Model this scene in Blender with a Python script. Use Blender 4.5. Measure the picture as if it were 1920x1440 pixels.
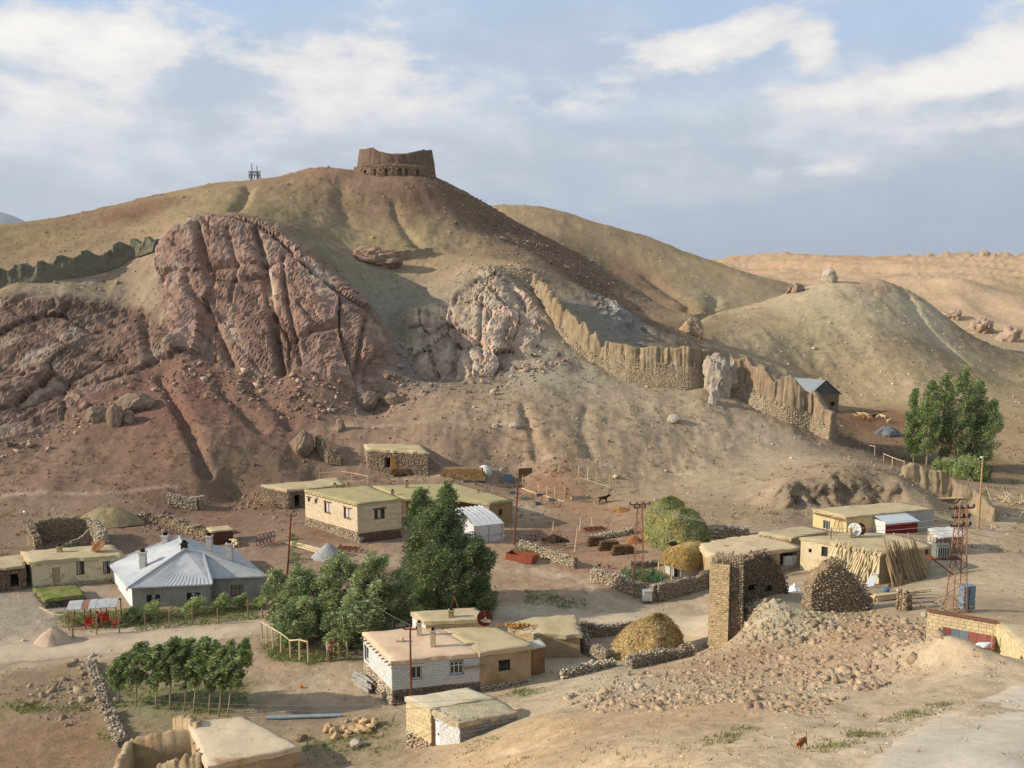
import bpy, bmesh, math, random
import numpy as np
from mathutils import Vector, Matrix
R = math.radians
random.seed(7); rng = np.random.default_rng(7)
for o in list(bpy.data.objects): bpy.data.objects.remove(o)
scene = bpy.context.scene
COL = scene.collection
# ------------------------------------------------------------------ camera
FPX, PITCH, CAMZ = 1600.0, R(6.0), 30.0
cam_d = bpy.data.cameras.new('camera'); cam = bpy.data.objects.new('camera', cam_d); COL.objects.link(cam)
cam.location = (0, 0, CAMZ); cam.rotation_euler = (R(90) - PITCH, 0, 0)
cam_d.sensor_width = 36.0; cam_d.lens = FPX / 1920 * 36.0; cam_d.clip_start = 0.5; cam_d.clip_end = 40000
scene.camera = cam
# ------------------------------------------------------------------ world, sun, exposure
SUN_EL, SUN_AZ = R(25), R(-99)       # azimuth of the sun seen from above, measured from +Y towards +X
world = bpy.data.worlds.new('World'); scene.world = world; world.use_nodes = True
# cloud banks: bearing, height, half-widths (degrees), weight
BANKS = ((-11.3, 14.6, 8, 1.9, .17), (-27, 14.4, 8, 1.6, .17), (-22, 11, 14, 1.4, .10), (8.5, 14.9, 4.5, 1.8, .16), (13.7, 15.4, 4, 1.4, .15), (3.2, 12.4, 3, .8, .15), (19, 15.0, 1.3, 1.3, .17), (28.8, 13.0, 4.5, 1.5, .26), (23.3, 12.0, 6, .8, .14), (17.7, 7.6, 4.5, .6, .13), (29, 9.7, 5, .7, .14))
def build_world():
    nt = world.node_tree; N = nt.nodes; L = nt.links; N.clear()
    out = N.new('ShaderNodeOutputWorld'); bg = N.new('ShaderNodeBackground'); L.new(bg.outputs[0], out.inputs[0])
    sky = N.new('ShaderNodeTexSky'); sky.sky_type = 'NISHITA'; sky.sun_disc = False
    sky.sun_elevation = SUN_EL; sky.sun_rotation = SUN_AZ; sky.altitude = 2000; sky.air_density = 1.0; sky.dust_density = 1.2; sky.ozone_density = 1.2
    bg.inputs['Strength'].default_value = 0.12
    def math_n(op, a, b=None, clamp=False):
        m = N.new('ShaderNodeMath'); m.operation = op; m.use_clamp = clamp
        for i, v in enumerate((a, b)):
            if v is None: continue
            if isinstance(v, (int, float)): m.inputs[i].default_value = v
            else: L.new(v, m.inputs[i])
        return m.outputs[0]
    tc = N.new('ShaderNodeTexCoord'); sep = N.new('ShaderNodeSeparateXYZ'); L.new(tc.outputs['Generated'], sep.inputs[0])
    X, Y, Zd = sep.outputs
    def noise(scale, detail, rough, dist, off, flat):
        comb = N.new('ShaderNodeCombineXYZ'); L.new(X, comb.inputs[0]); L.new(Y, comb.inputs[1]); L.new(math_n('ADD', math_n('MULTIPLY', Zd, flat), off), comb.inputs[2])
        n = N.new('ShaderNodeTexNoise'); n.inputs['Scale'].default_value = scale; n.inputs['Detail'].default_value = detail
        n.inputs['Roughness'].default_value = rough; n.inputs['Distortion'].default_value = dist
        L.new(comb.outputs[0], n.inputs['Vector']); return n.outputs['Fac']
    def ramp(fac, a, b):
        m = N.new('ShaderNodeMapRange'); m.interpolation_type = 'SMOOTHSTEP'; m.inputs[1].default_value = a; m.inputs[2].default_value = b
        L.new(fac, m.inputs[0]); return m.outputs[0]
    def mix(fac, a, b):
        m = N.new('ShaderNodeMix'); m.data_type = 'RGBA'
        for s, v in ((m.inputs[0], fac), (m.inputs[6], a), (m.inputs[7], b)):
            if isinstance(v, (int, float)): s.default_value = v
            elif isinstance(v, tuple): s.default_value = (*v, 1)
            else: L.new(v, s)
        return m.outputs[2]
    def bank(az, el, wa, we):
        "a bank of cloud standing in one part of the sky: bearing and height in degrees"
        bx = math_n('DIVIDE', math_n('SUBTRACT', X, math.sin(R(az)) * math.cos(R(el))), R(wa)); bz = math_n('DIVIDE', math_n('SUBTRACT', Zd, math.sin(R(el))), R(we))
        d = math_n('ADD', math_n('MULTIPLY', bx, bx), math_n('MULTIPLY', bz, bz)); front = math_n('GREATER_THAN', Y, 0.0)
        return math_n('MULTIPLY', math_n('DIVIDE', 1.0, math_n('ADD', 1.0, math_n('MULTIPLY', d, d))), front)
    n1 = noise(5.6, 7, 0.60, 0.1, 0.35, 2.4); n2 = noise(1.9, 5, 0.5, 0.3, 2.0, 3.6)
    blobs = None
    for a, e_, wa, we, k in BANKS:
        q = math_n('MULTIPLY', bank(a, e_, wa, we), k); blobs = q if blobs is None else math_n('ADD', blobs, q)
    cover = math_n('ADD', n1, blobs)
    high = ramp(Zd, 0.12, 0.30)
    veil = ramp(n2, 0.30, 0.62)
    c_sheet = mix(ramp(n1, 0.35, 0.65), (3.3, 3.6, 4.1), (5.0, 5.05, 5.2))
    low = ramp(Zd, 0.29, 0.15)
    blue = mix(0.6, sky.outputs[0], (3.7, 4.75, 6.1))
    base = mix(math_n('MULTIPLY', veil, 0.62), blue, c_sheet)
    base = mix(math_n('MULTIPLY', low, 0.85), base, mix(ramp(Zd, 0.04, 0.17), (2.45, 2.75, 3.35), c_sheet))
    puff = ramp(cover, 0.57, 0.69); core = ramp(cover, 0.62, 0.82)
    fin = mix(puff, base, mix(core, (4.9, 4.95, 5.1), (6.4, 6.15, 5.75)))
    L.new(fin, bg.inputs['Color'])
build_world()
sun_d = bpy.data.lights.new('sun', 'SUN'); sun = bpy.data.objects.new('sun', sun_d); COL.objects.link(sun)
sun_d.energy = 4.9; sun_d.angle = R(0.6); sun_d.color = (1.0, 0.90, 0.77)
SUNDIR = Vector((math.sin(SUN_AZ) * math.cos(SUN_EL), math.cos(SUN_AZ) * math.cos(SUN_EL), math.sin(SUN_EL)))
sun.rotation_euler = SUNDIR.to_track_quat('Z', 'Y').to_euler(); sun.location = SUNDIR * 300
vs = scene.view_settings
vs.view_transform = 'Standard'; vs.look = 'None'; vs.exposure = 0.36; vs.gamma = 1.0; vs.use_curve_mapping = False
scene.cycles.max_bounces = 3; scene.cycles.diffuse_bounces = 2; scene.cycles.transparent_max_bounces = 6
scene.cycles.use_adaptive_sampling = True; scene.cycles.adaptive_threshold = 0.02; scene.cycles.use_denoising = True
world.cycles.sampling_method = 'MANUAL'; world.cycles.sample_map_resolution = 512
# ------------------------------------------------------------------ pixel <-> place helpers (survey of the place)
SP, CP = math.sin(PITCH), math.cos(PITCH)
def ray(px, py):
    u = (px - 960) / FPX; v = (720 - py) / FPX
    return u, CP + v * SP, -SP + v * CP
def atY(px, py, Y):
    u, dy, dz = ray(px, py); t = Y / dy; return Vector((u * t, Y, CAMZ + dz * t))
def atZ(px, py, Z):
    u, dy, dz = ray(px, py); t = (Z - CAMZ) / dz; return Vector((u * t, dy * t, Z))
_GY = ((0, 24, 35, 50, 59, 73, 105, 130, 150, 1000, 20000), (0, 24.5, 36, 51.5, 61.8, 78, 118.6, 154, 178, 1187, 20000))
def paced(Y): return float(np.interp(Y, _GY[0], _GY[1]))     # paced depth on the survey sheet -> metres
def proj(p):
    x, y, z = p[0], p[1], p[2] - CAMZ
    d = y * CP - z * SP; up = y * SP + z * CP
    return 960 + FPX * x / d, 720 - FPX * up / d
def ztop(x, y, py):
    "height at plan position (x, y) that is seen at picture row py"
    v = (720 - py) / FPX; return CAMZ + y * (-SP + v * CP) / (CP + v * SP)
# ------------------------------------------------------------------ numeric noise
def _h(*c):
    h = np.zeros(c[0].shape, np.uint32)
    for k, v in zip((374761393, 668265263, 2147483647, 1274126177), c):
        h = (h + v.astype(np.int64).astype(np.uint32) * np.uint32(k)) & np.uint32(0xffffffff)
        h = (h ^ (h >> np.uint32(13))) * np.uint32(1274126177)
    return (h ^ (h >> np.uint32(16)))
def _r(*c): return _h(*c).astype(np.float64) / 4294967295.0
def vnoise(x, y, z=None, seed=0):
    "value noise in -1..1"
    s = np.full(np.shape(x), seed, np.int64)
    xi, yi = np.floor(x), np.floor(y); fx, fy = x - xi, y - yi
    fx = fx * fx * fx * (fx * (fx * 6 - 15) + 10); fy = fy * fy * fy * (fy * (fy * 6 - 15) + 10)
    if z is None:
        v = lambda i, j: _r(xi + i, yi + j, s)
        a = v(0, 0) * (1 - fx) + v(1, 0) * fx; b = v(0, 1) * (1 - fx) + v(1, 1) * fx
        return (a * (1 - fy) + b * fy) * 2 - 1
    zi = np.floor(z); fz = z - zi; fz = fz * fz * (3 - 2 * fz)
    v = lambda i, j, k: _r(xi + i, yi + j, zi + k, s)
    def pl(k):
        a = v(0, 0, k) * (1 - fx) + v(1, 0, k) * fx; b = v(0, 1, k) * (1 - fx) + v(1, 1, k) * fx
        return a * (1 - fy) + b * fy
    return (pl(0) * (1 - fz) + pl(1) * fz) * 2 - 1
def fbm(x, y, z=None, oct=4, seed=0, gain=0.5, ridge=False):
    t = 0; a = 1; n = 0
    for i in range(oct):
        k = 2.03 ** i
        q = vnoise(x * k, y * k, None if z is None else z * k, seed + 17 * i)
        if ridge: q = 1 - 2 * np.abs(q)
        t = t + a * q; n += a; a *= gain
    return t / n
def worley(x, y, z, seed=0, vec=False):
    "F1, F2 and a random value for the nearest cell (and the offset from its centre)"
    xi, yi, zi = np.floor(x), np.floor(y), np.floor(z); s = np.full(x.shape, seed, np.int64)
    f1 = np.full(x.shape, 9.0); f2 = f1.copy(); cid = np.zeros(x.shape); D = np.zeros((3, *x.shape))
    for i in (-1, 0, 1):
        for j in (-1, 0, 1):
            for k in (-1, 0, 1):
                cx, cy, cz = xi + i, yi + j, zi + k
                ex, ey, ez = x - cx - _r(cx, cy, cz, s), y - cy - _r(cx, cy, cz, s + 1), z - cz - _r(cx, cy, cz, s + 2)
                d = np.sqrt(ex * ex + ey * ey + ez * ez); near = d < f1
                f2 = np.where(near, f1, np.minimum(f2, d)); cid = np.where(near, _r(cx, cy, cz, s + 3), cid); f1 = np.where(near, d, f1)
                if vec: D = np.where(near, np.stack([ex, ey, ez]), D)
    return (f1, f2, cid, D) if vec else (f1, f2, cid)
def sstep(a, b, x):
    t = np.clip((x - a) / (b - a), 0, 1); return t * t * (3 - 2 * t)
def lin(c):
    c = np.asarray(c, float) / 255.0
    return np.where(c <= 0.04045, c / 12.92, ((c + 0.055) / 1.055) ** 2.4)
# ------------------------------------------------------------------ terrain: surveyed spot heights (picture point + height Z or depth Y)
Y_ = 'Y'; Z_ = 'Z'
CTRL = '''
1900 1440 Y24;1650 1440 Y25;1300 1440 Y28;1000 1440 Y35;800 1440 Y44;600 1440 Y48;300 1440 Y49.5;0 1440 Z.3
1500 1400 Y30;1250 1400 Y33;1000 1400 Y40;900 1400 Y44;780 1405 Z2.2;700 1400 Z.9;600 1400 Z.6
1900 1350 Y31;1650 1350 Y34;1300 1350 Y38;1000 1350 Y45;900 1365 Z3.2
1900 1300 Y36;1700 1300 Y39;1500 1300 Y42;1300 1300 Y46;1100 1300 Y51;1000 1300 Z2.2;900 1300 Z1.0;760 1320 Z.7
1900 1260 Y39.5;1760 1250 Y42;1700 1250 Y44;1500 1250 Y50;1300 1250 Y56;1150 1250 Y60.5;1050 1260 Z.8;960 1270 Z.4
1925 1238 Y41.5;1764 1184 Y44;1800 1198 Y42.6;1845 1213 Y42.4;1868 1223 Y42.3;1650 1230 Y46;1700 1200 Y47.5;1600 1206 Y51.5;1500 1200 Y57;1345 1200 Y64;1300 1205 Z.6;1200 1235 Z.4
1760 1130 Y62;1600 1150 Y61;1450 1158 Y59.5;1390 1176 Y62.3;1400 1138 Y62.6;1440 1130 Y61.4;1480 1152 Y60;1540 1180 Y57.4;1600 1198 Y53;1640 1168 Y57.5;1330 1150 Z0;1430 1112 Y69;1500 1135 Y65.5;1560 1122 Y66
1700 1112 Y70;1640 1100 Z2.2;1500 1105 Z2;1350 1110 Z.4;1900 1100 Y72;1900 1000 Y92;1830 990 Z1.5;1780 1060 Z2.2
1500 1060 Z1.4;1400 1060 Z.8;1660 1105 Z1.8;1600 1010 Z2.6;1700 1005 Z2.6;1480 1000 Z2.2
1900 900 Y116;1860 940 Z1.2;1780 960 Z1.8
0 1250 Z0;300 1250 Z0;500 1300 Z0;0 1350 Z0;150 1400 Z0;400 1150 Z.5;200 1150 Z.5;0 1150 Z.6;600 1160 Z.4;750 1150 Z.3;900 1080 Z.5;1100 1080 Z.3
1100 1000 Z1;1280 1140 Z0;950 1140 Z.2;1200 1180 Z0;1230 1050 Z.6;650 1250 Z.1;850 1150 Z.2
1000 950 Z2;650 1030 Z1.6;450 1030 Z1.6;300 1000 Z1.8;100 1010 Z1.8;0 960 Z2.6;1120 940 Z2;1250 960 Z2.3;1400 960 Z2.6;800 1010 Z1.6;900 1000 Z1.6
740 880 Z5;980 900 Z3.4;600 890 Z4.4;870 895 Z4.2;500 930 Z3;650 960 Z2.6;430 930 Z2.8;350 945 Z2.6;380 900 Z5.2
200 900 Z5;60 900 Z5;200 830 Z8.5;0 840 Z8;400 830 Z9;520 860 Z6.8;560 800 Z10;680 800 Z10
100 790 Z10.5;280 712 Y119;400 722 Y117;620 718 Y117;500 720 Y117.5;230 770 Y113;350 770 Y112;700 760 Z12
0 700 Y118;100 690 Y119;200 680 Y121;0 560 Y128;150 560 Y130;250 575 Y131;80 620 Y124;200 620 Y126.5
0 540 Y132;150 510 Y135;280 460 Y141;0 470 Y150;150 440 Y158;270 420 Y165
0 428 Y190;130 410 Y195;290 366 Y200;420 345 Y215;470 348 Y217;530 335 Y221;590 316 Y225;660 322 Y225
280 640 Y123;330 600 Y124.5;300 500 Y133;330 430 Y137.5;420 412 Y139;500 420 Y139;380 560 Y126;480 560 Y125;580 560 Y124.5;480 640 Y121;600 640 Y120.5;380 660 Y120
560 450 Y137;600 480 Y134;640 520 Y131;680 552 Y128.5;735 640 Y125;750 705 Y121.5;690 640 Y122
340 410 Y150;430 398 Y152;520 415 Y150;600 455 Y150;660 520 Y147
480 395 Y172;560 400 Y180;640 400 Y188;640 460 Y174;560 435 Y160
740 337 Y209;690 333 Y211;800 337 Y212;830 342 Y218;740 330 Y224;800 325 Y224
760 400 Y193;680 400 Y192;760 460 Y178;840 430 Y190;870 470 Y180;940 470 Y184
920 386 Y222;1000 431 Y223;1100 482 Y224;1200 545 Y222;1260 602 Y218;1000 480 Y188;1100 545 Y186;1180 600 Y182;900 420 Y206;1050 500 Y200
780 490 Y168;720 500 Y161;700 560 Y150;745 650 Y135;720 600 Y142;820 520 Y158;880 500 Y158
920 502 Y151;850 560 Y143;800 590 Y139;760 580 Y141;870 716 Y124;780 702 Y125.5;830 712 Y124;930 712 Y125;1030 600 Y140;960 690 Y128;1040 640 Y136;900 600 Y136;980 560 Y144;900 660 Y129
990 500 Y162;1000 540 Y156;1060 620 Y143;1140 690 Y133;1250 725 Y128;1330 725 Y128;1450 780 Y124;1560 830 Y121
1000 720 Y122;1000 800 Y112;800 800 Y111;800 725 Y120.5;900 760 Y116;1050 870 Y107;1200 800 Y114.5;1200 745 Y123;1250 900 Y106.5;1100 740 Y122;1400 850 Y113;1400 770 Y123
1500 912 Y97;1560 894 Y98.5;1620 894 Y98.5;1462 908 Y97;1440 940 Y97.5;1500 957 Z2.8;1580 950 Z2.9;1650 945 Z2.9;1550 840 Y118;1685 905 Y98;1640 870 Y108;1690 872 Y119;1500 880 Y104;1430 890 Y106;1350 930 Z2.9
1200 620 Y151;1150 570 Y158;1250 650 Y147;1290 640 Y160;1220 590 Y187;1300 610 Y178
1330 650 Y158;1400 700 Y154;1480 720 Y156;1540 762 Y160;1650 785 Y151;1620 825 Z2.6;1720 830 Z1.6;1790 870 Z0.8;1650 700 Y173;1560 700 Y172;1650 620 Y192;1500 640 Y182;1400 620 Y180;1600 560 Y212
1560 527 Y226;1640 522 Y236;1480 547 Y226;1400 580 Y205;1350 590 Y200;1720 560 Y240;1800 625 Y236;1850 645 Y226;1750 640 Y205;1880 705 Y202;1900 760 Y160;1900 830 Y138;1750 730 Y168;1800 790 Y148;1830 720 Y180
1900 600 Y300;1800 530 Y330;1900 520 Y380;1750 480 Y600;1400 479 Y660;1600 486 Y630;1900 476 Y660;1500 478 Y650;1450 522 Y430;1700 510 Y430;1600 505 Y470;1900 555 Y340;1850 580 Y310
930 384 Y330;1050 394 Y330;1200 439 Y330;1300 476 Y320;1400 522 Y300;1440 548 Y290;1150 500 Y290;1300 560 Y262;1250 540 Y272;1350 583 Y236
-300 1400 Z.2;-300 1150 Z.8;-300 960 Z2.5;-300 830 Y109;-300 700 Y118;-300 560 Y128;-300 480 Y150;-300 435 Y190
2300 1350 Y31;2300 1250 Y41;2300 1100 Y72;2300 900 Y118;2300 760 Y160;2300 600 Y300;2300 500 Y500
'''
cp = []
for tok in CTRL.replace('\n', ';').split(';'):
    if not tok.strip(): continue
    a, b, c = tok.split()
    v = float(c[1:]); cp.append(tuple(atY(float(a), float(b), paced(v)) if c[0] == 'Y' else atZ(float(a), float(b), v)))
def pol(az_deg, r, z): return (r * math.sin(R(az_deg)), r * math.cos(R(az_deg)), z)
for az in (-60, -40, -20, 0, 20, 40, 60):
    cp += [pol(az, 4.2, 28.3), pol(az, 8, 20.5 if az >= 0 else 19), pol(az, 14, 16.8 if az > 10 else 14 if az >= 0 else 10), pol(az, 20, 15.2 if az > 10 else 11.5 if az >= 0 else 5.5), pol(az, 1150, 15), pol(az, 1800, -40), pol(az, 4000, -70), pol(az, 9000, -120)]
    if az <= 0: cp.append(pol(az, 32, 6.5 if az == 0 else 2.2))
for az, z in ((-60, 28), (-45, 32), (-33, 33), (-25, 38), (-18, 43), (-12, 48)): cp.append(pol(az, 312, z)); cp.append(pol(az, 470, 5))
for az, z in ((-5, 48), (0, 50)): cp.append(pol(az, 312, z))
for az in (-2, 4, 9, 14): cp.append(pol(az, 475, 30))
cp.append(pol(5, 302, 34)); cp.append(pol(9, 298, 24)); cp.append(pol(16, 312, 20)); cp.append(pol(20, 322, 20)); cp.append(pol(25, 332, 14))
for q in (atY(1800, 1175, 45.6), atY(1850, 1190, 45.4)): cp.append((q.x, q.y, 10.0))     # sunken yard by the yellow wall
cp = np.array(cp)
def ab(x, y):
    r = np.sqrt(x * x + y * y); return np.arctan2(x, y), np.log(np.maximum(r, 1e-3))
CA, CB = ab(cp[:, 0], cp[:, 1])
RC = 0.012
def rbf_fit(A, B, val, smooth):
    d = np.sqrt((A[:, None] - A) ** 2 + (B[:, None] - B) ** 2 + RC * RC)
    n = len(A); Pm = np.stack([np.ones(n), A, B], 1)
    M = np.zeros((n + 3, n + 3)); M[:n, :n] = -d + np.eye(n) * smooth; M[:n, n:] = Pm; M[n:, :n] = Pm.T
    rhs = np.zeros((n + 3,)); rhs[:n] = val
    return np.linalg.solve(M, rhs)
_w = rbf_fit(CA, CB, cp[:, 2], 0.0016)
GA0, GA1, GNA = R(-62), R(62), 520
GB0, GB1, GNB = math.log(4.0), math.log(9000.0), 1150
ga = np.linspace(GA0, GA1, GNA); gb = np.linspace(GB0, GB1, GNB)
GRID = np.zeros((GNA, GNB))
for i in range(GNA):
    d = np.sqrt((ga[i] - CA[None, :]) ** 2 + (gb[:, None] - CB[None, :]) ** 2 + RC * RC)
    GRID[i] = -d @ _w[:-3] + _w[-3] + _w[-2] * ga[i] + _w[-1] * gb
def hbase(x, y):
    a, b = ab(np.asarray(x, float), np.asarray(y, float))
    fa = np.clip((a - GA0) / (GA1 - GA0) * (GNA - 1), 0, GNA - 1.001); fb = np.clip((b - GB0) / (GB1 - GB0) * (GNB - 1), 0, GNB - 1.001)
    i = fa.astype(int); j = fb.astype(int); fa = fa - i; fb = fb - j
    return (GRID[i, j] * (1 - fa) + GRID[i + 1, j] * fa) * (1 - fb) + (GRID[i, j + 1] * (1 - fa) + GRID[i + 1, j + 1] * fa) * fb
def cast(px, py, t0=14.0, t1=3000.0):
    "first point of the bare ground on the line of sight through a picture point"
    u, dy, dz = ray(px, py)
    t = np.exp(np.linspace(math.log(t0), math.log(t1), 6000))
    g = CAMZ + dz * t - hbase(u * t, dy * t)
    k = np.argmax(g < 0)
    if not (g < 0).any(): k = len(t) - 1
    return Vector((u * t[k], dy * t[k], float(CAMZ + dz * t[k])))
def gz(x, y): return float(hbase(np.array([x]), np.array([y]))[0])
# ------------------------------------------------------------------ materials
MATS = {}
def mat(name, col, rough=0.9, bump=0.0, bscale=8.0, var=0.25, vscale=1.5, spec=0.1, metal=0.0, stain=None, stretch=None, attr=None, detail=6, rnd=0.0, fleck=None):
    "procedural surface: base colour broken up by two noises, optional stains, relief, per-piece tint"
    if name in MATS: return MATS[name]
    m = bpy.data.materials.new(name); m.use_nodes = True; MATS[name] = m
    nt = m.node_tree; N = nt.nodes; L = nt.links; b = N['Principled BSDF']
    b.inputs['Roughness'].default_value = rough; b.inputs['Specular IOR Level'].default_value = spec; b.inputs['Metallic'].default_value = metal
    tc = N.new('ShaderNodeTexCoord'); vec = tc.outputs['Object']
    if attr is not None: 
        g = N.new('ShaderNodeNewGeometry'); vec = g.outputs['Position']
    if stretch:
        mp = N.new('ShaderNodeMapping'); mp.inputs['Scale'].default_value = stretch; L.new(vec, mp.inputs['Vector']); vec = mp.outputs[0]
    def noise(s, d=detail, r=0.6, dist=0.0):
        n = N.new('ShaderNodeTexNoise'); n.inputs['Scale'].default_value = s; n.inputs['Detail'].default_value = d; n.inputs['Roughness'].default_value = r; n.inputs['Distortion'].default_value = dist
        L.new(vec, n.inputs['Vector']); return n.outputs['Fac']
    def mapr(f, a, b_, c, d):
        n = N.new('ShaderNodeMapRange'); n.inputs[1].default_value = a; n.inputs[2].default_value = b_; n.inputs[3].default_value = c; n.inputs[4].default_value = d
        L.new(f, n.inputs[0]); return n.outputs[0]
    def mul(c, f):
        n = N.new('ShaderNodeMix'); n.data_type = 'RGBA'; n.blend_type = 'MULTIPLY'; n.inputs[0].default_value = 1
        L.new(c, n.inputs[6]); L.new(f, n.inputs[7]); return n.outputs[2]
    if attr is not None:
        a = N.new('ShaderNodeAttribute'); a.attribute_name = attr; c = a.outputs['Color']
    else:
        rgb = N.new('ShaderNodeRGB'); rgb.outputs[0].default_value = (*lin(col), 1) ; c = rgb.outputs[0]
    if stain:
        sc, ssc, lo, hi = stain
        mx = N.new('ShaderNodeMix'); mx.data_type = 'RGBA'; L.new(mapr(noise(ssc, 5, 0.65, 0.6), lo, hi, 0, 1), mx.inputs[0]); L.new(c, mx.inputs[6]); mx.inputs[7].default_value = (*lin(sc), 1); c = mx.outputs[2]
    c = mul(c, mapr(noise(vscale), 0.28, 0.72, 1 - var, 1 + var))
    c = mul(c, mapr(noise(vscale * 7.3, 4), 0.3, 0.7, 1 - var * 0.7, 1 + var * 0.7))
    if fleck:
        fs, lo, fc = fleck
        v = N.new('ShaderNodeTexVoronoi'); v.inputs['Scale'].default_value = fs; L.new(vec, v.inputs['Vector'])
        mx = N.new('ShaderNodeMix'); mx.data_type = 'RGBA'; L.new(mapr(v.outputs['Distance'], lo, lo * 0.6, 0, 0.75), mx.inputs[0]); L.new(c, mx.inputs[6]); mx.inputs[7].default_value = (*lin(fc), 1); c = mx.outputs[2]
    if rnd:
        oi = N.new('ShaderNodeObjectInfo'); c = mul(c, mapr(oi.outputs['Random'], 0, 1, 1 - rnd, 1 + rnd))
    L.new(c, b.inputs['Base Color'])
    if bump:
        bn = N.new('ShaderNodeBump'); bn.inputs['Strength'].default_value = 1.0; bn.inputs['Distance'].default_value = bump
        L.new(noise(bscale, 5, 0.65), bn.inputs['Height']); L.new(bn.outputs[0], b.inputs['Normal'])
    return m
def alb(c):
    'albedo of a bare surface whose sunlit look is the given screen colour'
    l = lin(c); g = l.mean(); return (l * 0.60 + g * 0.40) * np.array((1.13, 1.10, 1.01))
# ------------------------------------------------------------------ terrain surface
def pts_ab(poly):
    out = []
    for p in poly:
        q = cast(p[0], p[1]) if len(p) == 2 else atY(p[0], p[1], paced(p[2]))
        a, b = ab(np.array(q.x), np.array(q.y)); out.append((float(a), float(b)))
    return np.array(out)
def parse(s): return [tuple(float(v) for v in t.split()) for t in s.split(';') if t.strip()]
def sd_poly(A, B, P):
    "signed distance (positive inside) in bearing / log-distance space"
    n = len(P); d = np.full(A.shape, 1e9); ins = np.zeros(A.shape, bool)
    for i in range(n):
        x0, y0 = P[i]; x1, y1 = P[(i + 1) % n]
        ex, ey = x1 - x0, y1 - y0; t = np.clip(((A - x0) * ex + (B - y0) * ey) / (ex * ex + ey * ey + 1e-12), 0, 1)
        d = np.minimum(d, np.hypot(A - x0 - t * ex, B - y0 - t * ey))
        c = (y0 > B) != (y1 > B); ins ^= c & (A < (x1 - x0) * (B - y0) / (y1 - y0 + 1e-12) + x0)
    return np.where(ins, d, -d)
ROCK = {
 'cliff': '268 490 134;300 440 138;340 420 140;400 408 142;460 408 142;515 425 141;560 455 139;612 482 136;680 548 130;735 640 126;756 704 122;690 716 118.5;620 718 117.3;500 718 117.8;390 712 118.5;330 690 120;285 640 123;300 560 128',
 'slab': '-320 830 109;0 838 108.5;60 795 110;160 738 115;290 704 120;380 706 119;300 630 126;255 570 131.5;120 552 130.5;0 560 128.5;-320 560 128.5',
 'spur': '757 578 141.5;800 572 141.5;850 556 144;896 510 150;930 498 152;1000 540 147;1034 590 141;1034 630 137;962 694 127.5;940 712 125;865 719 123.7;800 712 124.2;772 694 126.3',
 'ledge': '640 478 170;700 466 173;752 486 168;740 505 163;660 500 163',
 'grey': '1085 560 160;1150 555 162;1215 600 158;1240 640 149;1150 640 147',
}
ROCKP = {k: pts_ab(parse(v)) for k, v in ROCK.items()}
ROCK_COL = {'cliff': (140, 104, 84), 'slab': (120, 90, 72), 'spur': (166, 136, 110), 'ledge': (168, 132, 104), 'grey': (120, 114, 106)}
CUT = pts_ab(parse('1440 955;1462 910;1560 896;1685 906;1700 940;1600 956;1500 960'))
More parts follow.
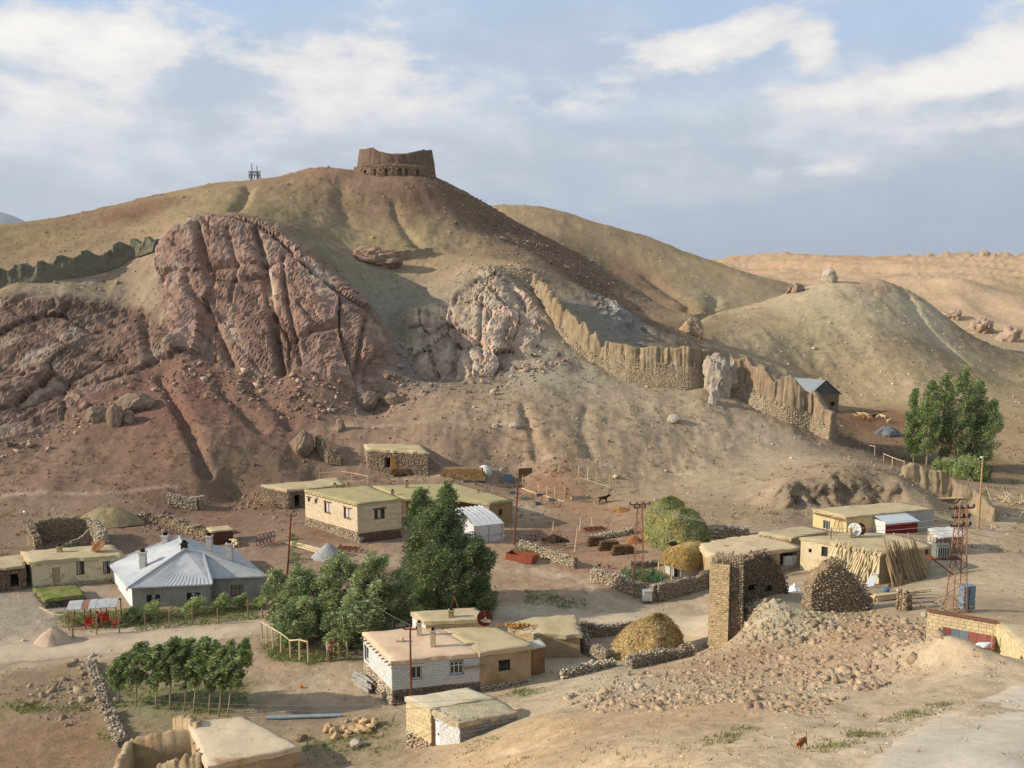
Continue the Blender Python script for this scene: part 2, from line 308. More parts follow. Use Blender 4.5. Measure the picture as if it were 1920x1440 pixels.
TINT = '''100 900 122 90 68;330 760 124 80 62;420 800 126 88 68;200 940 126 96 72;0 950 130 102 78;540 770 120 84 66;250 730 118 80 64;450 870 112 88 62;40 850 120 90 68;300 860 122 86 64
700 780 142 110 82;620 735 126 92 70;900 780 152 124 92;1100 800 150 126 92;1000 700 152 136 106;1250 780 160 136 100;1350 900 154 130 95;1550 890 148 122 92;1060 670 152 138 108;1150 900 148 122 86;1450 850 154 132 100;800 860 140 110 82;880 840 132 104 78;1600 930 132 110 80
400 970 128 92 68;100 960 130 104 80;280 900 120 86 64;520 920 122 92 66;700 1040 156 124 92;900 1040 156 120 86;1020 920 146 100 62;1080 940 150 108 68;1100 1050 146 106 72;1050 1010 136 100 70;960 960 158 134 100;1200 900 152 126 88;1000 860 146 116 84;600 1000 132 98 72;450 1050 136 104 78;760 930 128 98 72
600 1300 168 140 104;250 1180 160 134 102;50 1150 148 132 112;100 1280 136 110 76;150 1390 140 104 64;60 1400 138 102 68;600 1390 148 124 84;300 1320 128 118 78;420 1280 124 112 74;560 1340 132 112 86;60 1330 142 112 78;500 1250 160 128 94
1000 1390 172 136 84;1300 1350 172 138 92;1500 1380 178 152 114;1850 1380 186 168 138;1400 1230 150 116 78;1600 1190 164 124 80;1480 1165 166 152 114;1750 1220 170 144 106;1100 1290 168 148 114;1000 1330 168 142 104;1250 1420 176 148 104;1650 1290 172 144 106;1800 1280 176 150 114;1550 1240 154 124 86
1850 1100 168 142 106;1850 1000 168 138 98;1900 850 150 126 86;1750 1060 160 138 104;1900 950 160 132 92;1800 1150 160 136 100;1680 1120 150 128 96;1330 1160 172 148 112;1150 1160 164 140 106
560 350 136 112 80;700 380 128 100 74;650 440 142 124 84;780 440 144 126 84;870 400 112 86 66;1000 450 110 84 64;1100 530 110 86 66;1180 590 112 90 68;820 490 152 124 88;880 492 152 130 96;520 430 128 112 76;610 330 134 104 76;800 370 118 90 68;950 480 140 116 84
100 450 128 108 74;260 400 120 88 64;400 370 142 124 82;0 480 126 106 76;30 440 124 108 72;330 400 148 124 90;150 550 140 124 96;220 580 142 122 96;450 385 138 120 80
1100 420 150 128 88;1300 500 150 132 92;1350 570 150 136 100;1200 460 146 124 86;1180 520 120 96 70;1240 570 128 104 76
1600 560 168 154 116;1550 600 162 148 108;1650 540 164 134 104;1700 575 174 164 126;1500 640 156 140 98;1650 700 160 140 98;1750 690 158 138 98;1560 725 150 128 88;1850 650 132 118 86;1800 700 140 122 88;1640 790 120 84 54;1720 820 132 98 66;1600 830 112 86 62;1800 860 118 96 64;1400 640 158 142 102;1330 610 150 128 90
1450 500 172 138 100;1800 492 176 146 106;1700 515 172 144 104;1850 540 164 140 98;1880 580 182 152 112;1600 490 172 138 98;1900 480 176 144 102
720 570 130 126 106;740 650 122 108 92;1150 600 124 120 108;1270 610 120 98 74'''
tp = []
for t in TINT.replace('\n', ';').split(';'):
    v = [float(q) for q in t.split()]; q = cast(v[0], v[1]); a, b = ab(np.array(q.x), np.array(q.y)); tp.append((float(a), float(b), *alb(v[2:])))
tp = np.array(tp)
GRASS = [(s, k) for s, k in (
 ('975 1112;1010 1106;1100 1128;1115 1140;1050 1142;980 1135', 0.55), ('105 1150;300 1140;480 1128;490 1160;330 1176;130 1178', 0.95), ('215 1275;330 1290;470 1280;475 1335;400 1345;220 1330', 0.45),
 ('178 1372;208 1378;210 1400;180 1400', 0.8), ('488 1205;560 1225;660 1215;668 1240;590 1248;500 1236', 0.85), ('0 1316;80 1320;170 1325;165 1336;60 1334;0 1332', 0.6),
 ('560 1400;640 1385;740 1340;760 1360;700 1400;620 1420;566 1425', 0.35), ('1330 1085;1370 1080;1370 1095;1300 1110;1240 1128;1260 1110', 0.35), ('1715 930;1790 920;1850 965;1800 990;1740 980', 0.3),
 ('540 1000;560 1000;560 1050;545 1060', 0.6), ('150 1108;170 1108;172 1118;100 1122', 0.5), ('1340 1180;1270 1176;1265 1183;1340 1186', 0.4), ('945 1295;1010 1285;1030 1300;960 1318', 0.5),
 ('560 425 168;640 415 182;650 470 172;600 466 165', 0.3), ('740 440;830 450;850 475;760 480;700 470', 0.3), ('330 395 170;440 385 175;440 405 165;340 412 158', 0.3), ('1230 1085;1180 1078;1120 1085;1210 1120', 0.0))]
def d_line(A, B, P):
    d = np.full(A.shape, 1e9)
    for (x0, y0), (x1, y1) in zip(P, P[1:]):
        ex, ey = x1 - x0, y1 - y0; t = np.clip(((A - x0) * ex + (B - y0) * ey) / (ex * ex + ey * ey + 1e-12), 0, 1); d = np.minimum(d, np.hypot(A - x0 - t * ex, (B - y0 - t * ey)))
    return d
CRACKS = [(pts_ab(parse(s)), w, d) for s, w, d in (('478 430;490 480;500 524;510 594;525 704', .0035, 2.6), ('528 470;530 504;537 564;550 624;567 709', .0022, 1.6), ('368 425;380 484;388 529', .0035, 2.4), ('345 524;385 589;420 659;445 704', .003, 1.8), ('690 600;675 664;665 709', .0022, 1.4), ('425 430;440 500;430 560', .0025, 1.2), ('260 600;280 660;300 704', .0035, 1.8), ('60 620;150 660;240 690', .003, 1.2), ('0 700;80 720;130 740', .003, 1.2), ('845 590;850 640;848 700', .0025, 1.4), ('905 560;900 620;905 680', .0022, 1.2), ('800 590;790 640;780 690', .003, 1.4))]
GULLIES = [(pts_ab(parse(s)), w, d) for s, w, d in (('300 708;322 740;345 780;368 830;384 880', .006, 1.5), ('410 722;450 765;490 800', .006, .9), ('470 722;520 760;545 790', .006, .8), ('738 380;745 410;765 440;790 468', .006, 1.1), ('468 352;460 375;440 395', .006, 1.3), ('640 340;640 380;650 420', .010, .8), ('1215 520;1250 545;1290 570;1310 590', .007, 1.5), ('1340 560;1320 590;1300 605', .006, 1.2), ('1690 540;1720 590;1760 640;1830 690', .006, 1.3), ('980 760;1000 820;1010 860', .006, .7), ('1100 760;1090 810;1110 850', .008, .5))]
PATHS = [(pts_ab(parse(s)), w, k) for s, w, k in (('620 902;800 896;1000 868;1180 884;1400 880', .0028, .4), ('560 806;700 796;900 806;1100 786', .0022, .3), ('0 932;200 926;330 914', .0028, .4), ('990 1058;1060 1084;1120 1108;1200 1140', .012, .55), ('640 1052;900 1062;1100 1086', .012, .35), ('1740 1120;1790 1060;1840 1020;1900 960', .012, .4), ('1100 1300;1300 1262;1420 1240', .010, .0), ('900 1420;1200 1380;1500 1345;1760 1270', .010, .45), ('1350 590;1450 572;1530 548', .002, .35), ('1640 712;1760 726;1830 760', .002, .3), ('560 470;660 455;760 478;900 488', .003, .3), ('480 1300;600 1270;680 1300;740 1340', .010, .4))]
ROAD_MASK = pts_ab(parse('0 1250;0 1205;200 1188;490 1158;640 1160;760 1150;960 1132;1130 1142;1340 1150;1340 1192;1230 1178;1000 1170;700 1178;500 1196;200 1232'))
def ground_colour(X, Y):
    A, B = ab(X, Y)
    wa = A + 0.010 * fbm(X / 9, Y / 9, oct=3, seed=5); wb = B + 0.02 * fbm(X / 9, Y / 9, oct=3, seed=6)
    num = np.zeros((*A.shape, 3)); den = np.zeros(A.shape)
    for t in tp:
        w = 1.0 / (((wa - t[0]) ** 2 + ((wb - t[1]) * 0.9) ** 2) + 4e-5) ** 1.6
        num += w[..., None] * t[2:5]; den += w
    c = num / den[..., None]; up = sstep(150, 190, np.hypot(X, Y))[..., None]; return c * (1 + up * np.array((.05, -.02, -.07)))
def mesh_obj(name, co, faces_idx, mats, smooth=True):
    me = bpy.data.meshes.new(name); nv = len(co); nf = len(faces_idx); k = faces_idx.shape[1]
    me.vertices.add(nv); me.vertices.foreach_set('co', np.ascontiguousarray(co, np.float32).ravel())
    me.loops.add(nf * k); me.loops.foreach_set('vertex_index', np.ascontiguousarray(faces_idx, np.int32).ravel())
    me.polygons.add(nf); me.polygons.foreach_set('loop_start', np.arange(0, nf * k, k, dtype=np.int32)); 
    if smooth: me.polygons.foreach_set('use_smooth', np.ones(nf, bool))
    me.update(calc_edges=True)
    for m in mats if isinstance(mats, (list, tuple)) else [mats]: me.materials.append(m)
    ob = bpy.data.objects.new(name, me); COL.objects.link(ob); return ob
def set_col(ob, name, rgb):
    at = ob.data.color_attributes.new(name, 'FLOAT_COLOR', 'POINT'); c = np.ones((len(rgb), 4), np.float32); c[:, :3] = rgb
    at.data.foreach_set('color', c.ravel())
def small_relief(X, Y):
    "fine relief of bare earth, metres; also used when things are set on the ground"
    r = np.hypot(X, Y)
    return 0.05 * fbm(X / 2.2, Y / 2.2, oct=3, seed=31) * np.clip(r / 40, 0.6, 1.5)
def build_terrain():
    NC, NR = 820, 600
    az = np.concatenate([np.linspace(R(-60), R(-37.5), 34)[:-1], np.linspace(R(-37.5), R(37.5), NC - 66), np.linspace(R(37.5), R(60), 34)[1:]])
    lr = np.linspace(math.log(4.5), math.log(8900), 2600); rr = np.exp(lr)
    RRR = np.zeros((NC, NR)); 
    W = np.zeros((NC, len(lr)))
    for i, a in enumerate(az):
        h = hbase(rr * math.sin(a), rr * math.cos(a)); e = np.arctan2(h - CAMZ, rr); de = np.diff(e, prepend=e[0])
        W[i] = np.where(de > 0, de, -de * 0.25) * (rr > 20) + 0.035 * (lr[1] - lr[0]) + 0.06 * (lr[1] - lr[0]) * ((rr > 20) & (rr < 700))
    k = np.hanning(15); k /= k.sum()
    W = np.apply_along_axis(lambda c: np.convolve(np.pad(c, 7, 'edge'), k, 'valid'), 0, W)
    for i in range(NC):
        c = np.cumsum(W[i]); c = (c - c[0]) / (c[-1] - c[0]); RRR[i] = np.exp(np.interp(np.linspace(0, 1, NR), c, lr))
    X = RRR * np.sin(az)[:, None]; Y = RRR * np.cos(az)[:, None]; A, B = ab(X, Y)
    Z = hbase(X, Y)
    e = 0.6 + RRR * 0.004
    gx = (hbase(X + e, Y) - hbase(X - e, Y)) / (2 * e); gy = (hbase(X, Y + e) - hbase(X, Y - e)) / (2 * e)
    slope = np.hypot(gx, gy); nl = np.sqrt(1 + gx * gx + gy * gy); nx, ny, nz = -gx / nl, -gy / nl, 1 / nl
    col = ground_colour(X, Y)
    # --- relief of open hillsides
    hill = sstep(0.12, 0.4, slope) * sstep(107, 128, RRR)
    far = sstep(285, 390, RRR)
    gul = fbm(X / 26, Y / 40, oct=5, seed=3, ridge=True); gul2 = fbm((X + 0.5 * Y) / 60, (Y - 0.4 * X) / 170, oct=6, seed=9, ridge=True)
    Z = Z + hill * (1 - far) * (1.1 * (gul - 0.2) + 0.42 * fbm(X / 3.1, Y / 3.1, oct=5, seed=8, gain=0.6)) + sstep(380, 520, RRR) * sstep(2500, 900, RRR) * (6.5 * (gul2 - 0.3) + 1.2 * gul) + far * sstep(520, 380, RRR) * 1.1 * (gul - 0.2)
    Z = Z + small_relief(X, Y)
    fore = sstep(62, 52, RRR) * sstep(2, 8, Z)
    Z = Z + fore * 0.18 * fbm(X / 2.5, Y / 2.5, oct=4, seed=12)
    for cs_, w_, dp_ in GULLIES: Z = Z - dp_ * np.exp(-((d_line(A, B, cs_) + 0.004 * fbm(X / 4, Y / 4, oct=3, seed=33)) / w_) ** 2)
    # --- bare rock: blocks, leaning joints, ledges
    P = np.stack([X, Y, Z], -1)
    rockm = np.zeros(A.shape)
    for key, pp in ROCKP.items():
        sd = sd_poly(A, B, pp) + 0.006 * fbm(X / 5, Y / 5, Z / 5, oct=3, seed=44)
        m = sstep(-0.001, 0.010, sd); sel = m > 0.001
        if not sel.any(): continue
        x, y, z = X[sel], Y[sel], Z[sel]
        wx = 1.6 * fbm(x / 9, y / 9, z / 9, oct=3, seed=61); wz = 1.6 * fbm(x / 9, y / 9, z / 9, oct=3, seed=62)
        lean = {'slab': -0.9, 'spur': 0.12}.get(key, 0.34); big = {'cliff': 10.5, 'slab': 12.0, 'spur': 6.5, 'ledge': 4.5, 'grey': 4.5}[key]; k2nd = {'slab': 0.5}.get(key, 0.8)
        q = (x + lean * z + wx) / big; v = (z + wz) / (big * (3.2 if key != 'slab' else 1.1)); d = y / (big * 1.6)
        f1, f2, cid, D1 = worley(q, v, d, 71, True)
        g1, g2, cid2, D2 = worley(q * 2.2 + 0.6 * cid, v * 3.2 + 0.5 * cid, d * 2.2, 81, True)
        k1, k2, cid3, D3 = worley(q * big / 1.6 + 0.7 * cid2, (z + 0.2 * x) / 0.9, d * big / 1.6, 91, True)
        tl = lambda D, c, s: D[0] * (np.mod(c * 57.3 + s, 1) - 0.5) * 2 + D[1] * (np.mod(c * 91.7 + s, 1) - 0.35) * 2 + D[2] * (np.mod(c * 33.1 + s, 1) - 0.5)
        crack = 1 - sstep(0.0, 0.05, f2 - f1); crack2 = 1 - sstep(0.0, 0.08, g2 - g1)
        lay = fbm(x / 7, y / 7, (z + 0.25 * x + wz) / 0.55, oct=3, seed=77)
        amp = {'slab': 0.75, 'cliff': 1.05, 'spur': 0.9}.get(key, 0.7)
        disp = amp * (0.9 * (0.5 - f1) + 1.7 * (cid - 0.5) + 1.5 * tl(D1, cid, 0.1)) + k2nd * amp * (0.2 * (0.5 - g1) + 0.6 * (cid2 - 0.5) + 0.7 * tl(D2, cid2, 0.4)) - amp * (1.0 * crack + 0.22 * crack2) + 0.2 * (cid3 - 0.5) + 0.2 * tl(D3, cid3, 0.7) + 0.34 * np.sign(lay) * np.abs(lay) ** 0.6 + 0.26 * fbm(x / 3.0, y / 3.0, z / 2.2, oct=5, seed=78, ridge=True, gain=0.6)
        for cs_, w_, dp_ in CRACKS: disp = disp - .75 * dp_ * np.exp(-(d_line(A[sel], B[sel], cs_) / w_) ** 2)
        hx, hy = nx[sel], ny[sel]; hn = np.sqrt(hx * hx + hy * hy) + 1e-6; up = 0.35
        ms = m[sel]; lift = ms * (disp - 0.1 * amp)
        vx, vy, vz = hx / hn * 0.85, hy / hn * 0.85, up
        P[sel, 0] += vx * lift; P[sel, 1] += vy * lift; P[sel, 2] += vz * lift
        base = alb(ROCK_COL[key]); pale = alb((176, 150, 124)); dark = alb((96, 66, 56)); ochre = alb((150, 104, 70)); green = alb((150, 142, 116))
        n1 = fbm(x / 6, y / 6, z / 6, oct=5, seed=101); n2 = fbm(q * 3, v * 2, d, oct=4, seed=103)
        c = base * (1 + 0.30 * (cid - 0.5) + 0.22 * (cid2 - 0.5) + 0.25 * n1)[:, None]
        pf = (sstep(0.12, 0.5, n2 + 0.25 * n1) * (0.6 if key != 'spur' else 0.75))[:, None]; c = c * (1 - pf) + pale * pf
        vein = (sstep(0.66, 0.92, fbm(q * 1.3 + 3, v * 1.2, d, oct=4, seed=105, ridge=True)) * 0.6)[:, None]; c = c * (1 - vein) + green * vein
        dk = (sstep(0.1, 0.5, -n2) * 0.35)[:, None]; c = c * (1 - dk) + dark * dk
        if key == 'spur':
            gf = (sstep(0.0, 0.45, fbm(x / 4, y / 4, z / 7, oct=4, seed=107)) * 0.6)[:, None]; c = c * (1 - gf) + alb((172, 156, 122)) * gf
        col[sel] = col[sel] * (1 - ms[:, None]) + c * ms[:, None]; rockm = np.maximum(rockm, m)
    # --- earth cut behind the upper house
    sd = sd_poly(A, B, CUT) + 0.004 * fbm(X / 2, Y / 2, oct=3, seed=3); m = sstep(-0.001, 0.006, sd); sel = m > 0.01
    x, y, z = X[sel], Y[sel], Z[sel]
    f1, f2, cid = worley(x / 2.6, y / 2.6, z / 5, 111)
    lift = m[sel] * (1.2 * (0.5 - f1) + 1.3 * fbm(x / 1.3, y / 1.3, z / 2.5, oct=5, seed=112))
    P[sel, 1] -= lift; P[sel, 2] += 0.3 * lift
    col[sel] = col[sel] * (1 - 0.5 * m[sel][:, None]) + 0.5 * m[sel][:, None] * alb((122, 102, 78))
    # --- earth colour: grass, beaten tracks, mottling
    n = fbm(X / 3, Y / 3, oct=4, seed=21); n_f = fbm(X / 0.8, Y / 0.8, oct=3, seed=22)
    gmask = np.zeros(A.shape)
    for s, k in GRASS:
        sd = sd_poly(A, B, pts_ab(parse(s))); g = sstep(-0.008, 0.012, sd + 0.012 * n) * k * sstep(-0.5, 0.25, n_f + 0.4 * k)
        col = col * (1 - 0.8 * g[..., None]) + lin((108, 110, 62)) * 0.8 * g[..., None]; gmask = np.maximum(gmask, g if RRR is not None else g)
    sd = sd_poly(A, B, ROAD_MASK); g = sstep(-0.02, 0.01, sd + 0.008 * n)[..., None] * 0.75; col = col * (1 - g) + alb((172, 148, 116)) * g
    for cs_, w_, k_ in PATHS:
        g = (k_ * np.exp(-((d_line(A, B, cs_) + 0.0015 * n) / w_) ** 2) * sstep(-.7, .1, n_f))[..., None]; col = col * (1 - g) + alb((182, 158, 124)) * g
    hillg = sstep(0.05, 0.45, fbm(X / 11, Y / 11, oct=4, seed=24)) * sstep(165, 195, RRR) * (1 - rockm) * 0.14
    col = col * (1 - hillg[..., None]) + lin((128, 122, 72)) * hillg[..., None]
    col = col * (1 + 0.16 * fbm(X / 7, Y / 7, oct=4, seed=25) + 0.14 * n_f)[..., None]
    st = sstep(0.45, 0.8, fbm(X / 0.55, Y / 0.55, Z / 0.55, oct=2, seed=27)) * (1 - rockm) * 0.3
    col = col * (1 - st[..., None]) + col * 1.5 * st[..., None]
    idx = np.arange(NC * NR).reshape(NC, NR)
    F = np.stack([idx[:-1, :-1], idx[1:, :-1], idx[1:, 1:], idx[:-1, 1:]], -1).reshape(-1, 4)
    TERR.update(P=P, col=col, rock=rockm, r=RRR, grass=gmask)
    ob = mesh_obj('terrain', P.reshape(-1, 3), F, mat('earth', None, rough=1.0, bump=0.10, bscale=1.7, var=0.16, vscale=0.9, spec=0.0, attr='tint', detail=5))
    set_col(ob, 'tint', np.clip(col.reshape(-1, 3), 0.004, 0.9)); ob['kind'] = 'structure'
    ob.data.materials.append(mat('bare rock', None, rough=1.0, bump=0.28, bscale=0.7, var=0.30, vscale=0.35, spec=0.0, attr='tint', detail=6))
    rf = rockm.reshape(-1)[F].mean(1) > 0.5; ob.data.polygons.foreach_set('material_index', rf.astype(np.int32)); ob.data.polygons.foreach_set('use_smooth', ~rf)
    return ob
TERR = {}
terrain = build_terrain()
def road(name, north, south, m, lift=0.045, seg=260, across=14, seed=1, rag=0.35, shade=(176, 154, 122), fade=0.22):
    "a worn track laid as its own sheet just above the earth, with ragged margins"
    def line(s):
        P = [cast(*q) for q in parse(s)]; c = np.concatenate([[0], np.cumsum([(b.xy - a.xy).length for a, b in zip(P, P[1:])])]); f = np.linspace(0, c[-1], seg); return np.stack([np.interp(f, c, [p.x for p in P]), np.interp(f, c, [p.y for p in P])], -1)
    N_, S_ = line(north), line(south); f = np.linspace(0, 1, across)[None, :, None]; s = np.arange(seg)
    d = (S_ - N_) / np.linalg.norm(S_ - N_, axis=1)[:, None]
    N_ = N_ + d * (rag * fbm(s / 6., s * 0., oct=4, seed=seed))[:, None]; S_ = S_ + d * (rag * fbm(s / 6., s * 0. + 9, oct=4, seed=seed + 1))[:, None]
    Q = N_[:, None] * (1 - f) + S_[:, None] * f; X, Y = Q[..., 0], Q[..., 1]; ff = f[..., 0] + 0 * X; Z = hbase(X, Y) + small_relief(X, Y) + lift - 0.12 * (np.abs(ff - .5) > .49) + 0.02 * np.cos(ff * 12.5)
    idx = np.arange(seg * across).reshape(seg, across); ob = mesh_obj(name, np.stack([X, Y, Z], -1).reshape(-1, 3), np.stack([idx[:-1, :-1], idx[:-1, 1:], idx[1:, 1:], idx[1:, :-1]], -1).reshape(-1, 4)[:, ::-1], m)
    c = np.broadcast_to(alb(shade), (seg, across, 3)) * (1 + 0.10 * fbm(X / 2.5, Y / 2.5, oct=4, seed=51) + 0.06 * np.cos(ff * 12.5))[..., None]; w = (sstep(0.0, fade, ff + .3 * fade * fbm(X, Y, oct=3)) * sstep(1.0, 1 - fade, ff))[..., None]; g = ground_colour(X, Y)
    set_col(ob, 'tint', (c * w + g * (1 - w)).reshape(-1, 3)); ob['kind'] = 'structure'; return ob
M_ROAD = mat('packed dust', None, rough=1.0, bump=0.04, bscale=2.5, var=0.10, vscale=1.2, spec=0.0, attr='tint', detail=5)
road('dirt_road', '-80 1206;0 1204;100 1202;200 1190;330 1176;490 1160;620 1158;760 1148;950 1132;1060 1144;1130 1148;1240 1150;1345 1148', '-80 1258;0 1250;150 1236;300 1220;490 1192;650 1186;780 1178;950 1160;1050 1168;1130 1176;1240 1181;1345 1190', M_ROAD)
road('dirt_track', '1600 1450;1660 1396;1740 1345;1840 1305;1940 1272', '2060 1500;2080 1440;2100 1400;2120 1370;2140 1330', M_ROAD, seed=5, rag=.3, shade=(182, 168, 146), fade=.14)
# ------------------------------------------------------------------ building kit
class MB:
    "collects shapes for ONE mesh object"
    def __init__(s): s.v = []; s.f = []
    def add(s, vs, fs):
        n = len(s.v); s.v += [tuple(v) for v in vs]; s.f += [tuple(i + n for i in f) for f in fs]; return s
    def box(s, c, d, rz=0.0, rx=0.0, ry=0.0, taper=1.0):
        M = Matrix.Rotation(rz, 3, 'Z') @ Matrix.Rotation(ry, 3, 'Y') @ Matrix.Rotation(rx, 3, 'X'); c = Vector(c)
        vs = [c + M @ Vector((x * d[0] / 2 * (taper if z > 0 else 1), y * d[1] / 2 * (taper if z > 0 else 1), z * d[2] / 2)) for z in (-1, 1) for y in (-1, 1) for x in (-1, 1)]
        return s.add(vs, [(0, 2, 3, 1), (4, 5, 7, 6), (0, 1, 5, 4), (2, 6, 7, 3), (0, 4, 6, 2), (1, 3, 7, 5)])
    def bar(s, a, b, w, h=None):
        "square bar from a to b"
        return s.tube([a, b], [w / 2 * 1.41, (h or w) / 2 * 1.41], 4)
    def tube(s, pts, rad, n=6, cap=True):
        pts = [Vector(p) for p in pts]; 
        if isinstance(rad, (int, float)): rad = [rad] * len(pts)
        vs = []; fs = []
        for i, p in enumerate(pts):
            t = (pts[min(i + 1, len(pts) - 1)] - pts[max(i - 1, 0)])
            if t.length < 1e-6: t = Vector((0, 0, 1))
            t.normalize(); u = t.cross(Vector((0, 0, 1)) if abs(t.z) < 0.9 else Vector((1, 0, 0))).normalized(); w = t.cross(u)
            for k in range(n): a = 2 * math.pi * (k + 0.5) / n; vs.append(p + (u * math.cos(a) + w * math.sin(a)) * rad[i])
        for i in range(len(pts) - 1):
            for k in range(n): fs.append((i * n + k, i * n + (k + 1) % n, (i + 1) * n + (k + 1) % n, (i + 1) * n + k))
        if cap: fs += [tuple(range(n))[::-1], tuple((len(pts) - 1) * n + k for k in range(n))]
        return s.add(vs, fs)
    def prism(s, poly, z0, z1):
        n = len(poly); zb = z0 if isinstance(z0, (list, tuple)) else [z0] * n; zt = z1 if isinstance(z1, (list, tuple)) else [z1] * n
        a = sum(poly[i][0] * poly[(i + 1) % n][1] - poly[(i + 1) % n][0] * poly[i][1] for i in range(n))
        o = list(range(n)) if a > 0 else list(range(n))[::-1]
        vs = [(poly[i][0], poly[i][1], zb[i]) for i in o] + [(poly[i][0], poly[i][1], zt[i]) for i in o]
        return s.add(vs, [tuple(range(n))[::-1], tuple(range(n, 2 * n))] + [(i, (i + 1) % n, n + (i + 1) % n, n + i) for i in range(n)])
    def dome(s, c, rx, ry, h, n=14, m=7, jit=0.0, power=1.0):
        c = Vector(c); vs = []; 
        for j in range(m):
            e = (j / m) * math.pi / 2
            for k in range(n):
                a = 2 * math.pi * k / n; q = 1 + jit * (random.random() - 0.5)
                vs.append(c + Vector((rx * math.cos(a) * math.cos(e) ** power * q, ry * math.sin(a) * math.cos(e) ** power * q, h * math.sin(e) * (1 + jit * 0.5 * (random.random() - .5)))))
        vs.append(c + Vector((0, 0, h))); fs = []
        for j in range(m - 1):
            for k in range(n): fs.append((j * n + k, j * n + (k + 1) % n, (j + 1) * n + (k + 1) % n, (j + 1) * n + k))
        for k in range(n): fs.append(((m - 1) * n + k, (m - 1) * n + (k + 1) % n, m * n))
        fs.append(tuple(range(n))[::-1]); return s.add(vs, fs)
    def build(s, name, m, parent=None, smooth=False, bevel=0.0):
        me = bpy.data.meshes.new(name); me.from_pydata(s.v, [], s.f); me.validate(); me.update(); me.materials.append(m)
        if smooth: me.polygons.foreach_set('use_smooth', [True] * len(me.polygons))
        ob = bpy.data.objects.new(name, me); COL.objects.link(ob); attach(ob, parent); return ob
def attach(ob, parent):
    "parts are written in place coordinates; the thing's Empty stands at its base"
    if parent is not None:
        ob.parent = parent
        if parent.type == 'EMPTY': ob.matrix_parent_inverse = Matrix.Translation(-parent.location)
def tag(o, label=None, cat=None, group=None, kind=None):
    for k, v in (('label', label), ('category', cat), ('group', group), ('kind', kind)):
        if v: o[k] = v
    return o
def thing(name, label, cat, loc=(0, 0, 0), group=None):
    o = bpy.data.objects.new(name, None); COL.objects.link(o); o.location = loc; o.empty_display_size = 0.3
    o['kind'] = 'thing'; return tag(o, label, cat, group)
def single(o, label, cat, group=None): return tag(o, label, cat, group)
def copy_tree(o, loc=None, rz=None, sc=None, parent=None):
    c = o.copy(); COL.objects.link(c)
    if parent is not None: c.parent = parent
    if loc is not None: c.location = loc
    if rz is not None: c.rotation_euler = (0, 0, rz)
    if sc is not None: c.scale = sc if isinstance(sc, (tuple, list)) else (sc,) * 3
    for ch in [q for q in o.children]: copy_tree(ch, parent=c)
    return c
UNIT = None
def unit_box():
    global UNIT
    if UNIT is None:
        b = MB().box((0, 0, 0), (1, 1, 1)); me = bpy.data.meshes.new('block'); me.from_pydata(b.v, [], b.f); UNIT = me
    return UNIT
_ub = {}
def piece(name, m, c, d, rz, parent, rx=0.0, ry=0.0):
    "one box-shaped piece that shares its mesh with all alike pieces"
    if m.name not in _ub: me = unit_box().copy(); me.materials.append(m); _ub[m.name] = me
    o = bpy.data.objects.new(name, _ub[m.name]); COL.objects.link(o); o.location = c; o.scale = d; o.rotation_euler = (rx, ry, rz); attach(o, parent); return o
# ---- stones
def stone_template(seed, sub=1):
    bm = bmesh.new(); bmesh.ops.create_icosphere(bm, subdivisions=sub, radius=0.5); r = random.Random(seed)
    pl = [(Vector((r.gauss(0, 1), r.gauss(0, 1), r.gauss(0, 1))).normalized(), r.uniform(0.24, 0.40)) for _ in range(7)]
    for v in bm.verts:
        for n, d in pl:
            k = v.co.dot(n) - d
            if k > 0: v.co -= n * k
        v.co *= r.uniform(0.92, 1.08)
    bm.verts.ensure_lookup_table()
    V = np.array([v.co[:] for v in bm.verts]); F = np.array([[v.index for v in f.verts] for f in bm.faces]); bm.free(); return V, F
STONES = [stone_template(i, 1) for i in range(8)]
def _octa(seed):
    r = random.Random(seed); V = np.array([(.5, 0, 0), (-.5, 0, 0), (0, .5, 0), (0, -.5, 0), (0, 0, .5), (0, 0, -.5)]) * np.array([[r.uniform(.7, 1.2)] for _ in range(6)]) + np.array([[r.uniform(-.14, .14) for _ in range(3)] for _ in range(6)])
    return V, np.array([(0, 2, 4), (2, 1, 4), (1, 3, 4), (3, 0, 4), (2, 0, 5), (1, 2, 5), (3, 1, 5), (0, 3, 5)])
CHIPS = [_octa(i) for i in range(8)]
def rots(n, tilt=0.5):
    a = rng.uniform(0, 2 * np.pi, n); b = rng.normal(0, tilt, n); c = rng.normal(0, tilt, n)
    ca, sa, cb, sb, cc, sc = np.cos(a), np.sin(a), np.cos(b), np.sin(b), np.cos(c), np.sin(c); o = np.ones(n); z = np.zeros(n)
    Rz = np.stack([np.stack([ca, -sa, z], -1), np.stack([sa, ca, z], -1), np.stack([z, z, o], -1)], 1)
    Rx = np.stack([np.stack([o, z, z], -1), np.stack([z, cb, -sb], -1), np.stack([z, sb, cb], -1)], 1)
    Ry = np.stack([np.stack([cc, z, sc], -1), np.stack([z, o, z], -1), np.stack([-sc, z, cc], -1)], 1)
    return Rz @ Rx @ Ry
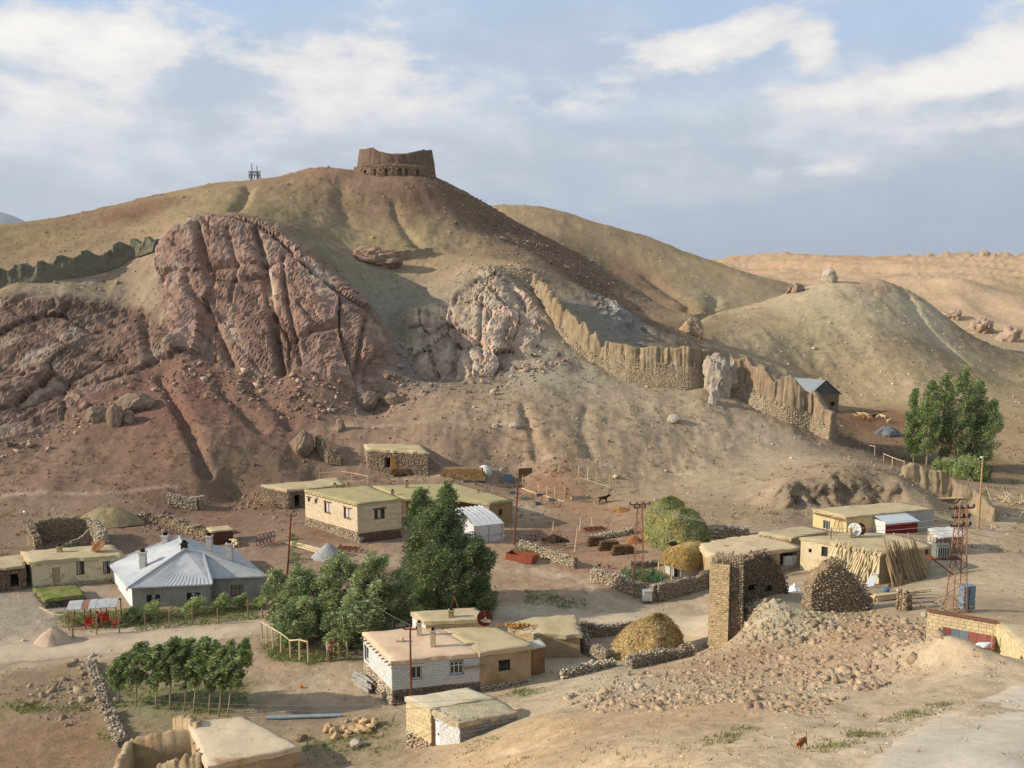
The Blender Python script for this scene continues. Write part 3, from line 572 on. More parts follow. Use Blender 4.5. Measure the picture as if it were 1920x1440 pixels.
def stone_mass(name, pos, size, m, parent=None, chips=False, cols=None, rot=None, laid=False):
    "many loose stones joined in one object of kind stuff"
    T = CHIPS if chips else STONES; pos = np.asarray(pos, float); size = np.asarray(size, float)
    if size.ndim == 1: size = size[:, None] * rng.uniform(0.7, 1.3, (len(size), 3)) * (np.array([1.35, 1.15, 0.62]) if laid else np.array([1.1, 1.0, 0.75]))
    M = rots(len(pos), 0.14 if laid else 0.5) if rot is None else rot; pick = rng.integers(0, len(T), len(pos)); Vs, Fs, Cs = [], [], []; n = 0
    for k, (V, F) in enumerate(T):
        s = np.where(pick == k)[0]
        if len(s) == 0: continue
        W = np.einsum('nij,nvj->nvi', M[s], V[None] * size[s][:, None, :]) + pos[s][:, None, :]
        Vs.append(W.reshape(-1, 3)); Fs.append((F[None] + (np.arange(len(s)) * len(V))[:, None, None] + n).reshape(-1, 3)); n += len(s) * len(V)
        if cols is not None: Cs.append(np.repeat(np.asarray(cols)[s], len(V), 0))
    ob = mesh_obj(name, np.concatenate(Vs), np.concatenate(Fs), m, smooth=False)
    if cols is not None: set_col(ob, 'tint', np.concatenate(Cs))
    attach(ob, parent); ob['kind'] = 'stuff'; return ob
_sm = {}
def stone_piece(name, m, c, d, parent=None, rz=None, k=None):
    k = random.randrange(len(STONES)) if k is None else k
    if (k, m.name) not in _sm:
        me = bpy.data.meshes.new('stone'); me.from_pydata(STONES[k][0].tolist(), [], STONES[k][1].tolist()); me.materials.append(m); _sm[(k, m.name)] = me
    o = bpy.data.objects.new(name, _sm[(k, m.name)]); COL.objects.link(o); o.location = c; o.scale = d if isinstance(d, (tuple, list)) else (d,) * 3
    o.rotation_euler = (random.uniform(-.3, .3), random.uniform(-.3, .3), random.uniform(0, 6.28) if rz is None else rz); attach(o, parent); return o
def boulder(name, label, c, d, m, rz=0.0, seed=0, sub=4, group=None, split=0.10, parent=None, rough=0.10):
    "a weathered boulder: faceted, creased ball with real relief, sunk a little in the ground"
    bm = bmesh.new(); bmesh.ops.create_icosphere(bm, subdivisions=sub, radius=0.5); V = np.array([v.co[:] for v in bm.verts]); F = np.array([[v.index for v in f.verts] for f in bm.faces]); bm.free()
    r = np.random.default_rng(seed)
    for _ in range(9):
        n = r.normal(size=3); n /= np.linalg.norm(n); k = np.maximum(V @ n - r.uniform(0.27, 0.43), 0); V = V - 0.85 * k[:, None] * n
    o = seed * 3.7; f1, f2, ci = worley(V[:, 0] * 3 + o, V[:, 1] * 3, V[:, 2] * 3, seed)
    V = V * (1 + 0.10 * (ci - 0.5) - split * (1 - sstep(0, 0.10, f2 - f1)) + rough * fbm(V[:, 0] * 5 + o, V[:, 1] * 5, V[:, 2] * 5, oct=4, seed=seed))[:, None]
    V = V * np.array(d); ca, sa = math.cos(rz), math.sin(rz)
    V = V @ np.array([[ca, sa, 0], [-sa, ca, 0], [0, 0, 1]])
    ob = mesh_obj(name, V, F, m); ob.location = c; attach(ob, parent)
    if label: tag(ob, label, 'rock', group)
    return ob
# ---- walls with real openings
def wall_face(mb, p0, p1, z0, z1, holes=(), reveal=0.22, zt1=None):
    "outer face from p0 to p1 (seen with p0 left, p1 right) with rectangular holes (t0, t1, za, zb in metres along / up) and their reveals"
    p0 = Vector((p0[0], p0[1], 0)); p1 = Vector((p1[0], p1[1], 0)); Ln = (p1 - p0).length; t = (p1 - p0) / Ln; n = Vector((t.y, -t.x, 0))
    zt = lambda s: z1 + ((zt1 - z1) * s / Ln if zt1 is not None else 0)
    xs = sorted({0.0, Ln, *[h[0] for h in holes], *[h[1] for h in holes]}); zs = sorted({z0, *[h[2] for h in holes], *[h[3] for h in holes]}) + [None]
    pt = lambda s, z, d=0.0: p0 + t * s - n * d + Vector((0, 0, zt(s) if z is None else z))
    for a, b in zip(xs, xs[1:]):
        for c, d in zip(zs, zs[1:]):
            sm = (a + b) / 2; zm = (c + (z1 if d is None else d)) / 2
            if any(h[0] < sm < h[1] and h[2] < zm < h[3] for h in holes): continue
            mb.add([pt(a, c), pt(b, c), pt(b, d), pt(a, d)], [(0, 1, 2, 3)])
    for h in holes:
        q = [pt(h[0], h[2]), pt(h[1], h[2]), pt(h[1], h[3]), pt(h[0], h[3])]; r = [pt(h[0], h[2], reveal), pt(h[1], h[2], reveal), pt(h[1], h[3], reveal), pt(h[0], h[3], reveal)]
        mb.add(q + r, [(0, 4, 5, 1), (1, 5, 6, 2), (2, 6, 7, 3), (3, 7, 4, 0)])
def on_wall(p0, p1, s, z, d=0.0):
    p0 = Vector((p0[0], p0[1], 0)); p1 = Vector((p1[0], p1[1], 0)); t = (p1 - p0).normalized(); n = Vector((t.y, -t.x, 0)); q = p0 + t * s + n * d; return Vector((q.x, q.y, z))
def wall_rz(p0, p1): return math.atan2(p1[1] - p0[1], p1[0] - p0[0])
def window(house, p0, p1, h, frame_m, pane_m, cols=2, rows=1, fw=0.09, lintel=None, sill=None, depth=0.14, curtain=None):
    "frame, bars and pane set into a hole of a wall_face"
    rz = wall_rz(p0, p1); a, b, za, zb = h; cx, cz = (a + b) / 2, (za + zb) / 2; w, hh = b - a, zb - za
    f = MB(); P = lambda s, z, d=0: on_wall(p0, p1, s, z, d)
    for s, z, dx, dz in ((a + fw / 2, cz, fw, hh), (b - fw / 2, cz, fw, hh), (cx, za + fw / 2, w, fw), (cx, zb - fw / 2, w, fw)): f.box(P(s, z, -depth), (dx, 0.08, dz), rz)
    for k in range(1, cols): f.box(P(a + w * k / cols, cz, -depth), (fw * 0.7, 0.07, hh), rz)
    for k in range(1, rows): f.box(P(cx, za + hh * k / rows if rows > 2 else zb - hh * 0.32, -depth), (w, 0.07, fw * 0.6), rz)
    wo = MB().box(P(cx, cz, -depth - 0.05), (w - 0.01, 0.02, hh - 0.01), rz).build('window', pane_m, house)
    f.build('frame', frame_m, wo)
    if curtain:
        cu = MB()
        for s0, s1 in curtain: 
            n = 7
            for k in range(n): cu.box(P(a + w * (s0 + (s1 - s0) * (k + .5) / n), cz, -depth - 0.035 + 0.012 * (k % 2)), (w * (s1 - s0) / n, 0.015, hh * 0.94), rz)
        cu.build('curtain', MATS['curtain'], wo)
    if lintel: MB().box(P(cx, zb + 0.09, 0.012), (w + 0.5, 0.07, 0.15), rz).build('lintel', lintel, wo)
    if sill: MB().box(P(cx, za - 0.05, 0.05), (w + 0.2, 0.16, 0.07), rz).build('sill', sill, wo)
    return wo
def courses(parent, m, p0, p1, z0, z1, bw, bh, holes=(), depth=0.06, name='block', gap=0.02, zt1=None, maxn=300, jit=0.006):
    "coursed blocks, each a piece of its own, standing proud of the mortar behind them"
    Ln = math.hypot(p1[0] - p0[0], p1[1] - p0[1]); rz = wall_rz(p0, p1); rows = max(1, round((z1 - z0) / bh)); bh = (z1 - z0) / rows; n = 0
    for r in range(rows):
        za, zb = z0 + r * bh, z0 + (r + 1) * bh; s = -(bw / 2 if r % 2 else 0.0) - random.uniform(0, 0.1)
        while s < Ln:
            w = bw * random.uniform(0.9, 1.1); segs = [(max(s, 0), min(s + w, Ln))]; s += w
            for h in holes:
                if h[2] < zb - 0.05 and h[3] > za + 0.05: segs = [q for a, b in segs for q in ((a, min(b, h[0])), (max(a, h[1]), b)) if q[1] - q[0] > 0.06]
            for a, b in segs:
                if b - a < 0.07 or n >= maxn: continue
                if zt1 is not None and zb > z1 + (zt1 - z1) * ((a + b) / 2) / Ln: continue
                piece(name, m, on_wall(p0, p1, (a + b) / 2, (za + zb) / 2, random.uniform(0, jit * 3)), (b - a - gap, depth, bh - gap), rz + random.gauss(0, jit), parent); n += 1
    return n
def jag(poly, step=0.5, amp=0.08):
    "irregular hand-made edge"
    out = []; n = len(poly)
    for i in range(n):
        a = Vector(poly[i][:2]); b = Vector(poly[(i + 1) % n][:2]); k = max(1, int((b - a).length / step)); d = (b - a); nn = Vector((d.y, -d.x)).normalized()
        for j in range(k): q = a + d * (j / k) + nn * random.uniform(-amp, amp); out.append((q.x, q.y))
    return out
def offset_poly(poly, d):
    c = Vector((sum(p[0] for p in poly) / len(poly), sum(p[1] for p in poly) / len(poly))); out = []
    for p in poly: v = Vector(p[:2]) - c; out.append(tuple(c + v * (1 + d / v.length)))
    return out
def mud_roof(parent, poly, z, m, thick=0.28, over=0.25, amp=0.07, name='roof', dz=0.05, res=0.7):
    "beaten-earth roof: uneven top sheet with a ragged rim"
    pj = jag(offset_poly(poly, over), 0.55, amp); n = len(pj); c = Vector((sum(p[0] for p in pj) / n, sum(p[1] for p in pj) / n))
    sd_ = random.uniform(0, 99); wob = lambda x, y: dz * 1.6 * float(fbm(np.array([x / 1.7 + sd_]), np.array([y / 1.7]), oct=3)[0])
    mb = MB(); zs = [z + wob(*p) + random.uniform(-dz, dz) * .5 for p in pj]; vs = [(*p, z - thick + random.uniform(-.05, .05)) for p in pj] + [(*p, q) for p, q in zip(pj, zs)]; fs = [tuple(range(n))]; rings = 8; prev = list(range(n, 2 * n))
    for i in range(n): fs.append((i, n + i, n + (i + 1) % n, (i + 1) % n))
    for k in range(1, rings):
        f = 1 - k / rings; base = len(vs)
        for p in pj: q = c + (Vector(p) - c) * f; vs.append((q.x, q.y, z + 0.03 + wob(q.x, q.y) + (0.04 if k > 1 else 0)))
        for i in range(n): fs.append((prev[i], base + i, base + (i + 1) % n, prev[(i + 1) % n]))
        prev = list(range(base, base + n))
    vs.append((c.x, c.y, z + 0.07 + wob(c.x, c.y))); ci = len(vs) - 1
    for i in range(n): fs.append((prev[i], ci, prev[(i + 1) % n]))
    mb.add(vs, fs); me = mb.build(name, m, parent); b2 = bmesh.new(); b2.from_mesh(me.data); bmesh.ops.recalc_face_normals(b2, faces=b2.faces); b2.to_mesh(me.data); b2.free(); me.data.polygons.foreach_set('use_smooth', [len(p.vertices) < 9 and p.normal.z > .6 for p in me.data.polygons]); return me
def drystone(name, label, pts, h, thick, m_core, m_stone, size=0.24, cat='stone wall', group=None, zs=None, sink=0.25, ragged=0.25, dens=1.0, cols=((150, 132, 108), (120, 102, 82), (172, 156, 132))):
    "dry-stone wall along plan points: rubble core, and faces and top laid with stones (too many and small to pick apart: one part)"
    P = [Vector((p[0], p[1])) for p in pts]; hs = h if isinstance(h, (list, tuple)) else [h] * len(P)
    t = thing(name, label, cat, (P[0].x, P[0].y, gz(P[0].x, P[0].y)), group); core = MB(); pos = []; sz = []
    for i in range(len(P) - 1):
        a, b = P[i], P[i + 1]; L_ = (b - a).length; d = (b - a) / L_; n = Vector((d.y, -d.x)); k = max(2, int(L_ / 0.7))
        q0 = None
        for j in range(k + 1):
            c = a + d * L_ * j / k; zb = gz(c.x, c.y) if zs is None else zs[i] + (zs[i + 1] - zs[i]) * j / k; hh = hs[i] + (hs[i + 1] - hs[i]) * j / k; hh *= 1 + ragged * (random.random() - 0.6)
            cur = [c - n * thick * .46, c + n * thick * .46]; row = [(*cur[0], zb - sink), (*cur[1], zb - sink), (*(c + n * thick * .34), zb + hh - size * .35), (*(c - n * thick * .34), zb + hh - size * .35)]
            if q0: core.add(q0 + row, [(0, 1, 5, 4), (1, 2, 6, 5), (2, 3, 7, 6), (3, 0, 4, 7)] + ([(3, 2, 1, 0)] if j == 1 else []) + ([(4, 5, 6, 7)] if j == k else []))
            q0 = row
            seg = L_ / k
            if j < k:
                for side in (-1, 1):
                    for z in np.arange(size * .3, hh, size * .5):
                        for s in np.arange(0, seg, size * .85 / dens):
                            f = z / hh; c2 = c + d * (s + random.uniform(-.5, .5) * size) + n * side * (thick * (.46 - .12 * f) + random.uniform(-.05, .06)); pos.append((c2.x, c2.y, zb + z + random.uniform(-.12, .12))); sz.append(size * random.uniform(.6, 1.25))
                for s in np.arange(0, seg, size * .75):
                    for w in (-.22, .1):
                        c2 = c + d * s + n * thick * (w + random.uniform(-.1, .1)); pos.append((c2.x, c2.y, zb + hh - size * .2 + random.uniform(-.05, .1))); sz.append(size * random.uniform(.7, 1.3))
    for c, zb, hh, dd in ((P[0], gz(*P[0]) if zs is None else zs[0], hs[0], -1), (P[-1], gz(*P[-1]) if zs is None else zs[-1], hs[-1], 1)):
        e = (P[1] - P[0]).normalized() if dd < 0 else (P[-1] - P[-2]).normalized(); n = Vector((e.y, -e.x))
        for z in np.arange(size * .3, hh, size * .6):
            for w in np.arange(-.4, .45, size * .8 / thick): c2 = c + n * thick * w + e * dd * .05; pos.append((c2.x, c2.y, zb + z)); sz.append(size * random.uniform(.7, 1.2))
    core.build('core', m_core, t); sz = [q * 0.86 for q in sz]; cc = np.array([alb(c) for c in cols]); pk = cc[rng.integers(0, len(cc), len(pos))] * rng.uniform(.86, 1.1, (len(pos), 1))
    stone_mass('stones', pos, sz, m_stone, t, cols=pk, laid=True); return t
# ------------------------------------------------------------------ materials in use
M_STONE = mat('stones', None, rough=0.95, bump=0.03, bscale=9, var=0.22, vscale=4, spec=0.05, attr='tint')
M_CORE = mat('rubble core', (128, 108, 84), bump=0.05, bscale=6, var=0.3)
M_MUDWALL = mat('weathered mud brick', (144, 128, 102), rough=1, bump=0.09, bscale=2.2, var=0.2, vscale=0.7, stain=((132, 108, 78), 0.25, 0.5, 0.7))
M_FORT = mat('fort mud brick', (112, 94, 78), rough=1, bump=0.10, bscale=2.0, var=0.2, vscale=0.6, stain=((108, 82, 62), 0.3, 0.5, 0.7))
M_MUD = mat('mud plaster', (162, 142, 110), rough=0.95, bump=0.03, bscale=5, var=0.2, vscale=1.2, stain=((136, 108, 76), 0.7, 0.52, 0.72))
M_ROOF = mat('beaten earth roof', (176, 160, 126), rough=1, bump=0.02, bscale=7, var=0.12, vscale=0.8, stain=((158, 138, 102), 0.5, 0.5, 0.75))
M_ROOFPINK = mat('beaten clay roof', (200, 174, 144), rough=1, bump=0.02, bscale=7, var=0.10, vscale=0.7, stain=((184, 154, 122), 0.4, 0.5, 0.75))
M_BOULDER = mat('brown boulder', (128, 110, 92), rough=0.95, bump=0.08, bscale=2.5, var=0.28, vscale=0.8, stain=((152, 134, 112), 0.6, 0.5, 0.7))
M_PALEROCK = mat('pale rock', (168, 156, 138), rough=0.95, bump=0.08, bscale=2.5, var=0.22, vscale=0.8, stain=((138, 120, 100), 0.5, 0.5, 0.7))
M_WOOD = mat('grey weathered wood', (146, 126, 98), rough=0.9, bump=0.01, bscale=20, var=0.25, vscale=3, rnd=0.25)
M_PALEWOOD = mat('peeled poplar wood', (196, 176, 138), rough=0.85, bump=0.01, bscale=20, var=0.2, vscale=3, rnd=0.2)
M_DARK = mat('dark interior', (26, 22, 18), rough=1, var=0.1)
M_RUST = mat('rusty iron', (112, 62, 42), rough=0.8, bump=0.005, bscale=30, var=0.3, vscale=6, spec=0.25)
M_GALV = mat('galvanised sheet', (184, 185, 184), rough=0.55, var=0.10, vscale=0.9, spec=0.4, metal=0.15, stain=((150, 154, 156), 0.6, 0.5, 0.8))
M_WHITE = mat('white paint', (196, 194, 186), rough=0.7, var=0.08, vscale=2)
M_GLASS = mat('window glass', (38, 44, 50), rough=0.12, var=0.2, vscale=1, spec=0.6)
M_LEAFTRUNK = mat('bark', (112, 98, 80), rough=0.95, bump=0.03, bscale=12, var=0.3)
mat('curtain', (190, 186, 178), rough=0.9, var=0.1)
def msz(p, px):
    return px * (p[1] * CP - (p[2] - CAMZ) * SP) / FPX
def gpt(px, py):
    p = cast(px, py); return p
def rise(p, py):
    "height above p at which a vertical line from p is seen at row py"
    return ztop(p[0], p[1], py) - p[2]
# ------------------------------------------------------------------ eroded mud-brick fortress walls
def mudwall(name, label, spec, thick, m, seed, flute=0.35, stonebase=0.0, tooth=0.5, pitch=2.6, group=None, lean=0.0, rag=0.25):
    P = []; H = []
    for bx, by, ty in spec:
        p = cast(bx, by); P.append(p); H.append(max(0.6, ztop(p.x, p.y, ty) - p.z))
    t = thing(name, label, 'wall', P[0], group)
    cum = [0.0]
    for a, b in zip(P, P[1:]): cum.append(cum[-1] + (b.xy - a.xy).length)
    n = max(8, int(cum[-1] / 0.15)); s = np.linspace(0, cum[-1], n)
    X = np.interp(s, cum, [p.x for p in P]); Y = np.interp(s, cum, [p.y for p in P]); Hh = np.interp(s, cum, H)
    Zb = np.interp(s, cum, [p.z for p in P])
    tx, ty_ = np.gradient(X), np.gradient(Y); tl_ = np.hypot(tx, ty_); nx_, ny_ = ty_ / tl_, -tx / tl_
    saw = np.abs(np.mod(s / pitch + 0.35 * fbm(s / 5, s * 0, oct=2, seed=seed), 1) - 0.72) ; top = Hh * (1 + rag * 0.4 * fbm(s / 3, s * 0 + 3, oct=3, seed=seed + 1)) - tooth * (1 - np.clip(saw * 2.2, 0, 1)) * (.55 + .45 * fbm(s / 4, s * 0 + 2, oct=2, seed=seed + 2))
    m_ = 18; rows = []
    u = np.linspace(0, 1, m_)
    prof = [(k, 1) for k in u] + [(1.0, 0.35), (1.0, -0.35)] + [(k, -1) for k in u[::-1]]
    V = np.zeros((n, len(prof), 3))
    for j, (f, side) in enumerate(prof):
        z = Zb - 0.8 + (top + 0.8) * f - (0.12 if abs(side) < 1 else 0.18 * (f == 1))
        hw = thick * (0.62 - 0.34 * f ** 1.5) * side
        if abs(side) == 1:
            fl = fbm(s / 0.9, z * 0.10 + 7 * side, oct=3, seed=seed + 5); hw = hw + side * flute * np.minimum(fl, 0.25) * .9 * sstep(0.25, 0.6, np.full(n, f)) + side * 0.30 * fbm(s / 1.4, z / 1.4, oct=4, seed=seed + 7)
        if abs(side) == 1:
            gr = np.abs(np.mod(s / 0.8 + 1.6 * fbm(s / 3, s * 0 + side, oct=2, seed=seed + 3), 1) - .5); hw = hw - side * flute * .22 * (1 - sstep(0, .22, gr)) * sstep(0.3, 0.55, np.full(n, f + .1 * math.sin(seed))) * (0.4 + .6 * (fbm(s / 4, s * 0 + 5, oct=2, seed=seed + 9) > -.2))
        V[:, j, 0] = X + nx_ * hw; V[:, j, 1] = Y + ny_ * hw; V[:, j, 2] = z
    k = len(prof); idx = np.arange(n * k).reshape(n, k)
    F = np.stack([idx[:-1, :-1], idx[1:, :-1], idx[1:, 1:], idx[:-1, 1:]], -1).reshape(-1, 4)
    V2 = V.reshape(-1, 3); caps = []
    for e, o in ((0, 1), (n - 1, -1)):
        for j in range(k // 2 - 1): caps.append((idx[e, j], idx[e, j + 1], idx[e, k - 2 - j], idx[e, k - 1 - j])[::o])
    ob = mesh_obj('mud_face', V2, np.concatenate([F, np.array(caps)]), m); attach(ob, t)
    if stonebase:
        pos = []; sz = []
        for i in range(n - 1):
            hb = stonebase * (1 + 0.5 * random.random())
            for z in np.arange(-0.3, hb, 0.26):
                for _ in range(2):
                    f = (z + .8) / (top[i] + .8); hw = thick * (0.62 - 0.34 * f ** 1.5) + 0.03; q = random.random()
                    pos.append((X[i] + nx_[i] * hw + tl_[i] * 0 + (X[i + 1] - X[i]) * q, Y[i] + ny_[i] * hw + (Y[i + 1] - Y[i]) * q, Zb[i] + z + random.uniform(-.1, .1))); sz.append(random.uniform(.16, .36))
        cc = np.array([alb(c) for c in ((176, 152, 116), (154, 130, 98), (188, 168, 134))]); stone_mass('base_stones', pos, sz, M_STONE, t, cols=cc[rng.integers(0, 3, len(pos))] * rng.uniform(.85, 1.12, (len(pos), 1)), laid=True)
    return t
mudwall('mud_brick_wall', 'shade-darkened jagged mud wall on the hillside left of the red cliff', [(-60, 548, 510), (0, 540, 500), (70, 528, 486), (140, 515, 471), (200, 500, 460), (250, 480, 446), (298, 464, 438)], 2.2, mat('shade-toned mud brick', (108, 102, 84), rough=1, bump=0.09, bscale=2.2, var=0.2, vscale=0.7), 11, tooth=1.8, pitch=4.0, flute=0.6)  # mud brick toned darker to paint in the shade on this wall
mudwall('mud_brick_wall', 'stepped mud wall climbing the ridge to the pale outcrop', [(1003, 548, 512), (1030, 588, 540), (1052, 625, 572), (1078, 655, 590), (1105, 676, 612), (1142, 697, 641)], 1.8, M_MUDWALL, 12, tooth=2.2, pitch=2.6, stonebase=1.4, flute=0.55)
mudwall('mud_brick_wall', 'long fluted mud wall on stone footing across the slope', [(1140, 697, 642), (1185, 713, 648), (1240, 724, 648), (1290, 727, 651), (1330, 723, 656)], 2.0, M_MUDWALL, 13, tooth=0.15, stonebase=3.0, flute=0.75)
mudwall('mud_brick_wall', 'broken mud and rubble wall between white crag and tin barn', [(1368, 738, 664), (1400, 752, 668), (1440, 775, 688), (1480, 795, 706), (1520, 810, 730), (1562, 832, 760)], 2.2, mat('brown mud brick', (138, 120, 96), rough=1, bump=0.10, bscale=2.0, var=0.24, vscale=0.8), 14, tooth=2.4, pitch=5.0, stonebase=2.2, flute=0.7, rag=0.5)
mudwall('mud_brick_wall', 'low eroded mud wall running down towards the street lamp', [(1692, 897, 862), (1735, 922, 872), (1780, 943, 892), (1825, 960, 912), (1866, 978, 950)], 1.5, M_MUDWALL, 15, tooth=0.8, pitch=4.5, flute=0.5, rag=0.4)
mudwall('mud_brick_wall', 'short sheer stump of mud wall below the fort hill', [(742, 484, 468), (775, 482, 466), (808, 476, 463)], 2.0, M_MUDWALL, 16, tooth=0.3, flute=0.4)
# ------------------------------------------------------------------ hilltop fort
def fort():
    c = atY(743, 334, paced(218)); c.z = min(c.z, gz(c.x, c.y) + 1.0); W = msz(c, 152) / 2; D = W * 0.62; z0 = c.z - 2.5
    t = thing('fort_ruin', 'ruined round mud-brick fort with dark doorways on the summit', 'fort', (c.x, c.y, c.z))
    n, m_ = 220, 26; th = np.linspace(0, 2 * np.pi, n, endpoint=False)
    H = ztop(c.x, c.y, 278) - z0
    d = lambda a0, w: np.exp(-((np.mod(th - a0 + np.pi, 2 * np.pi) - np.pi) / w) ** 2)
    topf = 0.97 - 0.20 * d(-math.pi * 0.48, 0.85) - 0.07 * d(math.pi / 2, 0.7) + 0.07 * d(-math.pi * 0.70, 0.2) - 0.03 * d(0.0, 0.4)
    top = H * np.minimum(topf, 1.0) + 0.25 * fbm(th * 9, th * 0, oct=3, seed=4)
    rim = 1.0
    V = np.zeros((n, m_, 3)); ca, sa = np.cos(th), np.sin(th)
    for j in range(m_):
        if j < 17:
            f = j / 16; r = 1.0 - 0.11 * f ** 1.3; z = z0 + top * f
            fl = fbm(th * 14, z * 0.12, oct=3, seed=21); r = r + 0.030 * np.minimum(fl, 0.25) * sstep(0.4, 0.6, np.full(n, f)) + 0.008 * fbm(th * 20, z * 0.9, oct=3, seed=23)
        else:
            f = (j - 16) / 9; r = np.full(n, 0.89 * (1 - f)); z = z0 + top * (1 - min(1, f * 2.2)) + (H * 0.52 + 0.5 * np.sin(th * 2)) * min(1, f * 2.2)
        V[:, j] = np.stack([c.x + W * r * ca * (1 - 0.06 * np.abs(sa) ** 3), c.y + D * r * sa, z], -1)
    idx = np.arange(n * m_).reshape(n, m_); nx_ = np.roll(idx, -1, 0)
    F = np.stack([idx[:, :-1], nx_[:, :-1], nx_[:, 1:], idx[:, 1:]], -1).reshape(-1, 4)
    ob = mesh_obj('mud_wall', V.reshape(-1, 3), F, M_FORT); attach(ob, t)
    # stone apron with doorways along the front
    mb = MB(); A0, A1, k = math.pi * 1.02, math.pi * 1.86, 18; pts = [(c.x + W * 1.035 * math.cos(a) , c.y + D * 1.06 * math.sin(a)) for a in np.linspace(A0, A1, k + 1)]
    zs = ztop(c.x, c.y - D, 309); doors = {3: (.35, .4, 1.1), 5: (.3, 1.0, 1.0), 7: (.35, .6, 2.0), 9: (.3, .9, 2.1), 11: (.5, 1.0, 2.7), 12: (.5, .8, 1.9), 14: (.4, .9, 1.8), 1: (.3, .7, .9), 2: (.5, .7, .8)}
    for i in range(k):
        L_ = math.dist(pts[i], pts[i + 1]); h = ()
        zt = zs - 0.25 * abs(i - 10) / 4 + random.uniform(-.1, .1)
        if i in doors:
            s, w, hh = doors[i]; zb = zt - 1.0 - hh; h = ((L_ * s - w / 2 if L_ * s > w / 2 else .05, min(L_ * s + w / 2, L_ - .05), zb, zb + hh),)
        wall_face(mb, pts[i], pts[i + 1], z0 - 2, zt, h, reveal=0.9)
        q = [Vector((*pts[i], zt)), Vector((*pts[i + 1], zt)), Vector((c.x + (pts[i + 1][0] - c.x) * .85, c.y + (pts[i + 1][1] - c.y) * .85, zt + .5)), Vector((c.x + (pts[i][0] - c.x) * .85, c.y + (pts[i][1] - c.y) * .85, zt + .5))]
        mb.add(q, [(0, 1, 2, 3)])
    mb.build('stone_apron', mat('fort stone', (124, 102, 80), rough=1, bump=0.12, bscale=3.5, var=0.35, vscale=1.6), t)
    pos = []; 
    for i in range(900):
        a = random.uniform(A0, A1); z = zs - random.uniform(-.1, 3.6); pos.append((c.x + W * 1.038 * math.cos(a), c.y + D * 1.063 * math.sin(a), z))
    keep = []
    for p in pos:
        ok = True
        for i, (s, w, hh) in doors.items():
            q = Vector(pts[i]).lerp(Vector(pts[i + 1]), s)
            if abs(p[0] - q.x) < w * .75 and zs - 1.3 - hh < p[2] < zs - .8: ok = False
        if ok: keep.append(p)
    cc = np.array([alb(q) for q in ((150, 118, 90), (124, 96, 72), (170, 140, 110))]); stone_mass('apron_stones', keep, rng.uniform(.25, .5, len(keep)), M_STONE, t, cols=cc[rng.integers(0, 3, len(keep))])
fort()
# ------------------------------------------------------------------ far mountain, pylon
def far_mountain():
    a = np.linspace(R(-41), R(-27.0), 60); V = []; 
    el = np.interp(np.degrees(a), (-41, -36, -32.5, -31, -30.0, -29.4, -28.5, -27), (4.2, 4.6, 4.75, 4.75, 4.5, 4.2, 3.8, 3.2)) + 0.05 * fbm(a * 60, a * 0, oct=4, seed=2)
    for i, q in enumerate(a):
        for rr_, f in ((6400, 0.0), (7000, 0.55), (7600, 1.0), (8300, 0.5)):
            h = CAMZ + 7600 * math.tan(R(el[i])) ; z = -120 + (h + 120) * f + 40 * vnoise(np.array([q * 90]), np.array([rr_ / 300.]), seed=5)[0] * (f < 1); V.append((rr_ * math.sin(q), rr_ * math.cos(q), z))
    idx = np.arange(len(V)).reshape(60, 4); F = np.stack([idx[:-1, :-1], idx[1:, :-1], idx[1:, 1:], idx[:-1, 1:]], -1).reshape(-1, 4)
    ob = mesh_obj('mountain', np.array(V), F, mat('far mountain', (112, 118, 120), rough=1, var=0.15, vscale=0.002)); ob['kind'] = 'structure'
far_mountain()
def pylon():
    b = atY(478, 349, paced(222)); b.z = gz(b.x, b.y); H = ztop(b.x, b.y, 306) - b.z; w = msz(b, 8)
    t = thing('power_pylon', 'grey twin-mast lattice power pylon on the left skyline', 'pylon', b); m = mat('galvanised steel', (120, 124, 128), rough=0.6, metal=0.3, var=0.1)
    for s in (-1, 1):
        mb = MB()
        for q in (-1, 1):
            for e in (-1, 1): mb.bar(b + Vector((s * w * .75 + q * w * .45, e * w * .35, 0)), b + Vector((s * w * .75 + q * .12, e * .12, H * .62)), .2)
        for k in range(5):
            f = k / 5; g = (k + 1) / 5; mb.bar(b + Vector((s * w * .75 - w * .45 * (1 - f), 0, H * .62 * f)), b + Vector((s * w * .75 + w * .45 * (1 - g), 0, H * .62 * g)), .16)
        mb.bar(b + Vector((s * w * .6, 0, H * .6)), b + Vector((s * w * .6, 0, H * (1 if s < 0 else .9))), .22); mb.build('mast', m, t)
    mb = MB()
    for e in (-.3, .3):
        for z in (.55, .68): mb.bar(b + Vector((-w * 1.4, e, H * z)), b + Vector((w * 1.4, e, H * z)), .2)
    for k in range(10): x0 = -w * 1.4 + w * 2.8 * k / 10; mb.bar(b + Vector((x0, 0, H * (.55 if k % 2 else .68))), b + Vector((x0 + w * .28, 0, H * (.68 if k % 2 else .55))), .16)
    mb.build('crossarm', m, t)
    for x in (-1.3, 0, 1.3): MB().tube([b + Vector((w * x, 0, H * .55)), b + Vector((w * x, 0, H * .44))], .16).build('insulator', m, t)
pylon()
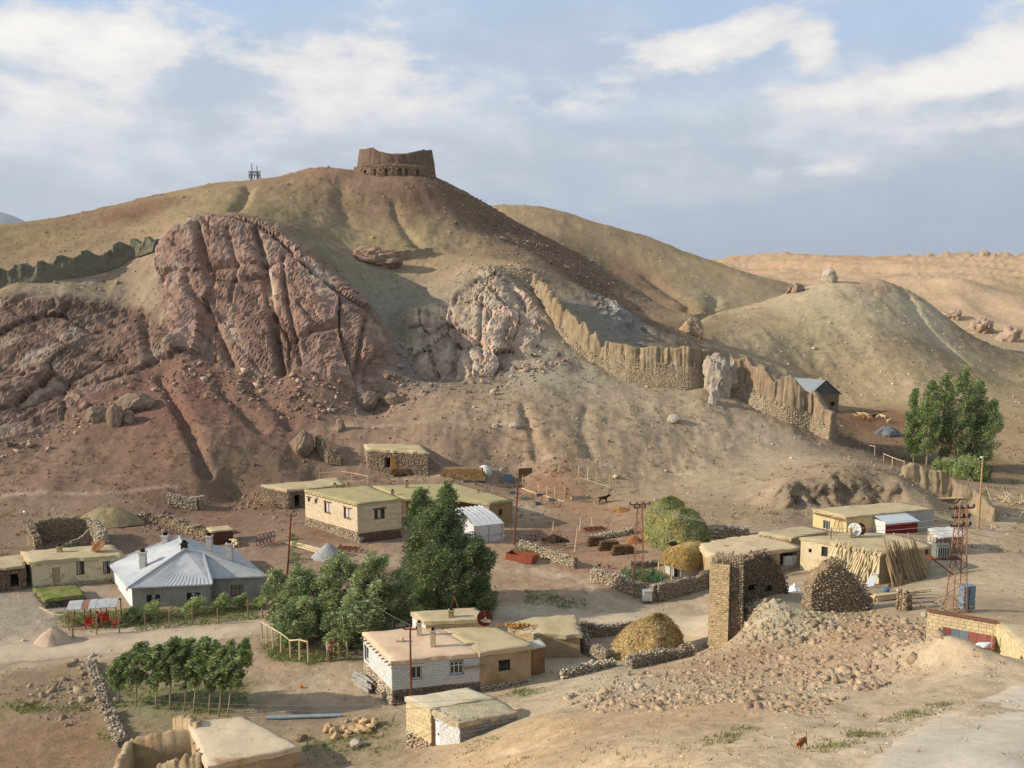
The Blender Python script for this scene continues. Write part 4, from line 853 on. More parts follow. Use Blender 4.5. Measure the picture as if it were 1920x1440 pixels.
# ------------------------------------------------------------------ boulders
def rock(px, py, wpx, hpx, label, m=None, rz=0.0, seed=1, deep=0.8, sink=0.3, name='boulder', dx=0, group=None, rough=.12, split=.10):
    p = cast(px, py + hpx * 0.42); w = msz(p, wpx); h = msz(p, hpx) / math.cos(R(8)); return boulder(name, label, p + Vector((0, w * deep * .3, h * (.5 - sink * .5))), (w * 1.1, w * deep * 1.1, h * (1.1 + sink)), m or M_BOULDER, rz, seed, rough=rough, split=split, sub=5 if wpx > 38 else 4)
rock(181, 782, 42, 34, 'rounded brown boulder leftmost of the cluster on the red slope', seed=3)
rock(214, 788, 34, 46, 'upright egg-shaped boulder at the front of the red slope cluster', seed=5)
rock(246, 761, 66, 36, 'large flat-topped boulder at the top of the red slope cluster', seed=7, rz=.3)
rock(238, 786, 24, 26, 'small boulder wedged between the big ones on the red slope', seed=9)
rock(684, 752, 52, 32, 'brown boulder left of the pair under the red cliff', seed=11)
rock(738, 752, 50, 30, 'brown boulder right of the pair under the red cliff', seed=13)
rock(637, 798, 18, 24, 'small upright rock on the slope above the ruined stone wall', M_BOULDER, seed=15)
rock(1558, 519, 32, 28, 'pale layered boulder balanced on top of the green hill', M_PALEROCK, seed=17)
rock(1497, 541, 24, 18, 'brown boulder on the crest left of the pale one', seed=19)
rock(1481, 545, 12, 11, 'smallest of the crest boulders on the green hill', seed=21)
rock(1300, 618, 42, 36, 'lone tan boulder at the foot of the green hill', mat('tan boulder', (158, 134, 108), bump=.08, bscale=2.5, var=.25, vscale=.8), seed=23)
rock(1266, 787, 26, 15, 'pale grey boulder on the scree below the long wall', M_PALEROCK, seed=25)
rock(924, 737, 15, 12, 'small white boulder on the scree below the pale outcrop', M_PALEROCK, seed=27)
rock(1346, 708, 56, 90, 'tall white crag breaking through the mud wall', M_PALEROCK, seed=29, deep=.6, sink=.3, name='crag', rough=.45, split=.2)
rock(1374, 716, 42, 66, 'grey-white crag leaning on the tall white one', M_PALEROCK, seed=31, deep=.6, sink=.3, name='crag', rough=.45, split=.2)
rock(1340, 750, 26, 30, 'low white rock at the foot of the crag', M_PALEROCK, seed=33)
rock(563, 832, 44, 44, 'craggy brown rock knob left of the stone hut', seed=35)
rock(1845, 612, 46, 26, 'pinkish rock outcrop in the far right valley', mat('pink rock', (160, 138, 116), bump=.1, bscale=1.5, var=.2), seed=37, name='outcrop', rough=.5, split=.2, sink=.9)
rock(1895, 628, 50, 30, 'pinkish rock outcrop at the right picture edge', MATS['pink rock'], seed=39, name='outcrop', rough=.5, split=.2, sink=.9)
rock(1790, 590, 40, 14, 'flat pinkish ledge behind the green hill', MATS['pink rock'], seed=41, name='outcrop', rough=.5, split=.2, sink=.9)
rock(700, 484, 96, 34, 'large pale pink boulder above the grey gully', mat('pale pink rock', (150, 124, 104), bump=.12, bscale=1.2, var=.25), seed=43, deep=.5, rz=.1, rough=.35, split=.2)
rock(965, 800, 24, 14, 'white shattered rock on the slope above the corral', M_PALEROCK, seed=45)
rock(930, 800, 16, 10, 'flat pale rock beside the white shattered one', M_PALEROCK, seed=47)
# ------------------------------------------------------------------ village houses
M_WHITEBLOCK = mat('whitewashed block', (196, 194, 188), rough=0.9, bump=0.012, bscale=12, var=0.12, vscale=2, rnd=0.07)
M_MORTAR = mat('grey mortar', (128, 124, 116), rough=1, bump=0.01, bscale=15, var=0.15)
M_BEIGEBLOCK = mat('cream pumice block', (200, 182, 150), rough=0.95, bump=0.012, bscale=12, var=0.12, vscale=2, rnd=0.10)
M_BEIGEMORTAR = mat('brown mortar', (140, 114, 84), rough=1, bump=0.01, bscale=15, var=0.15)
M_YELLOWBLOCK = mat('yellow cut stone', (200, 180, 140), rough=0.95, bump=0.015, bscale=9, var=0.15, vscale=2, rnd=0.12)
M_GREYRENDER = mat('grey cement render', (150, 144, 132), rough=0.95, bump=0.01, bscale=10, var=0.12, vscale=1.0, stain=((130, 124, 112), 0.5, 0.5, 0.75))
M_CREAM = mat('cream limewash', (198, 184, 148), rough=0.9, bump=0.015, bscale=6, var=0.14, vscale=1.0, stain=((146, 118, 80), 0.9, 0.56, 0.70))
M_REDFRAME = mat('red painted wood', (128, 40, 30), rough=0.6, var=0.15)
M_DKFRAME = mat('dark painted wood', (52, 46, 42), rough=0.7, var=0.2)
M_BROWNFRAME = mat('brown painted wood', (110, 78, 58), rough=0.8, var=0.2)
M_TARP = mat('white woven tarpaulin', (190, 190, 186), rough=0.75, bump=0.05, bscale=2.5, var=0.10, vscale=1.5)
def px_wall(p0, p1, px, py):
    "where the sight line through a picture point meets the upright plane of a wall: metres along it, and height"
    u, dy, dz = ray(px, py); ex, ey = p1[0] - p0[0], p1[1] - p0[1]; Ln = math.hypot(ex, ey)
    # p0 + s*e = t*(u, dy)
    det = u * (-ey) - dy * (-ex); t = (p0[0] * (-ey) - p0[1] * (-ex)) / det
    x, y = u * t, dy * t; s = ((x - p0[0]) * ex + (y - p0[1]) * ey) / Ln; return s, CAMZ + dz * t
def hole(p0, p1, x0, y0, x1, y1):
    a = px_wall(p0, p1, x0, (y0 + y1) / 2); b = px_wall(p0, p1, x1, (y0 + y1) / 2); m_ = (x0 + x1) / 2; t = px_wall(p0, p1, m_, y0); bb = px_wall(p0, p1, m_, y1)
    return (a[0], b[0], bb[1], t[1])
def roofpts(pts, z): return [tuple(atZ(x, y, z))[:2] for x, y in pts]
def roof_z(basepx, roofpy):
    p = cast(*basepx); return ztop(p.x, p.y, roofpy), p
def body(parent, poly, z0, z1, m, holes={}, reveal=0.22, name='wall', skip=()):
    mb = MB(); n = len(poly)
    for i in range(n):
        if i not in skip: wall_face(mb, poly[i], poly[(i + 1) % n], z0, z1, holes.get(i, ()), reveal)
    return mb.build(name, m, parent)
def low(poly, d=0.5): return min(gz(*p) for p in poly) - d
def chimney(parent, p, h, w, m, cap=None, name='chimney'):
    c = MB().box((p[0], p[1], p[2] + h / 2 - .1), (w, w, h + .2)); c.box((p[0], p[1], p[2] + h), (w * 1.25, w * 1.25, w * .25)); o = c.build(name, m, parent)
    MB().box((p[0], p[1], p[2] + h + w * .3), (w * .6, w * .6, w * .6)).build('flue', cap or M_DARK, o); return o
def plinth(parent, p0, p1, z0, zt0, zt1, m_core=M_CORE, size=0.22, cols=((176, 154, 120), (146, 124, 96), (190, 170, 138)), name='plinth_stones'):
    "stone footing on the face p0-p1 below a sloping line"
    L_ = math.dist(p0, p1); pos = []; sz = []
    for s in np.arange(0.1, L_, size * .8):
        zt = zt0 + (zt1 - zt0) * s / L_
        for z in np.arange(z0, zt, size * .6): q = on_wall(p0, p1, s + random.uniform(-.08, .08), z + random.uniform(-.05, .05), 0.02); pos.append(tuple(q)); sz.append(size * random.uniform(.7, 1.2))
    if pos:
        cc = np.array([alb(c) for c in cols]); stone_mass(name, pos, sz, M_STONE, parent, cols=cc[rng.integers(0, len(cc), len(pos))] * rng.uniform(.86, 1.1, (len(pos), 1)), laid=True)
def dish(name, label, p, r, m, face, pole=0.5):
    t = thing(name, label, 'dish', p); f = Vector(face).normalized(); c = Vector(p) + Vector((0, 0, pole)); u = f.cross(Vector((0, 0, 1))).normalized(); w = f.cross(u); mb = MB(); vs = []; fs = []; n = 20
    for j in range(5):
        for k in range(n): a = 2 * math.pi * k / n; q = r * (j + .15) / 4.15; vs.append(c + (u * math.cos(a) + w * math.sin(a)) * q + f * (0.32 * q * q / r))
    for j in range(4):
        for k in range(n): fs.append((j * n + k, j * n + (k + 1) % n, (j + 1) * n + (k + 1) % n, (j + 1) * n + k))
    fs.append(tuple(range(n))); b = len(vs); vs += [Vector(v) - f * .03 for v in vs]; fs += [tuple(i + b for i in q)[::-1] for q in fs]; fs += [(4 * n + k, 4 * n + (k + 1) % n, b + 4 * n + (k + 1) % n, b + 4 * n + k) for k in range(n)]
    mb.add(vs, fs).build('reflector', m, t, smooth=True); MB().tube([p, c - f * .05], .04).build('mount', M_RUST, t); e = c + f * r * .8
    MB().tube([c - w * r * .9 + f * .28 * r, e], .02).tube([c + w * r * .0, e], .012).build('feed_arm', M_RUST, t); MB().tube([e - f * .06, e + f * .06], .05).build('feed_horn', M_WHITE, t); return t
# ---------- white block house with the mud-plastered end
def white_house():
    zr, b = roof_z((735, 1323), 1239); t = thing('block_house', 'long house of white blocks with mud-plastered end and pinkish clay roof', 'house', b)
    BL, FL, MD, FR, BR = roofpts([(682, 1187), (735, 1239), (899, 1223), (996, 1210), (905, 1166)], zr); zb = low([BL, FL, FR, BR], .6)
    BM = tuple((Vector(BL).lerp(Vector(BR), .62))[:])
    zp = b.z + 1.15
    hl = [hole(BL, FL, 684.5, 1211, 692.5, 1239)]; hf = [hole(FL, MD, 770, 1249, 791, 1274), hole(FL, MD, 843, 1240.5, 869, 1265)]; hm = [hole(MD, FR, 935, 1237, 957, 1258)]
    body(t, [BL, FL, MD, BM], zb, zr - .15, M_MORTAR, {0: hl, 1: hf}, skip=(3,)); body(t, [MD, FR, BR, BM], zb, zr - .15, M_MUD, {0: hm}, name='mud_wall')
    courses(t, M_WHITEBLOCK, BL, FL, zp, zr - .2, .42, .21, hl, maxn=300); courses(t, M_WHITEBLOCK, FL, MD, zp, zr - .2, .42, .21, hf, maxn=300)
    plinth(t, BL, FL, zb + .3, zp + .05, zp + .05); plinth(t, FL, MD, zb + .3, zp + .05, zp - .1, cols=((120, 98, 74), (104, 86, 66), (134, 112, 86))); plinth(t, MD, FR, zb + .3, zp - .5, zp - .4, size=.26)
    window(t, BL, FL, hl[0], M_WHITE, M_GLASS, 2); window(t, FL, MD, hf[0], M_WHITE, M_GLASS, 2, sill=M_WHITE); window(t, FL, MD, hf[1], M_WHITE, M_GLASS, 3, 2, sill=M_WHITE); window(t, MD, FR, hm[0], M_DKFRAME, M_GLASS, 3, 2, fw=.06)
    mud_roof(t, [BL, FL, MD, BM], zr, M_ROOFPINK, .26, .18, .06); mud_roof(t, [MD, FR, BR, BM], zr + .07, M_ROOF, .3, .2, .09, name='mud_roof')
    rng_e = MB()
    for k in range(11): q = on_wall(BL, FL, .3 + k * .62, zr - .22, .12); piece('rafter_end', M_WOOD, q, (.09, .5, .09), wall_rz(BL, FL), t)
    M_CH = mat('chimney render', (182, 166, 138), rough=.95, var=.15)
    for x, y, h, w in ((786, 1192, 1.0, .34), (812, 1213, 1.25, .36)): chimney(t, tuple(atZ(x, y, zr + .05)), h, w, M_CH)
    q = atZ(752, 1201, zr + .15); MB().tube([q + Vector((-.35, 0, .12)), q + Vector((.15, -.1, .12))], [.16, .19], 10).build('roof_pipe', M_CH, t)
    # wooden shelf under the eaves of the mud end
    MB().box(on_wall(FL, MD, math.dist(FL, MD) - .4, zr - 1.0, .1), (1.6, .35, .08), wall_rz(FL, MD)).build('bracket_board', M_WOOD, t)
    dish('satellite_dish', 'rusty red satellite dish on the flat roof of the white block house', tuple(atZ(908, 1176, zr + .05)), .62, mat('rusty dish', (92, 44, 34), rough=.7, var=.25), (.25, -1, .35), .75)
    p = atZ(852, 1137, zr + .6); f = thing('roof_antenna', 'thin A-shaped antenna frame on the rear roof', 'antenna', p); ap = Vector((p.x, p.y, ztop(p.x, p.y, 1117)))
    MB().tube([(p.x - .35, p.y + .2, p.z - .3), ap], .035, 5).build('leg', M_RUST, f); MB().tube([tuple(atZ(865, 1160, zr + .1)), ap], .035, 5).build('leg', M_RUST, f)
    return t, zr
wh, wz = white_house()
def rear_annex():
    zr = wz + .75; t = thing('annex', 'small mud annex with flat roof behind the white block house', 'house', cast(800, 1190)); P = roofpts([(773, 1148), (798, 1164), (918, 1161), (888, 1139)], zr); zb = low(P)
    mb = MB(); wall_face(mb, P[0], P[1], zb, zr - .1); mb.build('white_wall', M_WHITE, t); body(t, P, zb, zr - .1, M_MUD, skip=(0,)); mud_roof(t, P, zr, M_ROOF, .3, .15, .06)
    q = atZ(846, 1158, zr); chimney(t, tuple(q), .6, .4, M_MUD)
rear_annex()
# ---------- front shed
def front_shed():
    zr, b = roof_z((808, 1400), 1328); t = thing('block_shed', 'low shed of yellow and grey blocks with a white door', 'shed', b)
    A = roofpts([(762, 1308), (809, 1328), (930, 1308), (874, 1291)], zr); zb = low(A, 1.0); zr2 = zr - .12; B_ = roofpts([(811, 1329), (863, 1354), (970, 1336), (926, 1309)], zr2); zb2 = low(B_, .8)
    body(t, A, zb, zr - .1, M_BEIGEMORTAR); courses(t, M_YELLOWBLOCK, A[0], A[1], b.z + .2, zr - .12, .5, .26, (), maxn=200)
    hd = hole(B_[0], B_[1], 814, 1352, 824.5, 1398); body(t, B_, zb2, zr2 - .1, M_MORTAR, {0: [hd]}); courses(t, M_WHITEBLOCK, B_[0], B_[1], b.z, zr2 - .12, .42, .22, [hd], maxn=160)
    courses(t, mat('grey block', (132, 128, 120), rough=.95, bump=.012, bscale=12, var=.15, rnd=.12), B_[1], B_[2], b.z - .2, zr2 - .12, .42, .22, (), maxn=280)
    s0, s1, z0, z1 = hd; d = MB().box(on_wall(B_[0], B_[1], (s0 + s1) / 2, (z0 + z1) / 2, -.05), (s1 - s0, .05, z1 - z0), wall_rz(B_[0], B_[1])).build('door', mat('white door paint', (214, 214, 210), rough=.5, var=.05), t)
    MB().box(on_wall(B_[0], B_[1], s1 - .12, (z0 + z1) / 2, .0), (.04, .06, .12), wall_rz(B_[0], B_[1])).build('handle', M_RUST, d)
    MB().box(on_wall(B_[0], B_[1], .08, (b.z + zr) / 2, .03), (.1, .08, zr - b.z - .3), wall_rz(B_[0], B_[1])).build('drain_pipe', M_RUST, t)
    mud_roof(t, A, zr, mat('pale earth roof', (188, 176, 148), rough=1, bump=.02, bscale=8, var=.14, vscale=.9), .2, .12, .06); mud_roof(t, B_, zr2, mat('stony earth roof', (166, 154, 126), rough=1, bump=.06, bscale=5, var=.25, vscale=1.5), .28, .2, .12, name='stony_roof')
    for k in range(26):
        q = Vector(B_[0]).lerp(Vector(B_[1]), random.random() * .98).lerp(Vector(B_[2]), random.choice((0, random.random() * .3))); stone_piece('edge_stone', M_PALEROCK, (q.x, q.y, zr2 + .08), (random.uniform(.12, .3),) * 2 + (.1,), t)
    plinth(t, A[0], A[1], zb + .4, b.z + .4, b.z + .3)
front_shed()
# ---------- hip-roofed house
def hip_house():
    ze, b = roof_z((243, 1146), 1103); t = thing('hip_roof_house', 'grey rendered house with silver sheet-metal hip roof and four chimneys', 'house', b)
    L0, FL, S0, S1, FR, BR = [Vector(p) for p in roofpts([(203, 1057), (239, 1102), (398, 1095), (400, 1084), (500, 1080), (442, 1031)], ze)]
    BL = L0 + (BR - FR) * 0 + Vector((1.0, 4.5)) ; zr = ze + 2.6
    r1 = Vector(atZ(335, 1006, zr)[:2]); r2 = Vector(atZ(346, 1030, zr)[:2]); r3 = Vector(atZ(381, 1038, zr - .5)[:2])
    V3 = lambda p, z: Vector((p.x, p.y, z))
    planes = {'left': ([L0, FL, r2, r1], [ze, ze, zr, zr]), 'front': ([FL, S0, r3, r2], [ze, ze, zr - .5, zr]), 'step': ([S0, S1, r3], [ze, ze + .02, zr - .5]), 'right': ([S1, FR, r3], [ze + .02, ze, zr - .5]), 'far_right': ([FR, BR, r1, r2, r3], [ze, ze, zr, zr, zr - .5]), 'back': ([BR, BL, L0, r1], [ze, ze, ze, zr])}
    roof = MB()
    for k, (pp, zz) in planes.items(): vs = [V3(p, z) for p, z in zip(pp, zz)]; roof.add(vs, [tuple(range(len(vs)))]); roof.add([v - Vector((0, 0, .07)) for v in vs], [tuple(range(len(vs)))[::-1]])
    edge = [L0, FL, S0, S1, FR, BR, BL]
    for i in range(7): a, c = edge[i], edge[(i + 1) % 7]; roof.add([V3(a, ze - .12), V3(c, ze - .12), V3(c, ze + .01), V3(a, ze + .01)], [(0, 1, 2, 3)])
    ro = roof.build('roof', M_GALV, t); M_SEAM = mat('seam metal', (188, 190, 190), rough=.5, metal=.15, var=.06)
    def sheet_ribs(a, c, top0, top1, n, zt0, zt1):
        for k in range(1, n):
            f = k / n; p = V3(a.lerp(c, f), ze + .03); q = V3(top0.lerp(top1, f), zt0 + (zt1 - zt0) * f + .03); mb = MB().bar(p, q, .03, .02); mb.build('sheet_seam', M_SEAM, ro)
    sheet_ribs(FL, S0, r2, r3, 20, zr, zr - .5); sheet_ribs(L0, FL, r1, r2, 16, zr, zr); sheet_ribs(S1, FR, r3, r3, 14, zr - .5, zr - .5); sheet_ribs(FR, BR, r3, r1, 18, zr - .5, zr)
    for a, za, c, zc in ((FL, ze, r2, zr), (r2, zr, r3, zr - .5), (r3, zr - .5, FR, ze), (r3, zr - .5, S0, ze), (r1, zr, r2, zr), (r1, zr, L0, ze)): MB().bar(V3(a, za + .05), V3(c, zc + .05), .14, .14).build('ridge_cap', M_SEAM, ro)
    ins = lambda p, d=.45: p + (Vector(((FL + BR) / 2)[:2]) - p).normalized() * d
    W0, W1, W2, W3, W4, W5, W6 = [ins(p) for p in (L0, FL, S0, S1, FR, BR, BL)]; zb = b.z - .6
    h1 = [hole(W1, W2, 275, 1115, 300, 1137), hole(W1, W2, 350, 1111, 375, 1131)]; h2 = [hole(W3, W4, 433, 1097, 456, 1118)]
    mb = MB(); wall_face(mb, W1, W2, zb, ze, h1); wall_face(mb, W2, W3, zb, ze); wall_face(mb, W3, W4, zb, ze, h2); wall_face(mb, W4, W5, zb, ze); wall_face(mb, W5, W6, zb, ze); wall_face(mb, W6, W0, zb, ze); mb.build('wall', M_GREYRENDER, t)
    hw = [hole(W0, W1, 214, 1095, 222, 1135)] ; hw = [(hw[0][0], hw[0][1], max(hw[0][2], b.z), hw[0][3])]; mb = MB(); wall_face(mb, W0, W1, zb, ze, hw, reveal=.5); mb.build('white_wall', mat('bright limewash', (206, 204, 198), rough=.9, var=.06), t)
    s0, s1, z0, z1 = hw[0]; MB().box(on_wall(W0, W1, (s0 + s1) / 2, (z0 + z1) / 2, -.42), (s1 - s0, .06, z1 - z0), wall_rz(W0, W1)).build('door', M_BROWNFRAME, t)
    for h in h1: window(t, W1, W2, h, M_DKFRAME, M_GLASS, 3, 2, fw=.08, curtain=((.3, .65),))
    window(t, W3, W4, h2[0], M_BROWNFRAME, mat('pale curtain glass', (150, 140, 122), rough=.4, var=.2), 3, 2, fw=.06)
    mid = W0.lerp(W1, .8); hq = (math.dist(W0, W1) * .72, math.dist(W0, W1) * .80, b.z + 1.2, b.z + 2.3); MB().box(on_wall(W0, W1, (hq[0] + hq[1]) / 2, b.z + 1.7, .02), (.35, .06, 1.0), wall_rz(W0, W1)).build('shutter', M_REDFRAME, t)
    for x, y, z, h in ((269, 1064, ze + .9, 1.5), (311, 1026, ze + 1.6, 1.2), (393, 1029, ze + 1.7, 1.3), (431, 1047, ze + 1.2, 1.5)):
        q = atZ(x, y, z); chimney(t, tuple(q), h, .55, mat('plastered chimney', (178, 174, 164), rough=.9, var=.15))
    q = atZ(346, 1036, zr - .4); chimney(t, tuple(q), .9, .5, M_DKFRAME)
hip_house()
# ---------- cream block house
def cream_house():
    zr, b = roof_z((672, 1017), 943); t = thing('block_house', 'cream block house on stone footing with flat olive roof', 'house', b)
    BL, FL, FR, BR = roofpts([(572, 919), (670, 944), (752, 935), (690, 911)], zr); zb = low([BL, FL, FR, BR], .6); zp = b.z + 1.3
    hl = [hole(BL, FL, 577.5, 933, 582.5, 941), hole(BL, FL, 590.5, 935.5, 596, 944), hole(BL, FL, 608.5, 942, 621, 961.5), hole(BL, FL, 645, 953, 659, 972)]; hf = [hole(FL, FR, 702, 955, 721, 973)]
    body(t, [BL, FL, FR, BR], zb, zr - .15, M_BEIGEMORTAR, {0: hl, 1: hf}); courses(t, M_BEIGEBLOCK, BL, FL, zp, zr - .2, .72, .28, hl, maxn=300); courses(t, M_BEIGEBLOCK, FL, FR, zp - .2, zr - .2, .72, .28, hf, maxn=200)
    plinth(t, BL, FL, zb + .2, zp, zp, size=.24); plinth(t, FL, FR, zb + .2, zp - .2, zp - .3, size=.24, cols=((112, 92, 70), (98, 80, 62)))
    for i, h in enumerate(hl): window(t, BL, FL, h, M_WHITE if i < 2 else M_BROWNFRAME, M_GLASS, 1 if i < 2 else 2, lintel=M_BROWNFRAME, fw=.07, curtain=None if i < 2 else ((.1, .9),))
    window(t, FL, FR, hf[0], M_BROWNFRAME, M_GLASS, 3, lintel=M_BROWNFRAME, fw=.07, curtain=((.35, .65),))
    mud_roof(t, [BL, FL, FR, BR], zr, mat('olive earth roof', (160, 148, 108), rough=1, bump=.015, bscale=8, var=.1, vscale=.7), .24, .18, .05)
    for k in range(13): piece('rafter_end', M_WOOD, on_wall(BL, FL, .5 + k * .85, zr - .24, .14), (.1, .5, .1), wall_rz(BL, FL), t)
    for x, y in ((628, 915), (653, 914)): q = atZ(x, y, zr); chimney(t, tuple(q), .45, .35, M_MUD)
    # long mud wing running to the right, with an open porch
    t2 = thing('mud_wing', 'long mud-plastered wing with dark porch joining the cream house', 'house', cast(930, 985)); zr2 = zr - 1.7
    A0, A1, A2, A3, A4, A5 = roofpts([(700, 911), (756, 936), (850, 936), (917, 944), (961, 936), (852, 906)], zr2)
    mud_roof(t2, [A0, A1, A2, A3, A4, A5], zr2 + .02, MATS['olive earth roof'], .28, .12, .08); P = [Vector(p) for p in (A0, A1, A2, A3, A4, A5)]; back = Vector((.35, 1.9))
    zb2 = low([A3, A4], .5); Q1, Q2 = P[1] + back, P[2] + back; L_ = (Q2 - Q1).length
    hh = [(L_ * .12, L_ * .3, b.z + .4, b.z + 2.4), (L_ * .5, L_ * .72, b.z + 1.1, b.z + 2.3)]; hr = [hole(A3, A4, 935, 955, 942, 967)]
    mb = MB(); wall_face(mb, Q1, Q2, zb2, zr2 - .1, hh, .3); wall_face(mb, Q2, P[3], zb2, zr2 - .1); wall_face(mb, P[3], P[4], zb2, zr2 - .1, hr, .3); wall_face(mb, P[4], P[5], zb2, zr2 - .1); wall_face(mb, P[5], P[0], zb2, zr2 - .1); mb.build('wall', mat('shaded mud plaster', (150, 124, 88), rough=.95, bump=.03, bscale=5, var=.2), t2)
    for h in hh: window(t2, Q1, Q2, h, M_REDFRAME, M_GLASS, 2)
    window(t2, A3, A4, hr[0], M_BROWNFRAME, M_GLASS, 2, fw=.06)
    for f in (.05, .35, .65, .95): p = P[1].lerp(P[2], f) + Vector((.1, .4)); MB().tube([(p.x, p.y, gz(p.x, p.y) - .2), (p.x, p.y, zr2 - .2)], .11, 7).build('porch_post', M_WOOD, t2)
    for x, y, h in ((763, 916, .9), (736, 929, .55), (834, 909, .35), (897, 925, .35)): q = atZ(x, y, zr2); chimney(t2, tuple(q), h, .38 if h > .5 else .3, M_MUD)
    return zr
cz = cream_house()
# ---------- lean-to under white tarpaulin
def tarp_shed():
    p = cast(945, 1014); t = thing('tarpaulin_shed', 'lean-to shed wrapped in white tarpaulin beside the tall trees', 'shed', p); zf = ztop(p.x, p.y, 981)
    FR = Vector(p[:2]); FL = Vector(atZ(889, 987, zf)[:2]); zbk = zf + 1.3; BRr = Vector(atZ(904, 947, zbk)[:2]); BLr = Vector(atZ(853, 953, zbk)[:2]); zb = p.z - .4
    n = 26; m_ = 14; V = np.zeros((n, m_, 3))
    for i in range(n):
        for j in range(m_):
            a = FL.lerp(FR, i / (n - 1)); c = BLr.lerp(BRr, i / (n - 1)); f = j / (m_ - 1); q = a.lerp(c, f); V[i, j] = (q.x, q.y, zf + (zbk - zf) * f + 0.25 * math.sin(math.pi * f) + .08 * math.sin(i * 1.6 + j * .3) * f + random.uniform(-.03, .03))
    idx = np.arange(n * m_).reshape(n, m_); F = np.stack([idx[:-1, :-1], idx[1:, :-1], idx[1:, 1:], idx[:-1, 1:]], -1).reshape(-1, 4); attach(mesh_obj('cover', V.reshape(-1, 3), F, M_TARP), t)
    for nm, a, c, za, zc in (('front_sheet', FL, FR, zf, zf), ('side_sheet', BLr, FL, zbk, zf), ('end_sheet', FR, BRr, zf, zbk)):
        k = 16; V = []
        for i in range(k):
            q = a.lerp(c, i / (k - 1)); d = (c - a).normalized()
            for z in np.linspace(0, 1, 8): o = .05 * math.sin(i * 1.9 + z * 4) + random.uniform(-.02, .02); V.append((q.x + d.y * o, q.y - d.x * o, zb + (za + (zc - za) * i / (k - 1) - zb) * z + (.02 if z == 1 else 0)))
        idx = np.arange(k * 8).reshape(k, 8); attach(mesh_obj(nm, np.array(V), np.stack([idx[:-1, :-1], idx[1:, :-1], idx[1:, 1:], idx[:-1, 1:]], -1).reshape(-1, 4), M_TARP), t)
    for f in (.05, .5, .95):
        q = FL.lerp(FR, f); MB().bar((q.x - .05, q.y - .12, zb), (q.x - .05, q.y - .12, zf + .02), .05).build('batten', M_WOOD, t)
    MB().bar((FL.x, FL.y - .12, (zb + zf) / 2), (FR.x, FR.y - .12, (zb + zf) / 2), .04).build('batten', M_WOOD, t)
tarp_shed()
# ---------- stone buildings on the slope
def stone_hut(name, label, cat, basepx, roofpy, roofpx, doors, m_roof, cols, size=.23, faces=(0, 1, 2), wood_door=None):
    zr, b = roof_z(basepx, roofpy); P = roofpts(roofpx, zr); zb = low(P, .6); t = thing(name, label, cat, b); n = len(P); H = {}
    for e, r in doors: H.setdefault(e, []).append(hole(P[e], P[(e + 1) % n], *r))
    body(t, P, zb, zr - .1, M_CORE, H, .5)
    for e in faces:
        a, c = P[e], P[(e + 1) % n]; L_ = math.dist(a, c); pos = []; sz = []
        for s in np.arange(.1, L_, size * .75):
            for z in np.arange(zb + .2, zr - .25, size * .6):
                if any(h[0] - .1 < s < h[1] + .1 and h[2] - .1 < z < h[3] + .1 for h in H.get(e, ())): continue
                q = on_wall(a, c, s + random.uniform(-.08, .08), z + random.uniform(-.05, .05), .03); pos.append(tuple(q)); sz.append(size * random.uniform(.7, 1.25))
        cc = np.array([alb(q) for q in cols]); stone_mass('wall_stones', pos, sz, M_STONE, t, cols=cc[rng.integers(0, len(cc), len(pos))] * rng.uniform(.84, 1.12, (len(pos), 1)), laid=True)
    mud_roof(t, P, zr, m_roof, .28, .2, .12, dz=.08)
    if wood_door:
        e, r = wood_door; h = hole(P[e], P[(e + 1) % n], *r); MB().box(on_wall(P[e], P[(e + 1) % n], (h[0] + h[1]) / 2, (h[2] + h[3]) / 2, .35), (h[1] - h[0], .06, h[3] - h[2]), wall_rz(P[e], P[(e + 1) % n]) + .3).build('door', mat('ochre wooden door', (168, 122, 62), rough=.8, var=.2), t)
    return t, P, zr
ST_A = ((150, 124, 94), (126, 102, 78), (168, 144, 112))
stone_hut('stone_house', 'flat-roofed stone hut highest on the slope with an ochre door', 'house', (690, 874), 842, [(672, 818), (690, 842), (738, 845), (802, 848), (770, 818)], [(1, (722, 858, 732, 877))], M_ROOF, ST_A, faces=(0, 1, 2), wood_door=(2, (735, 856, 743, 878)))
stone_hut('stone_shed', 'low stone shed with dark doorway behind the cream house', 'shed', (540, 955), 918, [(492, 909), (540, 919), (572, 916), (646, 908), (633, 896)], [(1, (552, 928, 562, 952))], M_ROOF, ST_A, faces=(0, 1, 2))
